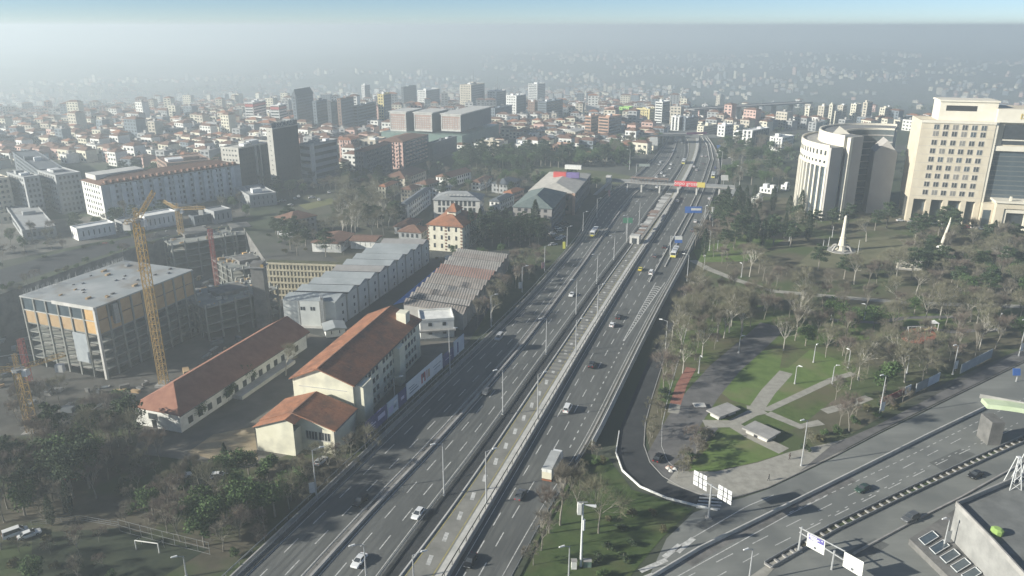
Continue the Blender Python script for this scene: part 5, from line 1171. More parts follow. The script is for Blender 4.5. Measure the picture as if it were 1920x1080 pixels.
# direction sign gantries
def gantry(label, base, top, panels, arms, name='sign_gantry'):
    B = P(*base); H_ = hgt(B, top); t = thing(name, label, 'road sign', B); part('post', M_POLE, t, lambda m: m.tube((0, 0, 0), (0, 0, H_), .25, .2, 8)); part('base', M_CONC, t, lambda m: m.box(-.6, .6, -.6, .6, 0, .4))
    return t, B, H_
def panel_on(t, B, pts, z_hi, m_, back=False):
    # pts: three pixel corners (upper left, upper right, lower left) of a panel standing on the vertical plane through the post
    pass
def sign_plane(t, B, n_dir, corners):
    """unproject pixel corners onto the vertical plane through B with horizontal direction n_dir"""
    nrm = Vector((n_dir.y, -n_dir.x, 0)); out = []
    for px in corners:
        d = ray(*px); k = (B - Vector((0, 0, CAMH))).dot(nrm) / d.dot(nrm); q = Vector((0, 0, CAMH)) + d * k - B; out.append(q)
    return out, nrm
def slab(t, name, quad, nrm, thick, m_, off=0.0):
    n_ = nrm if nrm.y < 0 else -nrm
    f = [q + n_ * (off + thick) for q in quad]; b = [q + n_ * off for q in quad]
    return part(name, m_, t, lambda m: m.add(f + b, [(0, 1, 2, 3), (7, 6, 5, 4), (0, 4, 5, 1), (1, 5, 6, 2), (2, 6, 7, 3), (3, 7, 4, 0)]))
t, B, H_ = gantry('double sign panel seen from behind on one post by the zebra crossing', (1328, 972), 908, None, None)
dr = (P(1352, 985) - P(1300, 960)); dr.z = 0; dr.normalize()
for cs in ([(1302, 881), (1326, 893), (1325, 921), (1300, 907)], [(1348, 908), (1373, 922), (1371, 947), (1345, 932)]):
    q, nr = sign_plane(t, B, dr, cs); o = slab(t, 'sign_panel', q, nr, .1, M_WMETAL)
    for f in (.3, .7):
        a, b_ = q[0].lerp(q[3], f), q[1].lerp(q[2], f); part('frame_bar', M_DARKM, o, lambda m: m.beam(a + Vector((0, -.14, 0)), b_ + Vector((0, -.14, 0)), .12))
    for f in (.35, .65): part('frame_bar', M_DARKM, o, lambda m: m.beam(q[0].lerp(q[1], f) + Vector((0, -.2, 0)), q[3].lerp(q[2], f) + Vector((0, -.2, 0)), .12))
q, nr = sign_plane(t, B, dr, [(1318, 900), (1362, 928)]); part('cross_arm', M_POLE, t, lambda m: m.beam(q[0], q[1], .25))
t, B, H_ = gantry('white direction sign pair on a pipe frame, one with a purple header', (1497, 1034), 988, None, None)
dr = (P(1600, 1092) - P(1497, 1034)); dr.z = 0; dr.normalize()
M_PUR = flat('sign_violet', (.11, .10, .30)); M_INK = flat('sign_ink', (.10, .11, .12))
for k, cs in enumerate(([(1515, 997), (1548, 1013), (1545, 1041), (1512, 1023)], [(1584, 1034), (1620, 1054), (1616, 1083), (1580, 1061)])):
    q, nr = sign_plane(t, B, dr, cs); o = slab(t, 'sign_panel', q, nr, .08, M_WHITE)
    def sub(u0, u1, v0, v1): f = lambda u, v: q[0].lerp(q[1], u).lerp(q[3].lerp(q[2], u), v); return [f(u0, v0), f(u1, v0), f(u1, v1), f(u0, v1)]
    if k == 0:
        slab(o, 'header', sub(.08, .95, .08, .40), nr, .02, M_PUR, .082)
        for u0, u1, v in ((.12, .55, .12), (.12, .70, .22), (.2, .6, .31), (.8, .88, .15)): slab(o, 'lettering', sub(u0, u1, v, v + .05), nr, .02, M_WHITE, .104)
    else:
        for u0, u1, v in ((.08, .9, .30), (.15, .6, .42)): slab(o, 'lettering', sub(u0, u1, v, v + .03), nr, .02, P_G, .082)
    slab(o, 'arrow', sub(.42, .56, .76, .90), nr, .02, M_INK, .084)
q, nr = sign_plane(t, B, dr, [(1499, 989), (1585, 1034), (1499, 998), (1585, 1052)])
part('top_pipe', M_POLE, t, lambda m: m.tube(q[0], q[1], .14)); part('lower_pipe', M_POLE, t, lambda m: m.tube(q[2], q[3], .14))
q, nr = sign_plane(t, B, dr, [(1565, 1032), (1555, 1092)]); part('post', M_POLE, t, lambda m: m.tube(q[0], q[1], .2))
def small_sign(label, base, x0, x1, y0, y1, m_, m2=None, txt=0):
    B = G(*base); t = thing('road_sign', label, 'road sign', B); q, nr = sign_plane(t, B, Vector((1, 0, 0)), [(x0, y0), (x1, y0), (x1, y1), (x0, y1)])
    part('post', M_POLE, t, lambda m: m.tube((0, 0, 0), (0, 0, q[0].z), .2)); o = slab(t, 'sign_panel', q, nr, .2, m_, .25)
    if abs((q[0].x + q[1].x) / 2) > 1: part('arm', M_POLE, t, lambda m: m.beam((0, 0, q[0].z * .97), ((q[0].x + q[1].x) / 2, 0, q[0].z * .97), .25))
    if m2:
        f = lambda u, v: q[0].lerp(q[1], u).lerp(q[3].lerp(q[2], u), v)
        slab(o, 'sign_field', [f(*k) for k in txt], nr, .05, m2, .452)
    return t
M_SB = flat('sign_blue', (.05, .14, .42), .5); M_SGN = flat('sign_green', (.06, .20, .12), .5)
small_sign('blue overhead direction sign with white fields beyond the bus', (1320, 428), 1284, 1316, 387, 399, M_SB, M_WHITE, [(.36, .25), (.95, .25), (.95, .6), (.36, .6)])
small_sign('white and blue overhead sign just above the bus', (1256, 478), 1265, 1279, 442, 455, M_SB, M_WHITE, [(.0, .0), (1, .0), (1, .55), (.0, .55)])
small_sign('dark green overhead sign left of the bus station', (1174, 440), 1168, 1186, 408, 418, M_SGN)
small_sign('pale green direction sign across the far carriageway', (1193, 326), 1198, 1218, 307, 312, mat('faded_sign', (.35, .40, .36), rough=.7))
small_sign('white billboard standing left of the overpass', (1226, 284), 1218, 1233, 257, 273, M_WHITE)
small_sign('small white billboard beside the park side lane', (1356, 350), 1352, 1365, 328, 338, M_WHITE)
small_sign('white roof billboard on the hazy hill block', (1112, 222), 1099, 1124, 197, 209, M_WHITE)
small_sign('white and violet sign right of the far overpass', (1348, 290), 1344, 1352, 272, 278, M_SB)
small_sign('white sign next to the violet one right of the far overpass', (1357, 290), 1353, 1360, 271, 277, M_WHITE)
small_sign('tall white sign panel on the park side of the carriageway', (1336, 425), 1334, 1337, 388, 412, M_WHITE)
small_sign('yellow pillar sign at the car park exit', (1058, 466), 1055, 1060, 453, 466, flat('sign_yellow', (.55, .55, .10)))
small_sign('blue roundabout sign on the traffic island at the right edge', (1905, 716), 1898, 1912, 690, 703, M_SB)
small_sign('red and white pillar sign at the footbridge stair', (1142, 372), 1140, 1144, 356, 368, M_FLAGR)
# hoardings along the park side of the boulevard
def hoard2(a, b, h, m_, label):
    a, b = P(*a), P(*b); d = b - a; L = d.length; t = thing('hoarding', label, 'billboard', a, math.atan2(d.y, d.x)); part('board', m_, t, lambda m: m.box(0, L, -.08, .08, .3, .3 + h)); pm_ = MB().box(-.08, .08, .09, .25, 0, .3 + h).mesh('post', M_STEEL)
    for i in range(int(L / 3) + 1): link('post', pm_, t, None, (min(.2 + i * 3, L - .2), 0, 0))
hoard2((1650, 762), (1694, 742), 2.2, mat('red_fence', (.20, .05, .05), (.26, .08, .08), .5, .8), 'dark red fence panel beside the boulevard pavement')
hoard2((1695, 742), (1706, 737), 2.6, H_SKY, 'small pale blue notice panel at the end of the red fence')
hoard2((1716, 738), (1738, 727), 3.0, mat('grey_hoarding', (.20, .22, .23), (.27, .29, .30), .4, .8), 'plain grey hoarding next to the pale notice panel'); hoard2((1738, 727), (1760, 716), 3.0, H_SKY, 'pale blue hoarding in front of the bare park trees'); hoard2((1800, 702), (1858, 672), 3.2, mat('blue_grey_hoarding', (.26, .30, .33), (.34, .38, .40), .3, .8), 'long blue grey hoarding at the bend of the boulevard')

# ================================================================== park furniture and monument
def ob_prof(m):
    m.lathe([(4.2, 0), (4.2, .8), (3.0, .9), (2.6, 3.2), (2.9, 3.4), (2.4, 3.7), (1.7, 8.4), (2.0, 8.7), (1.5, 9.1), (1.35, 12), (.85, 22.5), (.3, 23.4)], 8)
mo = thing('monument', 'white stone obelisk on a stepped pedestal above low arches', 'monument', G(1577, 470)); sc_ = hgt(mo.location, 404) / 23.4
mo.scale = (sc_,) * 3
part('obelisk', M_TRAVL, mo, ob_prof)
for i in range(6):
    a = i * math.pi / 3 + .3; part('arch', M_CONC, mo, lambda m: (m.beam((7 * math.cos(a), 7 * math.sin(a), 0), (5 * math.cos(a), 5 * math.sin(a), 3.4), 1.2, .8), m.beam((5 * math.cos(a), 5 * math.sin(a), 3.4), (3.2 * math.cos(a), 3.2 * math.sin(a), 3.6), 1.2, .8)))
part('terrace', M_CONC, mo, lambda m: m.lathe([(9, 0), (9, .5), (7.5, .6)], 16))
for i, (px, h) in enumerate([((1542, 472), 6), ((1553, 462), 5), ((1608, 476), 7), ((1560, 445), 6)]):
    t = thing('flag_pole', 'thin white flagpole beside the stone obelisk', 'flagpole', G(*px), 0, 'flagpoles round the obelisk'); part('pole', M_WMETAL, t, lambda m: m.tube((0, 0, 0), (0, 0, h), .14, .08)); part('foot', M_CONC, t, lambda m: m.box(-.4, .4, -.4, .4, 0, .3))
for lb, c, L, h, rz in [('long pale stone inscription wall among the bare park trees', (1704, 506), 10.5, 3.0, R(-16)), ('second pale stone wall standing behind the inscription wall', (1712, 494), 8.0, 2.4, R(-16))]:
    t = thing('stone_wall', lb, 'wall', G(*c), rz); part('wall', M_TRAVL, t, lambda m: m.box(-L / 2, L / 2, -.4, .4, 0, h)); part('plinth', M_CONC, t, lambda m: m.box(-L / 2 - .4, L / 2 + .4, -.8, -.41, 0, .6))
    for k in range(4): part('relief', M_CONC, t, lambda m: m.box(-L / 2 + .6 + k * L / 4, -L / 2 + .4 + (k + .75) * L / 4, -.48, -.402, .9, h - .5))
sv = thing('statue', 'white curved stone sculpture on a boulder base', 'sculpture', G(1764, 468)); hs = hgt(sv.location, 408)
def sculpt(m):
    pts = [(0, 0, 0), (.3, 0, hs * .3), (1.2, .2, hs * .55), (2.0, .3, hs * .8), (2.2, .3, hs)]
    for a, b, r0, r1 in zip(pts, pts[1:], (.9, .8, .65, .5), (.8, .65, .5, .2)): m.tube(a, b, r0, r1, 8)
part('curved_shaft', M_TRAVL, sv, sculpt); part('boulder', M_WHITE, sv, lambda m: m.lathe([(2.6, 0), (2.3, 1.2), (1.5, 2.0)], 7)); part('boulder', M_TRAVL, sv, lambda m: m.lathe([(1.9, 0), (1.7, 1.0), (.9, 2.2)], 7, 0, (2.8, -.6, 0)))
# pavilions in the park
for lb, A, B_, D_, h in [('flat roofed grey pavilion beside the broad path', (1348, 790), (1384, 776), (1345, 772), 1.3), ('flat pale kiosk roof on the lower walk', (1394, 812), (1438, 832), (1408, 797), 1.3)]:
    a, b, c = P(*A), P(*B_), P(*D_); u = b - a; L = u.length; rz = math.atan2(u.y, u.x); dep = max(4.0, (c - a).dot(Vector((-u.y, u.x, 0)).normalized()))
    t = thing('pavilion', lb, 'pavilion', a, rz); BUSY.append(((a.x + b.x) / 2, (a.y + b.y) / 2, L * .6)); part('roof', M_CONC, t, lambda m: m.box(-.4, L + .4, -.4, dep + .4, h, h + .35)); part('wall', M_CONCL, t, lambda m: m.box(.4, L - .4, .5, dep - .5, 0, h - .01)); part('door', M_DARKM, t, lambda m: m.box(L * .4, L * .55, .4, .49, 0, 1.2))
t = thing('stone_table', 'low pale stone slab at the foot of the broad path', 'slab', P(1311, 763)); part('top', M_CONCL, t, lambda m: m.box(-1.7, 1.7, -1.2, 1.2, .5, .75)); part('foot', M_CONC, t, lambda m: m.box(-1.2, 1.2, -.8, .8, 0, .49))
# playground
t = thing('swing_frame', 'white swing frame on the red playground surface', 'swing', G(1712, 626)); 
for x in (-2.2, 2.2): part('leg', M_WMETAL, t, lambda m: (m.tube((x, -1.2, 0), (x, 0, 2.8), .09), m.tube((x, 1.2, 0), (x, 0, 2.8), .09)))
part('top_bar', M_WMETAL, t, lambda m: m.tube((-2.4, 0, 2.8), (2.4, 0, 2.8), .09)); part('seat', M_DARKM, t, lambda m: m.box(-.9, -.4, -.15, .15, .5, .56))
for x in (-.88, -.42): part('chain', M_STEEL, t, lambda m: m.tube((x, 0, .56), (x, 0, 2.75), .03))
t = thing('slide', 'small playground slide with a pale roof behind the swing', 'slide', G(1748, 622)); part('roof', M_WMETAL, t, lambda m: m.add([(-1.5, -1.2, 3.6), (1.5, -1.2, 3.6), (1.5, 1.2, 3.6), (-1.5, 1.2, 3.6), (0, 0, 4.6)], [(0, 1, 4), (1, 2, 4), (2, 3, 4), (3, 0, 4), (3, 2, 1, 0)])); part('deck', W_ORG, t, lambda m: m.box(-1.2, 1.2, -1, 1, 1.4, 1.55)); part('chute', W_YEL, t, lambda m: m.beam((-1.2, 0, 1.5), (-3.8, 0, .1), .8, .15))
for x, y_ in ((-1.2, -1), (1.2, -1), (1.2, 1), (-1.2, 1)): part('post', M_WMETAL, t, lambda m: m.tube((x, y_, 0), (x, y_, 3.6), .09))
# football goal
a, b = P(256, 1031), P(299, 1037); u = b - a; L = u.length; t = thing('football_goal', 'white football goal with a bare frame on the dark pitch', 'goal', a, math.atan2(u.y, u.x)); gh = 2.4
part('goal_post', M_WHITE, t, lambda m: m.tube((0, 0, 0), (0, 0, gh), .12)); part('goal_post', M_WHITE, t, lambda m: m.tube((L, 0, 0), (L, 0, gh), .12)); part('crossbar', M_WHITE, t, lambda m: m.tube((0, 0, gh), (L, 0, gh), .12))
for x in (0, L): part('stay', M_STEEL, t, lambda m: (m.tube((x, 0, gh), (x, 1.4, gh - .2), .06), m.tube((x, 1.4, gh - .2), (x, 1.8, 0), .06)))
for lb, px, s in [('mesh fence along the near side of the football pitch', [(225, 996), (300, 1016), (395, 1040)], 3.0), ('low fence between the woodland and the pitch', [(60, 985), (150, 975), (225, 988)], 1.2)]:
    L_ = [P(*q) for q in px]; t = thing('fence', lb, 'fence', L_[0]); loc = [q - L_[0] for q in L_]
    for h in (.1, s * .5, s): part('wire', M_STEEL, t, lambda m: m.sweep(loc, [(-.03, h - .03), (.03, h - .03), (.03, h + .03), (-.03, h + .03)]))
    pm_ = MB().tube((0, 0, 0), (0, 0, s), .05).mesh('post', M_STEEL)
    for q in resample(loc, 3.0): link('post', pm_, t, None, q)

# ================================================================== roof corner, bottom right
rt = thing('terrace_building', 'grey roof terrace with parapet and white frames at the boulevard corner', 'building', P(1920, 1040, 14)); rt.location.z = 0; o = rt.location
def tp(px, py, z): q = P(px, py, z); return (q.x - o.x, q.y - o.y, z)
zt = 9.0
poly = [tp(1792, 950, zt), tp(2000, 860, zt), (60, -10, zt), (40, -45, zt), tp(1960, 1130, zt), tp(1860, 1020, zt)]
part('wall', mat('terrace_shade_wall2', (.22, .22, .21), (.30, .30, .285), .3, .8), rt, lambda m: m.prism([p[:2] for p in poly], -1, zt)); part('roof', mat('terrace_paving', (.13, .135, .13), (.19, .195, .185), .3, .9), rt, lambda m: m.prism([p[:2] for p in poly], zt + .01, zt + .12))
def para(m):
    for a, b in zip(poly, poly[1:] + poly[:1]): m.beam(Vector(a) + Vector((0, 0, .7)), Vector(b) + Vector((0, 0, .7)), .35, 1.1)
part('parapet', M_CONC, rt, para)
part('tank', C('tank_green', (.28, .42, .12)), rt, lambda m: m.lathe([(1.1, zt), (1.2, zt + 1.2), (.7, zt + 1.5)], 9, 0, (tp(1868, 1002, zt)[0], tp(1868, 1002, zt)[1], 0)))
part('lower_roof', M_CONCD, rt, lambda m: m.prism([tp(1705, 1010, 1.5)[:2], tp(1790, 955, 1.5)[:2], tp(1960, 1130, 1.5)[:2], tp(1850, 1150, 1.5)[:2]], -1, 1.5))
for k in range(5):
    a, b_, c_, d_ = [tp(x, y, 1.5) for x, y in ((1722 + 20 * k, 1012 + 17 * k), (1748 + 20 * k, 997 + 17 * k), (1760 + 20 * k, 1008 + 17 * k), (1734 + 20 * k, 1024 + 17 * k))]
    sk_ = part('skylight', M_GLASSB, rt, lambda m: m.prism([q[:2] for q in (a, b_, c_, d_)], 1.5, 1.75)); part('skylight_frame', M_WMETAL, sk_, lambda m: [m.beam(Vector(p) + Vector((0, 0, .3)), Vector(q) + Vector((0, 0, .3)), .12) for p, q in ((a, b_), (b_, c_), (c_, d_), (d_, a))])
for k, (bx, by, ty) in enumerate([(1897, 914, 875), (1915, 900, 868)]):
    B = P(bx, by, zt); h = 7.5; t = thing('lattice_mast', ['white lattice mast standing on the roof terrace corner', 'second lattice mast behind the first on the roof terrace'][k], 'mast', B)
    part('lattice', M_WMETAL, t, lambda m: [m.beam((sx * 1.3, sy * 1.3, 0), (sx * .3, sy * .3, h), .14) for sx in (-1, 1) for sy in (-1, 1)] + [m.beam((sx * (1.3 - .25 * i), -1.3 + .25 * i, i * h / 4), (-sx * (1.05 - .25 * i), -1.05 + .25 * i, (i + 1) * h / 4), .09) for i in range(4) for sx in (-1, 1)]); part('top_plate', M_WMETAL, t, lambda m: m.box(-.4, .4, -.4, .4, h, h + .2))
# ================================================================== vehicles
PAINT = {'white': (.68, .69, .68), 'silver': (.40, .41, .41), 'black': (.012, .013, .014), 'grey': (.09, .095, .10), 'yellow': (.62, .55, .06), 'red': (.36, .04, .035), 'blue': (.05, .09, .22), 'green': (.03, .06, .045)}
def paint(c): return flat('car_paint_' + c, PAINT[c], .28, spec=.6)
M_TYRE, M_RIM, M_HEAD, M_TAILL = flat('tyre', (.012, .012, .012), .9), flat('rim', (.35, .35, .36), .4, metal=.6), flat('headlamp_glass', (.62, .64, .62), .15), flat('tail_lamp', (.36, .02, .02), .3)
# kind: length, width, [(x, z_low, z_belt, half width)], [(x, z_top, half width)] cabin
CAR = {
 'sedan': (4.6, 1.80, [(-2.3, .45, .75), (-2.15, .28, .90), (-1.2, .26, .95), (.9, .26, .95), (1.55, .26, .86), (2.15, .28, .74), (2.3, .42, .60)], [(-1.75, .92), (-1.05, 1.38), (.25, 1.42), (1.15, .93)]),
 'hatch': (4.1, 1.76, [(-2.05, .45, .85), (-1.95, .28, .96), (-1.2, .26, .97), (.8, .26, .96), (1.4, .26, .88), (1.92, .28, .76), (2.05, .42, .62)], [(-1.98, .97), (-1.55, 1.42), (.15, 1.48), (1.1, .95)]),
 'suv': (4.7, 1.92, [(-2.35, .55, 1.05), (-2.25, .36, 1.12), (-1.2, .34, 1.12), (1.0, .34, 1.10), (1.6, .34, 1.04), (2.2, .36, .92), (2.35, .5, .78)], [(-2.25, 1.12), (-1.85, 1.72), (.35, 1.76), (1.25, 1.10)]),
 'van': (4.9, 1.95, [(-2.45, .5, 1.0), (-2.4, .32, 1.1), (-1.2, .30, 1.1), (1.1, .30, 1.1), (1.7, .30, 1.05), (2.3, .32, .95), (2.45, .48, .8)], [(-2.42, 1.1), (-2.3, 1.95), (.85, 1.98), (1.75, 1.07)]),
}
CARM = {}
def car_meshes(kind, c):
    if (kind, c) in CARM: return CARM[kind, c]
    L, W, body, cab = CAR[kind]; hw = W / 2; m = MB(); vs = []; n = 8
    for x, zl, zb in body:
        f = 1.0 if abs(x) < L * .42 else (.95 if abs(x) < L * .48 else .86)
        h = hw * f
        for y, z in ((-h * .92, zl), (-h, zl + (zb - zl) * .35), (-h * .98, zb - .06), (-h * .90, zb), (h * .90, zb), (h * .98, zb - .06), (h, zl + (zb - zl) * .35), (h * .92, zl)): vs.append((x, y, z))
    k = len(body); fs = [(i * n + j, (i + 1) * n + j, (i + 1) * n + (j + 1) % n, i * n + (j + 1) % n) for i in range(k - 1) for j in range(n)]
    fs += [tuple(range(n)), tuple((k - 1) * n + j for j in range(n - 1, -1, -1))]
    m.add(vs, fs)
    vs = []
    for i, (x, z) in enumerate(cab):
        h = hw * (.88 if i in (0, 3) else .72); vs += [(x, -h, z), (x, h, z)]
    m.add(vs, [(0, 1, 3, 2), (2, 3, 5, 4), (4, 5, 7, 6), (0, 2, 4, 6), (7, 5, 3, 1)])
    body_me = m.mesh('body', paint(c), False)
    def glass(q, off):
        mm = MB(); c_ = sum((Vector(p) for p in q), Vector()) / len(q); nrm = (Vector(q[1]) - Vector(q[0])).cross(Vector(q[2]) - Vector(q[0])).normalized()
        if nrm.dot(c_ - Vector((0, 0, .6))) < 0: nrm = -nrm
        pts = [c_ + (Vector(p) - c_) * .88 + nrm * off for p in q]; mm.add(pts, [tuple(range(len(q)))]); return mm
    v = vs
    parts = [('body', body_me), ('windscreen', glass([v[4], v[5], v[7], v[6]], .015).mesh('windscreen', M_GLASS)), ('rear_window', glass([v[0], v[1], v[3], v[2]], .015).mesh('rear_window', M_GLASS))]
    for s, idx in ((0, (0, 2, 4, 6)), (1, (1, 3, 5, 7))): parts.append(('side_window', glass([v[i] for i in idx], .015).mesh('side_window', M_GLASS)))
    xe = L / 2; zb = body[-1][2]
    wh = MB(); wh.tube((0, -.11, 0), (0, .11, 0), .33, .33, 12); wme_ = wh.mesh('wheel', M_TYRE); rm = MB(); rm.tube((0, -.125, 0), (0, .125, 0), .19, .19, 8); rme = rm.mesh('rim', M_RIM)
    hl = MB().box(-.12, .02, -.22, .22, -.08, .09).mesh('headlight', M_HEAD); tl = MB().box(-.02, .1, -.16, .16, -.1, .14).mesh('tail_light', M_TAILL); mi = MB().box(-.1, .1, -.12, .12, -.08, .08).mesh('mirror', paint(c))
    pl = [('wheel', wme_, (sx * L * .30, sy * (hw - .10), .33)) for sx in (-1, 1) for sy in (-1, 1)] + [('headlight', hl, (xe - .06, sy * hw * .58, zb - .02)) for sy in (-1, 1)] + [('tail_light', tl, (-xe - .01, sy * hw * .62, body[0][2] - .08)) for sy in (-1, 1)] + [('mirror', mi, (cab[3][0] - .25, sy * (hw + .05), cab[3][1] + .08)) for sy in (-1, 1)]
    CARM[kind, c] = (parts, pl, rme); return CARM[kind, c]
def car(kind, c, px, head, label, group=None, simple=False, z=None, name='car'):
    p = G(*px) if not isinstance(px, Vector) else px; p = p + Vector((0, 0, (ZR + .02) if z is None else z))
    t = thing(name, label, 'taxi' if name == 'taxi' else ('van' if kind == 'van' else 'car'), p, head, group); parts, pl, rme = car_meshes(kind, c)
    for nm, me in parts: link(nm, me, t)
    for nm, me, lc in pl:
        if simple and nm in ('mirror',): continue
        o = link(nm, me, t, None, lc)
        if nm == 'wheel' and not simple: link('rim', rme, o)
    return t
def heading(line, px, back=False):
    p = G(*px); i = min(range(len(line) - 1), key=lambda i: (line[i] - p).length); d = line[i + 1] - line[i]; a = math.atan2(d.y, d.x); return a + (math.pi if back else 0)
# towards the camera on the left carriageways, away from it on the right one
def hcar(kind, c, px, label, line, back, **k): return car(kind, c, px, heading(line, px, back), label, **k)
hcar('sedan', 'white', (674, 1056), 'white saloon car on the middle carriageway near the bottom of the median', lM2, True)
hcar('hatch', 'white', (784, 968), 'white hatchback beside the busway rail', lM2, True)
hcar('suv', 'black', (676, 944), 'black off-road car beside the concrete median strip', lM1, True)
hcar('hatch', 'grey', (912, 738), 'dark grey hatchback just right of the concrete median strip', lM1, True)
hcar('van', 'silver', (936, 636), 'silver van level with the last pale hoarding', lM1, True, name='van')
hcar('sedan', 'white', (1072, 555), 'white saloon car level with the grey halls', lM1, True)
hcar('sedan', 'black', (882, 1056), 'black saloon car beside the busway wall', lW3, True)
hcar('van', 'white', (1064, 770), 'white minivan with a dark rear window on the right carriageway', lW3, False, name='van')
hcar('suv', 'black', (1110, 688), 'black off-road car driving away towards the chevrons', lW3, False)
hcar('hatch', 'white', (1148, 612), 'white hatchback level with the chevron gore', lW3, False)
hcar('sedan', 'black', (1160, 597), 'black saloon car right in front of the white hatchback', lW3, False)
hcar('sedan', 'grey', (975, 932), 'dark saloon car half hidden by the bare island trees', lW3, False)
hcar('sedan', 'yellow', (1201, 507), 'yellow taxi beside the white delivery van', lW3, False, name='taxi')
hcar('van', 'white', (1221, 514), 'white delivery van beside the yellow taxi', lW3, False, name='van')
hcar('sedan', 'grey', (1228, 482), 'dark car between the taxi and the bus', lW3, False); hcar('sedan', 'black', (1246, 465), 'dark car left of the overhead sign post', lW3, False)
hcar('sedan', 'white', (1304, 417), 'white car below the blue overhead sign', lR3, False); hcar('hatch', 'white', (1330, 374), 'white car near the right end of the footbridge', lR3, False)
hcar('sedan', 'grey', (1298, 434), 'grey car under the park side trees', lR3, False)
hcar('sedan', 'white', (1270, 379), 'white car below the red banner of the footbridge', lW3, False)
B_ = [(1256, 317), (1240, 326), (1246, 331), (1231, 334), (1258, 309)]
for i, px in enumerate(B_): hcar(['sedan', 'hatch'][i % 2], 'white', px, 'small white car in the traffic beyond the footbridge', lM1, True, group='white cars beyond the footbridge', simple=True)
for i, (px, c) in enumerate([((1268, 296), 'grey'), ((1238, 305), 'white'), ((1236, 310), 'silver'), ((1232, 352), 'white'), ((1222, 358), 'grey'), ((1262, 284), 'white'), ((1268, 268), 'white'), ((1278, 272), 'silver')]):
    hcar('sedan', c, px, 'small %s car on the outbound lanes near the overpass' % c, lM1, True, group='%s cars near the overpass' % c, simple=True)
for i, (px, c) in enumerate([((1316, 294), 'white'), ((1323, 294), 'silver'), ((1301, 314), 'white'), ((1306, 320), 'silver'), ((1341, 316), 'blue'), ((1320, 278), 'grey'), ((1318, 308), 'grey')]):
    hcar('sedan', c, px, 'small %s car on the inbound lanes beyond the footbridge' % c, lW3, False, group='%s inbound cars' % c, simple=True)
car('sedan', 'black', P(1234, 862), R(60), 'black car waiting at the plaza corner of the slip road', z=.12)
car('sedan', 'green', P(1617, 920), heading([P(1500, 975), P(1800, 830)], (1617, 920), True), 'dark green car on the boulevard beside the pale parapet', z=.12)
car('suv', 'grey', P(1706, 976), heading([P(1500, 1075), P(1900, 880)], (1706, 976), True), 'dark grey car on the outer half of the boulevard', z=.12)
car('sedan', 'black', P(1828, 894), heading([P(1500, 1075), P(1900, 880)], (1828, 894), True), 'black car on the boulevard beyond the roof terrace', z=.12)
for i, (k, c, px, rz, lb) in enumerate([('hatch', 'white', (602, 868), 70, 'white car parked in the bushes below the school annex'), ('sedan', 'silver', (342, 897), 35, 'silver car parked under the bare woodland trees'), ('hatch', 'white', (411, 896), 10, 'white car parked beside the dark green bushes'), ('van', 'white', (30, 1004), 40, 'white van parked at the edge of the woodland lane'), ('sedan', 'white', (56, 1006), 40, 'white saloon parked next to the woodland van'), ('hatch', 'red', (139, 898), 30, 'red car standing in the dark woodland clearing'), ('sedan', 'silver', (152, 890), 30, 'silver car behind the red one in the clearing'), ('sedan', 'white', (665, 528), 60, 'white car parked beside the grey metal halls')]):
    car(k, c, P(*px), R(rz), lb, z=.08)
rnd = random.Random(12)
for i, px in enumerate([(1046, 430), (1050, 434), (1056, 428), (1040, 446), (1047, 450), (1054, 446), (1038, 460), (1046, 424), (1060, 420), (1036, 440)]):
    c = ['white', 'silver', 'grey', 'black', 'white'][i % 5]; car('hatch', c, P(*px), R(20), '%s car in the small car park by the stone building' % c, group='%s cars in the car park' % c, simple=True, z=.06)
for i, px in enumerate([(617, 362), (640, 366), (649, 370), (655, 376), (662, 384), (553, 374), (530, 378), (522, 382), (585, 372), (598, 376), (645, 380), (652, 388), (674, 396), (560, 370), (545, 386), (630, 376)]):
    c = ['white', 'white', 'silver', 'grey'][i % 4]; car('sedan', c, G(*px), R(rnd.choice([20, 110, 140])), '%s car parked round the grass court' % c, group='%s cars round the grass court' % c, simple=True, z=.06)
for i in range(14):
    px = (1690 + i * 15 + rnd.uniform(-4, 4), 418 + i * 1.2 + rnd.uniform(-3, 3)); c = ['white', 'silver', 'grey', 'red', 'white'][i % 5]; car('sedan', c, G(*px), R(rnd.uniform(-30, 20)), '%s car parked before the courthouse steps' % c, group='%s cars before the courthouse' % c, simple=True, z=.06)
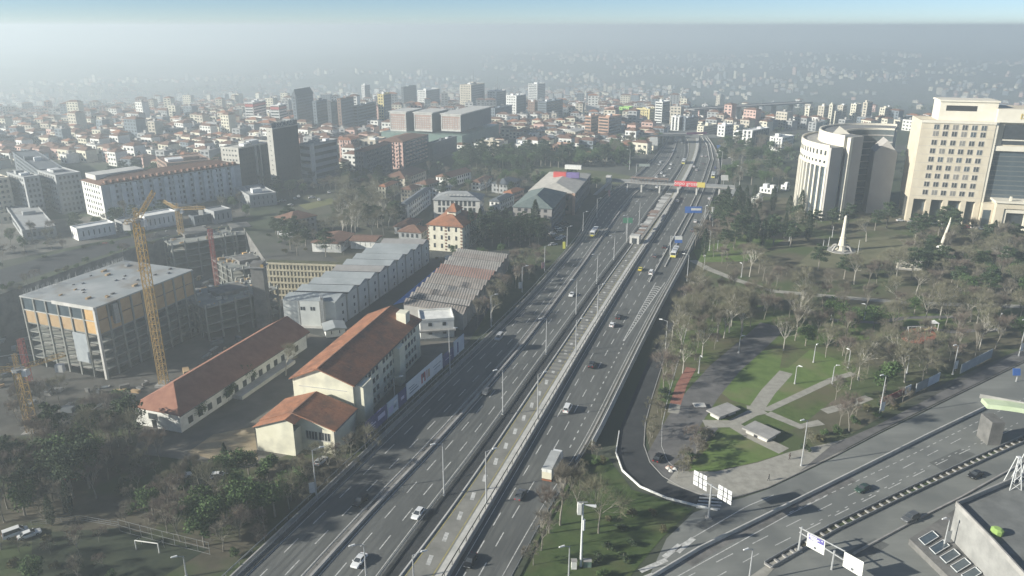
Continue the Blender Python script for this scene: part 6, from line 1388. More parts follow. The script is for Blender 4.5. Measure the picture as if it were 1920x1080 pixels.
# buses
def bus(px, hd, label, z=ZR + .02):
    p = G(*px) + Vector((0, 0, z)); t = thing('bus', label, 'bus', p, hd); L, hw, H = 12.0, 1.27, 3.0
    def shell(m):
        pr = [(-hw, .35), (-hw, 2.75), (-hw * .9, 3.0), (hw * .9, 3.0), (hw, 2.75), (hw, .35)]; n = 6; xs = [-6, -5.85, 5.8, 6]; vs = []
        for i, x in enumerate(xs):
            f = .95 if i in (0, 3) else 1
            vs += [(x, a * f, .4 + (b - .4) * (f if b > 1 else 1)) for a, b in pr]
        m.add(vs, [(i * n + j, (i + 1) * n + j, (i + 1) * n + (j + 1) % n, i * n + (j + 1) % n) for i in range(3) for j in range(n)] + [tuple(range(n)), tuple(3 * n + j for j in range(n - 1, -1, -1))])
    part('body', paint('white'), t, shell); y_ = paint('yellow')
    for s in (-1, 1): part('yellow_skirt', y_, t, lambda m: m.box(-5.8, 5.8, s * hw - .02, s * hw + .02, .35, 1.25)); part('side_window', M_GLASS, t, lambda m: m.box(-5.5, 5.5, s * hw - .015, s * hw + .015, 1.35, 2.6))
    for s in (-1, 1):
        part('yellow_end', y_, t, lambda m: m.box(s * 6.0 - .03, s * 6.0 + .03, -hw * .93, hw * .93, .4, 1.3)); part('windscreen', M_GLASS, t, lambda m: m.box(s * 5.98 - .03, s * 5.98 + .03, -hw * .88, hw * .88, 1.4, 2.65))
        part('headlight', M_HEAD, t, lambda m: m.box(s * 6.03 - .03, s * 6.03 + .03, hw * .6, hw * .85, .7, .95)); part('headlight', M_HEAD, t, lambda m: m.box(s * 6.03 - .03, s * 6.03 + .03, -hw * .85, -hw * .6, .7, .95))
    for x in (-3.0, 1.5): part('roof_hatch', M_STEEL, t, lambda m: m.box(x, x + 1.6, -.7, .7, 3.0, 3.22))
    me = MB().tube((0, -.14, 0), (0, .14, 0), .48, .48, 12).mesh('wheel', M_TYRE)
    for x in (-3.4, 3.6):
        for s in (-1, 1): link('wheel', me, t, None, (x, s * (hw - .1), .48))
bus((1114, 440), heading(lM1, (1114, 440), True), 'white roofed bus with a yellow front on the outbound lanes')
bus((1265, 478), heading(lR3, (1265, 478)), 'yellow and white bus below the overhead sign on the park side lane')
bus((1337, 332), heading(lR3, (1337, 332)), 'small far yellow and white bus beyond the footbridge')
bus((1282, 306), heading(lM2, (1282, 306), True), 'far bus on the busway where the highway bends')
# lorry
p = G(1034, 888) + Vector((0, 0, ZR + .02)); t = thing('lorry', 'box lorry with a pale grey trailer on the right carriageway', 'lorry', p, heading(lW3, (1034, 888)))
M_TARP = mat('trailer_tarp', (.36, .37, .36), (.46, .47, .45), .4, .8)
part('cargo_box', M_TARP, t, lambda m: m.box(-4.5, 4.2, -1.25, 1.25, 1.1, 3.9)); part('rear_door', mat('door_cream', (.56, .52, .40), (.62, .58, .46), 1, .7), t, lambda m: m.box(-4.56, -4.505, -1.2, 1.2, 1.15, 3.0)); part('rear_band', M_WHITE, t, lambda m: m.box(-4.57, -4.505, -1.2, -.05, 3.02, 3.8)); part('rear_band', M_WHITE, t, lambda m: m.box(-4.57, -4.505, .05, 1.2, 3.02, 3.8))
part('bumper', flat('rust_bumper', (.26, .10, .05)), t, lambda m: m.box(-4.6, -4.4, -1.2, 1.2, .6, .95)); part('chassis', M_DARKM, t, lambda m: m.box(-4.4, 6.2, -.5, .5, .6, 1.05))
part('cab', paint('white'), t, lambda m: m.add([(4.4, -1.2, .7), (6.6, -1.2, .7), (6.6, 1.2, .7), (4.4, 1.2, .7), (4.4, -1.15, 3.2), (6.1, -1.1, 3.2), (6.1, 1.1, 3.2), (4.4, 1.15, 3.2), (6.6, -1.2, 1.9), (6.6, 1.2, 1.9)], [(0, 4, 5, 8, 1), (3, 2, 9, 6, 7), (4, 7, 6, 5), (5, 6, 9, 8), (8, 9, 2, 1), (0, 3, 7, 4), (0, 1, 2, 3)])); part('windscreen', M_GLASS, t, lambda m: m.add([(6.58, -1.0, 2.05), (6.58, 1.0, 2.05), (6.2, .95, 3.05), (6.2, -.95, 3.05)], [(0, 1, 2, 3)]))
me = MB().tube((0, -.15, 0), (0, .15, 0), .5, .5, 12).mesh('wheel', M_TYRE)
for x in (-3.4, -2.2, 5.2):
    for s in (-1, 1): link('wheel', me, t, None, (x, s * 1.05, .5))
# dump heap by the slip road corner
t = thing('rubble_heap', 'small heap of red rubble and bags at the plaza corner', 'rubble', P(1260, 880)); rnd = random.Random(3)
for k in range(12):
    x, y_, s = rnd.uniform(-1.2, 1.2), rnd.uniform(-1, 1), rnd.uniform(.3, .7); part('rubble_piece', [W_ORG, W_PINK, M_CONCL][k % 3], t, lambda m: m.lathe([(s, 0), (s * .9, s * .5), (s * .3, s * .9)], 6, 0, (x, y_, 0)))

# ================================================================== people
def person(px, label, rz, cloth, stride=.25):
    bm_v = [(0, 0, .95), (0, 0, 1.2), (0, 0, 1.42), (0, 0, 1.52), (0, .02, 1.66), (-.09, 0, .9), (-.10, stride * .5, .5), (-.10, stride, .08), (-.10, stride + .16, .04), (.09, 0, .9), (.10, -stride * .3, .5), (.10, -stride, .08), (.10, -stride + .16, .04), (-.2, 0, 1.4), (-.25, -.1, 1.12), (-.24, .06, .88), (.2, 0, 1.4), (.25, .1, 1.12), (.24, .2, .9)]
    ed = [(0, 1), (1, 2), (2, 3), (3, 4), (0, 5), (5, 6), (6, 7), (7, 8), (0, 9), (9, 10), (10, 11), (11, 12), (2, 13), (13, 14), (14, 15), (2, 16), (16, 17), (17, 18)]
    rad = [.16, .15, .16, .06, .105, .10, .075, .05, .05, .10, .075, .05, .05, .08, .055, .045, .08, .055, .045]
    me = bpy.data.meshes.new('body'); me.from_pydata(bm_v, ed, []); me.materials.append(cloth)
    t = thing('person', label, 'person', P(*px) + Vector((0, 0, .115)), rz); o = link('body', me, t)
    md_ = o.modifiers.new('skin', 'SKIN'); sv_ = me.skin_vertices[0].data
    for i, r in enumerate(rad): sv_[i].radius = (r, r)
    sv_[0].use_root = True
    o.modifiers.new('sub', 'SUBSURF').levels = 1; o.modifiers['sub'].render_levels = 1
    part('hair', flat('dark_hair', (.02, .016, .012)), t, lambda m: m.lathe([(.115, 1.68), (.125, 1.76), (.08, 1.83)], 10, 0, (0, 0, 0)))
    part('face', flat('skin_tone', (.42, .28, .2)), t, lambda m: m.box(-.06, .06, .1, .125, 1.58, 1.70))
person((1441, 902), 'person in dark clothes walking on the pale plaza near the kerb', R(60), flat('dark_cloth', (.02, .022, .026)))
person((1480, 862), 'person in a dark coat walking near the lawn edge of the plaza', R(100), flat('brown_cloth', (.05, .035, .03)))
# ================================================================== trees
def rdir(d, ang, rnd):
    d = d.normalized(); u = d.orthogonal().normalized(); v = d.cross(u); a = rnd.uniform(0, 2 * math.pi)
    return (d * math.cos(ang) + (u * math.cos(a) + v * math.sin(a)) * math.sin(ang)).normalized()
def bare_meshes(seed, h, spread, mtr, mtw, twig=1.0, upright=.25, thick=1.0, nkids=(4, 4, 4, 4)):
    rnd = random.Random(seed); tr, cr, tw = MB(), MB(), MB()
    def grow(p, d, L, r, lv):
        if lv >= 4:
            n = rnd.randint(3, 5) if lv == 4 else 1
            for _ in range(n):
                dd = rdir(d, rnd.uniform(.15, .75), rnd); q = p + dd * L * rnd.uniform(.8, 1.7) * twig; s = dd.orthogonal().normalized() * (.013 * thick)
                s = Matrix.Rotation(rnd.uniform(0, 3.1), 3, dd) @ s
                tw.quad(p - s, p + s, q + s * .5, q - s * .5)
            return
        mb = tr if lv == 0 else cr; n = 2 if lv < 2 else 1; q = p; dd = d
        for k in range(n):
            dd = (rdir(dd, rnd.uniform(0, .16), rnd) + Vector((0, 0, upright * .25))).normalized(); e = q + dd * L / n; r0 = r * (1 - .35 * k / n); r1 = r * (1 - .35 * (k + 1) / n)
            mb.tube(q, e, r0, r1, 6 if lv == 0 else (5 if lv == 1 else 3), 0, False); q = e
            if lv >= 1 and k == 0 and n == 2: grow(q, rdir(dd, rnd.uniform(.5, .9), rnd), L * .62, r1 * .55, lv + 1)
        kids = nkids[lv] + (rnd.random() < .4)
        for _ in range(kids):
            c = (rdir(dd, rnd.uniform(.25, spread), rnd) + Vector((0, 0, upright))).normalized(); grow(q, c, L * rnd.uniform(.58, .82), r * .65 * rnd.uniform(.6, .9), lv + 1)
        if lv == 3: grow(q, dd, L * .8, r, 4)
    grow(Vector((0, 0, -.1)), Vector((0, 0, 1)), h * .30, h * .0145 * thick, 0)
    k = len(cr.v); cr.v += tw.v; cr.f += [tuple(i + k for i in f) for f in tw.f]; cr.m += [1] * len(tw.f)
    return [('trunk', tr.mesh('trunk', mtr, True)), ('crown', cr.mesh('crown', [mtr, mtw]))]
def leaf_meshes(seed, kind, h, w, mtl, nleaf=1500, size=.55):
    rnd = random.Random(seed); tr, cr = MB(), MB(); tr.tube((0, 0, -.1), (0, 0, h * (.35 if kind != 'cypress' else .2)), h * .02 + .08, h * .014 + .05, 6, 0, False); tr.tube((0, 0, h * .3 if kind != 'cypress' else h * .15), (0, 0, h * .85), h * .014 + .05, .04, 5, 0, False)
    blobs = []
    if kind == 'round':
        for _ in range(11): a, r_ = rnd.uniform(0, 6.28), w * rnd.uniform(.1, .32); blobs.append((r_ * math.cos(a), r_ * math.sin(a), h * rnd.uniform(.38, .82), w * rnd.uniform(.16, .27), w * rnd.uniform(.13, .22)))
    elif kind == 'pine':
        for k in range(12):
            z = h * (.38 + .55 * k / 12); rr = w * .48 * (1 - .55 * abs(k / 12 - .45) - .3 * k / 12); a = k * 2.4 + rnd.uniform(-.5, .5); blobs.append((rr * .6 * math.cos(a), rr * .6 * math.sin(a), z, rr * .62, h * .045))
    elif kind == 'shrub':
        for _ in range(7): a, r_ = rnd.uniform(0, 6.28), w * rnd.uniform(.05, .35); blobs.append((r_ * math.cos(a), r_ * math.sin(a), h * rnd.uniform(.3, .65), w * rnd.uniform(.16, .26), h * rnd.uniform(.2, .34)))
    for i in range(nleaf):
        if kind == 'cypress':
            f = rnd.random() ** .85; z = h * (.06 + .93 * f); rr = w * .5 * (math.sin(math.pi * min(1, f * .82 + .16)) ** .8) * (rnd.random() ** .35) * rnd.uniform(.85, 1.12); a = rnd.uniform(0, 6.28); c = Vector((rr * math.cos(a), rr * math.sin(a), z))
            for b in ((),): pass
        else:
            b = rnd.choice(blobs); d = Vector((rnd.gauss(0, 1), rnd.gauss(0, 1), rnd.gauss(0, 1))).normalized() * (rnd.random() ** .4); c = Vector((b[0] + d.x * b[3], b[1] + d.y * b[3], b[2] + d.z * b[4]))
        s = size * rnd.uniform(.6, 1.3); u = Vector((rnd.gauss(0, 1), rnd.gauss(0, 1), rnd.gauss(0, .6))).normalized(); v = u.orthogonal().normalized(); v = Matrix.Rotation(rnd.uniform(0, 6.28), 3, u) @ v
        cr.quad(c - u * s * .5, c + v * s * .28, c + u * s * .5, c - v * s * .28)
    return [('trunk', tr.mesh('trunk', M_BARK)), ('crown', cr.mesh('crown', mtl))]
TV = {
 'bare_tree': [bare_meshes(10 + i, (9.5, 11, 10.5, 14, 13, 12.5)[i], (.95, .7, .85, .6, 1.0, .75)[i], M_BARK, [M_TWIG, M_TWIG2, M_TWIG3][i % 3], (1.0, .9, 1.1, 1.0, 1.15, .95)[i], (.15, .35, .2, .55, .1, .4)[i]) for i in range(6)],
 'plane_tree': [bare_meshes(40 + i, 15 + i, .8, M_BARKL, M_TWIG2, 1.1, .22, 1.25) for i in range(4)],
 'thicket': [bare_meshes(60 + i, 6.5, .95, M_BARK, [M_TWIG, M_TWIG3, M_TWIG2][i], .8, .12, 1.0) for i in range(3)],
 'cypress_tree': [leaf_meshes(70 + i, 'cypress', 15, 3.4 + .5 * i, M_LEAFD, 1500, .6) for i in range(3)],
 'pine_tree': [leaf_meshes(80 + i, 'pine', 13 + i, 9 + i, M_LEAFP, 1700, .75) for i in range(3)],
 'evergreen_tree': [leaf_meshes(90 + i, 'round', 9 + i, 8 + i, M_LEAFG, 1600, .65) for i in range(3)],
 'shrub': [leaf_meshes(100 + i, 'shrub', 2.6, 3.6, [M_LEAFG, M_LEAFP, mat('dry_leaf', (.085, .08, .04), (.13, .12, .06), .8, .9)][i], 500, .42) for i in range(3)],
}
CAT = {'shrub': 'shrub'}
DESC = {'bare_tree': ['bare tree with brown twigs', 'bare tree with olive twigs', 'bare tree with reddish twigs', 'tall bare tree with brown twigs', 'tall bare tree with olive twigs', 'tall bare tree with reddish twigs'],
        'plane_tree': ['bare plane tree with pale limbs', 'forked plane tree with pale limbs', 'tall plane tree with pale limbs', 'very tall plane tree with pale limbs'],
        'thicket': ['young bare tree with brown twigs', 'young bare tree with reddish twigs', 'young bare tree with olive twigs'],
        'cypress_tree': ['slim dark cypress', 'full dark cypress', 'broad dark cypress'], 'pine_tree': ['dark layered pine', 'tall dark layered pine', 'wide dark layered pine'],
        'evergreen_tree': ['small round leafy evergreen', 'round leafy evergreen', 'large round leafy evergreen'], 'shrub': ['bright green shrub', 'dark green shrub', 'dry yellowish shrub']}
trnd = random.Random(21); NT = {}
def tree(kind, p, label, group, s=1.0, v=None):
    v = trnd.randrange(len(TV[kind])) if v is None else v
    s *= trnd.uniform(.85, 1.15); t = thing('bare_sapling' if kind == 'thicket' else kind, label, CAT.get(kind, 'tree'), p, trnd.uniform(0, 6.28), group, (s, s, s * trnd.uniform(.9, 1.1)))
    for nm, me in TV[kind][v]: link(nm, me, t)
    NT[kind] = NT.get(kind, 0) + 1; return t
PLACED = []
def on_path(p):
    for line, wid in PARKPATHS:
        for a, b in zip(line, line[1:]):
            ab = b - a; k = max(0, min(1, (p - a).dot(ab) / ab.length_squared)); 
            if (p - a - ab * k).length < wid / 2 + .9: return True
    return False
def scatter(poly, n, kinds, label, group, gap=4.0, s=1.0, avoid=True, clear=None):
    xs = [q[0] for q in poly]; ys = [q[1] for q in poly]; k = tries = 0; gp = [G(*q) for q in poly]
    x0, x1, y0, y1 = min(p.x for p in gp), max(p.x for p in gp), min(p.y for p in gp), max(p.y for p in gp)
    while k < n and tries < n * 60:
        tries += 1; p = Vector((trnd.uniform(x0, x1), trnd.uniform(y0, y1), 0))
        if not inpoly(p, gp): continue
        p.z = terrain(p.x, p.y)
        if avoid and (not free(p.x, p.y, 1.5) or on_path(p)): continue
        if clear and any(inpoly(proj(p), c) for c in clear): continue
        if any((p.x - a) ** 2 + (p.y - b) ** 2 < gap * gap for a, b in PLACED): continue
        kind = trnd.choice(kinds); PLACED.append((p.x, p.y)); k += 1
        v = trnd.randrange(len(TV[kind])); desc = DESC[kind][v % len(DESC[kind])]
        tree(kind, p, '%s %s' % (desc, group), '%s %s' % (desc, group), s * (1.0), v)
def put(kind, px, label, group=None, s=1.0, v=None):
    p = G(*px); PLACED.append((p.x, p.y)); return tree(kind, p, label, group, s, v)
# singles
put('plane_tree', (1469, 657), 'big forked plane tree with a pale trunk on the middle lawn', s=1.05, v=0)
put('plane_tree', (1494, 628), 'plane tree with knotted white limbs behind the forked plane', s=1.0, v=1)
put('bare_tree', (1244, 727), 'leaning bare tree with reddish twigs hanging over the slip road', s=1.15, v=2)
put('plane_tree', (1280, 700), 'slender white plane tree beside the red path', s=.8, v=2)
put('plane_tree', (1371, 612), 'twisted plane tree beside the broad path', s=.8, v=3)
put('plane_tree', (1624, 453), 'wide crowned plane tree standing before the courthouse ring', s=1.15, v=2)
put('plane_tree', (1733, 609), 'plane tree standing behind the red playground', s=.9, v=1)
put('plane_tree', (1798, 612), 'plane tree with a split white trunk right of the playground', s=.9, v=0); put('plane_tree', (1830, 613), 'bent white plane tree at the end of the playground walk', s=.9, v=3)
put('plane_tree', (923, 603), 'pale twisted plane tree beside the highway rail', s=.75, v=1)
put('plane_tree', (536, 704), 'pale bare tree between the long building and the school', s=.9, v=2)
put('bare_tree', (1015, 1032), 'dense brown bare tree at the tip of the green island', s=1.15, v=0)
put('bare_tree', (1050, 985), 'broad bare tree with tangled twigs on the green island', s=1.35, v=3); put('bare_tree', (1085, 965), 'bare tree beside the shadow of the lorry on the island', s=1.3, v=1); put('bare_tree', (1122, 1000), 'bare tree right of the camera mast', s=1.05, v=4); put('bare_tree', (1030, 1000), 'small bare tree between the two broad island trees', s=1.0, v=5); put('thicket', (1000, 1060), 'low twiggy sapling on the parapet side of the island', s=1.0)
put('evergreen_tree', (466, 722), 'round dark evergreen beside the long building', s=.75); put('evergreen_tree', (428, 752), 'light green evergreen in front of the long building', s=.6); put('evergreen_tree', (378, 784), 'dark leafy tree at the corner of the long building', s=.75)
put('pine_tree', (246, 830), 'leaning dark pine before the white end wall', s=1.0); put('bare_tree', (222, 838), 'brown bare tree beside the leaning pine', s=1.2, v=2)
for px in [(884, 462), (901, 468)]: put('cypress_tree', px, 'tall dark cypress in front of the cream mansion', 'cypresses before the mansion', 1.25)
for px in [(948, 440), (985, 452), (975, 462), (1003, 446)]: put('cypress_tree', px, 'dark cypress beside the green slate roof', 'cypresses by the stone building', 1.1)
for px in [(1500, 404), (1512, 400), (1522, 402), (1536, 400), (1556, 404), (1568, 402), (1578, 404), (1478, 410), (1448, 398), (1412, 395), (1398, 388), (1380, 392), (1362, 388)]: put('cypress_tree', px, 'dark cypress in the row before the courthouse ring', 'cypresses before the courthouse', 1.0)
for px in [(1492, 432), (1530, 426), (1560, 428), (1590, 424), (1510, 440), (1640, 432), (1662, 428), (1768, 430), (1782, 440)]: put('pine_tree', px, 'spreading dark pine before the courthouse', 'pines before the courthouse', 1.0)
for px in [(1735, 520), (1732, 508)]: put('cypress_tree', px, 'lone dark cypress beside the inscription wall', 'cypresses by the inscription wall', 1.1)
# park
L_ = {'bare_tree': 'bare brown tree on the park lawn', 'plane_tree': 'tall bare plane tree with pale limbs in the park', 'thicket': 'young bare tree in the park', 'pine_tree': 'dark pine among the bare park trees', 'evergreen_tree': 'green leafy tree among the bare park trees', 'shrub': 'low shrub on the park ground', 'cypress_tree': 'dark cypress among the bare park trees'}
LAWN = [[(1355, 730), (1425, 655), (1480, 665), (1600, 690), (1560, 720), (1425, 775), (1470, 850), (1340, 885), (1290, 885), (1345, 800)], [(1540, 455), (1700, 440), (1720, 470), (1640, 505), (1500, 500)]]
scatter([(1285, 560), (1450, 572), (1460, 620), (1380, 640), (1300, 720), (1262, 760), (1240, 720), (1255, 640)], 46, ['bare_tree', 'bare_tree', 'bare_tree', 'bare_tree', 'plane_tree', 'thicket'], L_, 'beside the broad path', 4.5, clear=LAWN)
scatter([(1470, 580), (1700, 575), (1920, 590), (1920, 640), (1720, 730), (1640, 760), (1560, 790), (1500, 700)], 74, ['bare_tree', 'bare_tree', 'bare_tree', 'bare_tree', 'bare_tree', 'plane_tree', 'thicket', 'evergreen_tree'], L_, 'round the playground', 5.0, clear=LAWN + [[(1680, 600), (1770, 600), (1775, 655), (1680, 655)]])
scatter([(1310, 500), (1450, 540), (1920, 568), (1920, 470), (1760, 455), (1650, 510), (1480, 505), (1350, 470)], 78, ['bare_tree', 'bare_tree', 'bare_tree', 'bare_tree', 'bare_tree', 'plane_tree', 'thicket', 'pine_tree'], L_, 'in the upper park', 5.0)
scatter([(1345, 440), (1480, 440), (1600, 432), (1920, 440), (1920, 480), (1750, 470), (1600, 450), (1480, 470), (1360, 470)], 34, ['bare_tree', 'pine_tree', 'bare_tree', 'pine_tree', 'cypress_tree'], L_, 'near the monument', 5.0, clear=[[(1540, 420), (1700, 420), (1720, 480), (1500, 500)]])
scatter([(1300, 470), (1345, 395), (1480, 385), (1480, 420), (1380, 450), (1320, 490)], 34, ['bare_tree', 'bare_tree', 'cypress_tree', 'pine_tree'], L_, 'beside the park side lane', 4.5)
scatter([(1210, 830), (1235, 760), (1262, 700), (1250, 800), (1240, 850)], 9, ['thicket', 'shrub'], L_, 'along the slip road', 2.5)
scatter([(1265, 900), (1300, 845), (1325, 812), (1335, 818), (1290, 880)], 12, ['shrub', 'thicket'], {'shrub': 'low shrub in the hedge beside the hedge walk', 'thicket': 'twiggy sapling in the hedge beside the hedge walk'}, 'of the hedge walk', 1.6, avoid=False)
scatter([(1340, 792), (1352, 770), (1395, 770), (1400, 792)], 5, ['shrub'], L_, 'by the grey pavilion', 1.8, .8)
scatter([(1500, 850), (1640, 790), (1700, 752), (1690, 740), (1560, 800), (1480, 840)], 22, ['thicket', 'bare_tree', 'shrub'], {'bare_tree': 'bare tree between the park and the boulevard pavement', 'thicket': 'young bare tree between the park and the boulevard pavement', 'shrub': 'shrub between the park and the boulevard pavement'}, 'along the boulevard', 3.5, .9)
# right of the highway beyond the park
scatter([(1345, 280), (1440, 270), (1480, 290), (1480, 350), (1400, 360), (1352, 350)], 60, ['pine_tree', 'bare_tree', 'evergreen_tree', 'bare_tree'], {'bare_tree': 'hazy bare tree on the slope left of the courthouse', 'pine_tree': 'hazy pine on the slope left of the courthouse', 'evergreen_tree': 'hazy green tree on the slope left of the courthouse'}, 'on the courthouse slope', 7, 1.0)
# island, verge, yard, woods
scatter([(1150, 960), (1280, 968), (1200, 1050), (1080, 1110)], 10, ['shrub'], {'shrub': 'low green shrub on the green island'}, 'on the green island', 3, .8)
scatter([(1110, 845), (1140, 862), (1110, 890), (1085, 900)], 7, ['shrub', 'thicket'], {'shrub': 'ivy shrub beside the right carriageway', 'thicket': 'twiggy sapling beside the right carriageway'}, 'beside the right carriageway', 2, .7)
scatter([(880, 635), (905, 600), (975, 540), (1030, 490), (965, 490), (955, 520), (900, 590)], 26, ['bare_tree', 'bare_tree', 'thicket'], {'bare_tree': 'bare tree between the brown ribbed roofs and the highway', 'thicket': 'bare sapling between the brown ribbed roofs and the highway'}, 'on the highway verge', 4.0, .85, avoid=False, clear=[[(757, 575), (868, 590), (953, 480), (870, 470)]])
scatter([(560, 870), (700, 812), (690, 850), (600, 935), (560, 930)], 18, ['bare_tree', 'thicket', 'thicket'], {'bare_tree': 'bare tree between the annex and the guard rail', 'thicket': 'bare sapling between the annex and the guard rail'}, 'below the school annex', 3.0, .7)
WL = {'bare_tree': 'bare brown tree in the roadside woodland', 'thicket': 'tangled young bare tree in the roadside woodland', 'evergreen_tree': 'dark green leafy tree in the roadside woodland', 'pine_tree': 'dark pine in the roadside woodland', 'shrub': 'low shrub in the roadside woodland'}
WCL = [[(-20, 985), (80, 975), (80, 1030), (-20, 1030)], [(120, 870), (165, 875), (165, 925), (100, 920)], [(310, 870), (440, 870), (440, 915), (310, 915)], [(225, 1000), (330, 1015), (320, 1060), (210, 1050)], [(380, 820), (480, 800), (480, 870), (400, 875)]]
scatter([(250, 860), (470, 890), (560, 900), (555, 950), (440, 1060), (390, 1035), (230, 985), (200, 900)], 66, ['bare_tree', 'bare_tree', 'thicket', 'thicket', 'shrub', 'evergreen_tree'], WL, 'in the roadside woodland', 3.4, .85, clear=WCL)
scatter([(-60, 880), (230, 815), (250, 860), (200, 930), (100, 985), (-60, 1000)], 52, ['bare_tree', 'bare_tree', 'thicket', 'evergreen_tree', 'pine_tree'], WL, 'in the dark woodland', 4.0, 1.0, clear=WCL)
scatter([(-60, 1030), (120, 1000), (210, 1005), (230, 1085), (-60, 1120)], 22, ['thicket', 'shrub', 'bare_tree', 'evergreen_tree'], WL, 'below the woodland lane', 4.0, .7, clear=WCL)
scatter([(380, 915), (470, 900), (480, 960), (400, 970)], 7, ['evergreen_tree'], {'evergreen_tree': 'bushy bright green tree in the roadside woodland'}, 'bright in the woodland', 3.5, .7)
for px in [(98, 985), (132, 965), (425, 880)]: put('cypress_tree', px, 'pale columnar tree in the roadside woodland', 'columnar woodland trees', .55)
# around halls and villas
scatter([(640, 455), (735, 440), (770, 415), (740, 380), (660, 375), (620, 410)], 40, ['plane_tree', 'plane_tree', 'bare_tree', 'pine_tree'], {'plane_tree': 'tall bare plane tree between the villas and the site', 'bare_tree': 'bare tree between the villas and the site', 'pine_tree': 'dark pine between the villas and the site'}, 'west of the villas', 4.5, 1.0)
scatter([(520, 480), (640, 488), (655, 470), (640, 440), (540, 420), (500, 440)], 24, ['bare_tree', 'shrub', 'pine_tree'], {'bare_tree': 'bare tree on the bank above the ribbed wall', 'shrub': 'shrub on the bank above the ribbed wall', 'pine_tree': 'dark pine on the bank above the ribbed wall'}, 'above the ribbed wall', 5, .9)
scatter([(900, 470), (1010, 462), (1040, 445), (960, 425), (905, 440)], 26, ['pine_tree', 'evergreen_tree', 'bare_tree', 'pine_tree'], {'pine_tree': 'dark pine behind the brown ribbed roofs', 'evergreen_tree': 'leafy evergreen behind the brown ribbed roofs', 'bare_tree': 'bare tree behind the brown ribbed roofs'}, 'behind the ribbed roofs', 4, .95)
scatter([(800, 490), (870, 470), (960, 475), (860, 500)], 9, ['evergreen_tree', 'shrub'], {'evergreen_tree': 'leafy evergreen by the mansion wall', 'shrub': 'shrub by the mansion wall'}, 'by the mansion', 4, .6, avoid=False)
scatter([(700, 378), (990, 372), (1080, 400), (1120, 350), (960, 330), (700, 330)], 70, ['pine_tree', 'bare_tree', 'evergreen_tree', 'bare_tree'], {'pine_tree': 'dark pine among the villas', 'bare_tree': 'bare tree among the villas', 'evergreen_tree': 'leafy evergreen among the villas'}, 'among the villas', 6, .8)
scatter([(860, 326), (1000, 316), (1150, 312), (1200, 304), (1150, 296), (1000, 292), (860, 300)], 84, ['evergreen_tree', 'pine_tree', 'evergreen_tree'], {'evergreen_tree': 'dense dark green tree in the belt beyond the villas', 'pine_tree': 'dark pine in the belt beyond the villas'}, 'in the green belt', 7, 1.15)
scatter([(1150, 300), (1240, 272), (1230, 258), (1160, 268), (1090, 285)], 24, ['evergreen_tree', 'bare_tree'], {'evergreen_tree': 'hazy green tree beside the far carriageways', 'bare_tree': 'hazy bare tree beside the far carriageways'}, 'by the far carriageways', 8, 1.0)
scatter([(460, 372), (700, 356), (760, 330), (700, 320), (560, 345)], 30, ['bare_tree', 'pine_tree', 'evergreen_tree'], {'bare_tree': 'bare tree below the charcoal office', 'pine_tree': 'dark pine below the charcoal office', 'evergreen_tree': 'leafy tree below the charcoal office'}, 'below the office', 7, .9)
scatter([(1780, 500), (1920, 500), (1920, 560), (1800, 552)], 14, ['evergreen_tree', 'pine_tree'], {'evergreen_tree': 'dark leafy tree at the far edge of the park', 'pine_tree': 'dark pine at the far edge of the park'}, 'at the far park edge', 5, .9, avoid=False)
for i in range(20):
    px = (trnd.uniform(-10, 240), trnd.uniform(742, 800)); p = P(px[0], px[1], PITZ)
    if inpoly(p, PIT): k_ = trnd.choice(['bare_tree', 'bare_tree', 'evergreen_tree', 'thicket']); v_ = trnd.randrange(3); tree(k_, p, DESC[k_][v_] + ' in the corner of the excavation', DESC[k_][v_] + ' in the excavation', 1.0, v_)
scatter([(-20, 470), (120, 455), (300, 428), (470, 400), (470, 412), (300, 440), (120, 480), (-20, 520)], 26, ['evergreen_tree', 'bare_tree', 'shrub', 'thicket'], None, 'along the dark street', 5, .8)
scatter([(-20, 425), (160, 412), (330, 398), (460, 375), (460, 395), (300, 420), (120, 440), (-20, 470)], 26, ['evergreen_tree', 'bare_tree', 'pine_tree'], None, 'behind the site cabins', 6, .85)
scatter([(-20, 590), (0, 560), (150, 502), (300, 455), (290, 448), (150, 490), (-20, 545)], 22, ['shrub', 'thicket'], None, 'on the far rim of the excavation', 2.5, .9, avoid=False)
scatter([(20, 360), (200, 345), (460, 325), (460, 312), (200, 325), (20, 335)], 16, ['evergreen_tree', 'pine_tree'], None, 'behind the pale terrace', 6, 1.0)
cl_ = MB(); crn = random.Random(77)
for i in range(420):
    p = P(crn.uniform(-60, 520), crn.uniform(470, 800), PITZ)
    if not inpoly(p, PIT) or not free(p.x, p.y, -4): continue
    s = crn.uniform(.5, 2.6); a = crn.uniform(0, 3.1); k = MB(); k.box(-s, s, -s * crn.uniform(.2, .6), s * .4, 0, crn.uniform(.3, 1.8)); c_, s_ = math.cos(a), math.sin(a)
    cl_.add([(p.x + c_ * x - s_ * y, p.y + s_ * x + c_ * y, PITZ + z) for x, y, z in k.v], k.f, i % 5)
fo = cl_.build('site_materials', [M_CONCD, M_TAN, M_CONC, M_STEEL, W_SLATE], None, 'stuff'); fo['label'] = 'scattered building materials on the floor of the excavation'

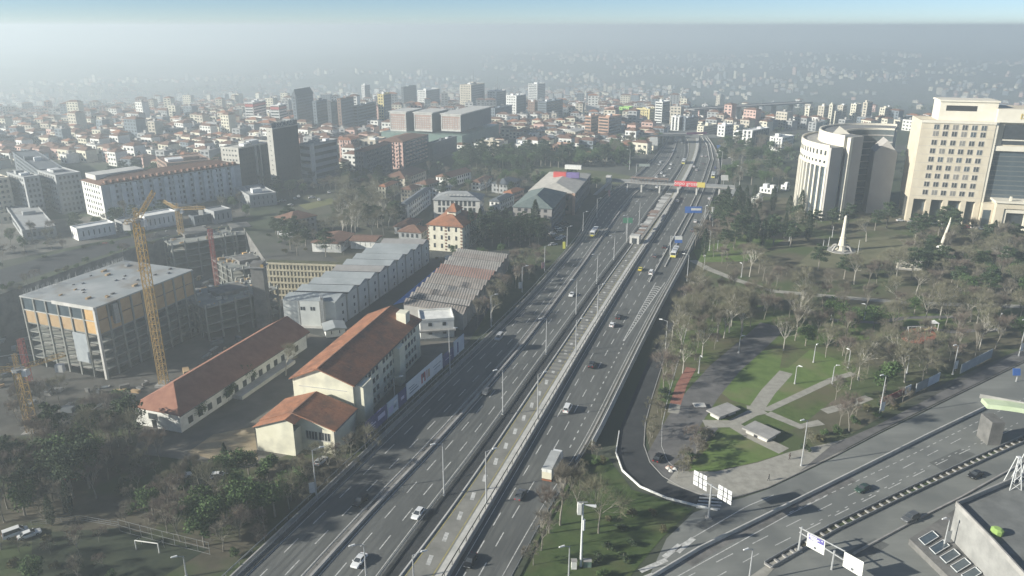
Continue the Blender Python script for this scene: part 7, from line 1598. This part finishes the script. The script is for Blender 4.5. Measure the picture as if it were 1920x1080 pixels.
# ================================================================== houses of the city
hr = random.Random(5)
WALLS = [('white', M_WHITE), ('cream', M_CREAM), ('grey', W_GREY), ('pink', W_PINK), ('beige', W_BEIGE), ('dark', W_BLUE)]
ROOFS = [('brown tiled', M_TILED), ('orange tiled', M_TILE), ('flat grey', M_CONC), ('brown tiled', M_TILED)]
def house_mesh(mb, x, y, z, rz, w, d, h, wi, ri, wmi, detail=True, parts=None):
    c, s = math.cos(rz), math.sin(rz)
    def T(vs): return [(x + c * a - s * b, y + s * a + c * b, z + e) for a, b, e in vs]
    W_, R_, G_ = parts if parts else (mb, mb, mb)
    k = MB(); k.box(-w / 2, w / 2, -d / 2, d / 2, -6, h); W_.add(T(k.v), k.f, wi)
    if ri is not None:
        if wmi: k = MB(); k.box(-w / 2 + .3, w / 2 - .3, -d / 2 + .3, d / 2 - .3, h + .01, h + .25); k.box(-1.5, 1.2, -1, 1.4, h + .26, h + 2.4); R_.add(T(k.v), k.f, ri)
        else:
            e = .5; i = min(w, d) / 2; r = min(w, d) * .2; a, b = w / 2 + e, d / 2 + e
            v = [(-a, -b, h), (a, -b, h), (a, b, h), (-a, b, h)] + ([(-a + i, 0, h + r), (a - i, 0, h + r)] if w >= d else [(0, -b + i, h + r), (0, b - i, h + r)])
            R_.add(T(v), [(0, 1, 5, 4), (1, 2, 5), (2, 3, 4, 5), (3, 0, 4)] if w >= d else [(0, 1, 4), (1, 2, 5, 4), (2, 3, 5), (3, 0, 4, 5)], ri)
    nf = max(2, int(h / 3.1))
    for face in range(2):
        L = (d, w)[face]; n = max(2, int(L / 3.6))
        for f in range(nf):
            for q in range(n):
                u = -L / 2 + L * (q + .5) / n; zz = 1.0 + f * (h - .6) / nf; ww = L / n * .26
                v = [(-w / 2 - .05, u - ww, zz), (-w / 2 - .05, u + ww, zz), (-w / 2 - .05, u + ww, zz + 1.6), (-w / 2 - .05, u - ww, zz + 1.6)] if face == 0 else [(u - ww, -d / 2 - .05, zz), (u + ww, -d / 2 - .05, zz), (u + ww, -d / 2 - .05, zz + 1.6), (u - ww, -d / 2 - .05, zz + 1.6)]
                G_.add(T(v), [(3, 2, 1, 0) if face == 0 else (0, 1, 2, 3)], 6 if not parts else 0)
HV = []
for i in range(18):
    wn, wmat = WALLS[(0, 1, 0, 2, 3, 0, 4, 1, 5)[i % 9]]; rn, rmat = ROOFS[(0, 2, 0, 1, 0, 0, 2, 0, 3)[(i * 5) % 9]]
    w_, d_, h_ = hr.uniform(8, 13.5), hr.uniform(7.5, 11), hr.choice([6.2, 7, 8.8, 9, 9.5, 12]); a, b, g_ = MB(), MB(), MB()
    house_mesh(None, 0, 0, 0, 0, w_, d_, h_, 0, 0, rn.startswith('flat'), True, (a, b, g_))
    HV.append((wn, rn, [('wall', a.mesh('wall', wmat), None), ('roof', b.mesh('roof', rmat), None), ('window', g_.mesh('window', M_GLASS), 'stuff')], h_))
spots = []
def ok_house(px, py, x, y, r):
    if px < -60 or px > 1980 or py > 345: return False
    if not free(x, y, 8): return False
    if py >= 255 and interp(L0, py) - 14 < px < interp(R3, py) + 16: return False
    if py > 215 and py < 262 and 1140 < px < 1330 and abs(py - (262 - (1330 - px) * .27)) < 10: return False
    if px > 1290 and py > 256: return False
    if px > 1385 and py > 246: return False
    if 1290 < px < 1760 and 180 < py < 232 and hr.random() < .97: return False
    if 690 < px < 1250 and py > 288: return False
    if 560 < px <= 690 and py > 335: return False
    if px < 480 and py > 322: return False
    if r > 3300 and px < 900: return False
    if r > 2500 and math.sin(x * .011 + y * .004) + math.sin(y * .009 - x * .005) + .6 * math.sin(x * .03) < -.25: return False
    if r > 3600: return hr.random() < .5
    return True
r = 520.0
while r < 4700:
    st_ = 16 if r < 900 else (20 if r < 1500 else (34 if r < 2500 else 40)); n = int(r * R(76) / st_)
    for i in range(n):
        a = R(-38) + R(76) * (i + hr.uniform(-.25, .25)) / n; rr = r + hr.uniform(-.3, .3) * st_; x, y = rr * math.sin(a), rr * math.cos(a); z = terrain(x, y); px, py = proj((x, y, z))
        if hr.random() < (.12 if rr < 1300 else (.30 if rr < 2200 else .42)) or not ok_house(px, py, x, y, rr): continue
        spots.append((rr, x, y, z, a))
    r += st_
spots.sort()
LMK = [(n_, G(*q)) for n_, q in [('the charcoal office tower', (540, 360)), ('the hospital podium', (830, 280)), ('the pale terrace', (320, 385)), ('the brick offices', (1130, 258)), ('the white twin slabs', (500, 240)), ('the pointed blue tower', (575, 250)), ('the antenna tower', (886, 214)), ('the striped office tower', (1005, 200)), ('the overpass', (1230, 265)), ('the far housing towers', (1580, 238)), ('the white framed offices', (1370, 262)), ('the grey slabs', (100, 402)), ('the beige hall with arched bays', (700, 300)), ('the pink apartment row', (760, 316)), ('the lime green building', (1175, 222)), ('the long white hall', (1078, 262)), ('the brown flats', (350, 320)), ('the green belt', (960, 300)), ('the dull green hall', (84, 360)), ('the yellow topped tower', (722, 240)), ('the brown striped tower', (650, 252)), ('the viaduct', (1400, 230))]]
far = MB(); nh = 0
def ori(x, y, a):
    return -a + R(62) - R(90) + R(18) * math.sin(x * .006 + 1.3) + R(16) * math.cos(y * .005) + R(hr.uniform(-7, 7))
for k, (rr, x, y, z, a) in enumerate(spots):
    if nh < 290:
        wn, rn, ps, h_ = HV[hr.randrange(len(HV))]; nh += 1
        near = min(LMK, key=lambda q: (q[1].x - x) ** 2 + (q[1].y - y) ** 2)[0]; lb = '%s storey %s town house, %s roof, near %s' % ({6.2: 'two', 7: 'two', 8.8: 'three', 9: 'three', 9.5: 'three', 12: 'four'}[h_], wn, rn, near)
        t = thing('town_house', lb, 'house', (x, y, z), ori(x, y, a), lb.replace('house', 'houses'), (hr.uniform(.9, 1.15), hr.uniform(.9, 1.15), hr.uniform(.85, 1.15)))
        for nm, me, kd in ps: link(nm, me, t, kd)
    else:
        tall = 1.0 + (hr.random() < .10) * hr.uniform(.4, 1.4); fl_ = hr.random() < .35; s = 1.0
        house_mesh(far, x, y, z, ori(x, y, a), hr.uniform(8, 16) * s, hr.uniform(8, 12) * s, hr.uniform(6.5, 13) * tall * (1 if s == 1 else 1.25), hr.choice([0, 0, 1, 1, 2, 2, 3, 4, 4, 5, 5] if rr < 2500 else [1, 2, 2, 4, 4, 3, 5, 5]), 7 if hr.random() < .75 and not fl_ else (9 if fl_ else 8), fl_)
fo = far.build('far_town', [m_ for _, m_ in WALLS] + [M_GLASS, M_TILED, M_TILE, M_CONC], None, 'stuff'); fo['label'] = 'countless hazy houses covering the far slopes of the city'
# soft far greenery between the houses
ft = MB(); n = 0
while n < 1500:
    a, rr = R(hr.uniform(-38, 38)), hr.uniform(520, 3200); x, y = rr * math.sin(a), rr * math.cos(a); z = terrain(x, y); px, py = proj((x, y, z))
    if py > 340 or (py > 255 and interp(L0, py) - 12 < px < interp(R3, py) + 14) or not free(x, y, 3): n += 1; continue
    n += 1
    for _ in range(26):
        d = Vector((hr.gauss(0, 1), hr.gauss(0, 1), hr.gauss(0, .8))) * 2.2; c = Vector((x, y, z + 4.5)) + d; s = hr.uniform(.8, 1.7); u = Vector((hr.gauss(0, 1), hr.gauss(0, 1), hr.gauss(0, 1))).normalized(); v = u.orthogonal().normalized()
        ft.quad(c - u * s, c + v * s * .7, c + u * s, c - v * s * .7)
fo = ft.build('far_greenery', M_LEAFP, None, 'stuff'); fo['label'] = 'hazy tree tops between the far houses'
# ================================================================== haze
hz = MB(); hz.box(-9200, 9200, -9200, 9200, -130, 112)
haze = hz.build('haze', mat('haze', (1, 1, 1)), None, 'stuff')
hm = MATS['haze']; n = hm.node_tree; n.nodes.clear()
ho = n.nodes.new('ShaderNodeOutputMaterial'); hv = n.nodes.new('ShaderNodeVolumePrincipled')
hv.inputs['Color'].default_value = (.78, .87, .905, 1); hv.inputs['Density'].default_value = HAZE_DENSITY; hv.inputs['Anisotropy'].default_value = HAZE_G
n.links.new(hv.outputs[0], ho.inputs['Volume'])
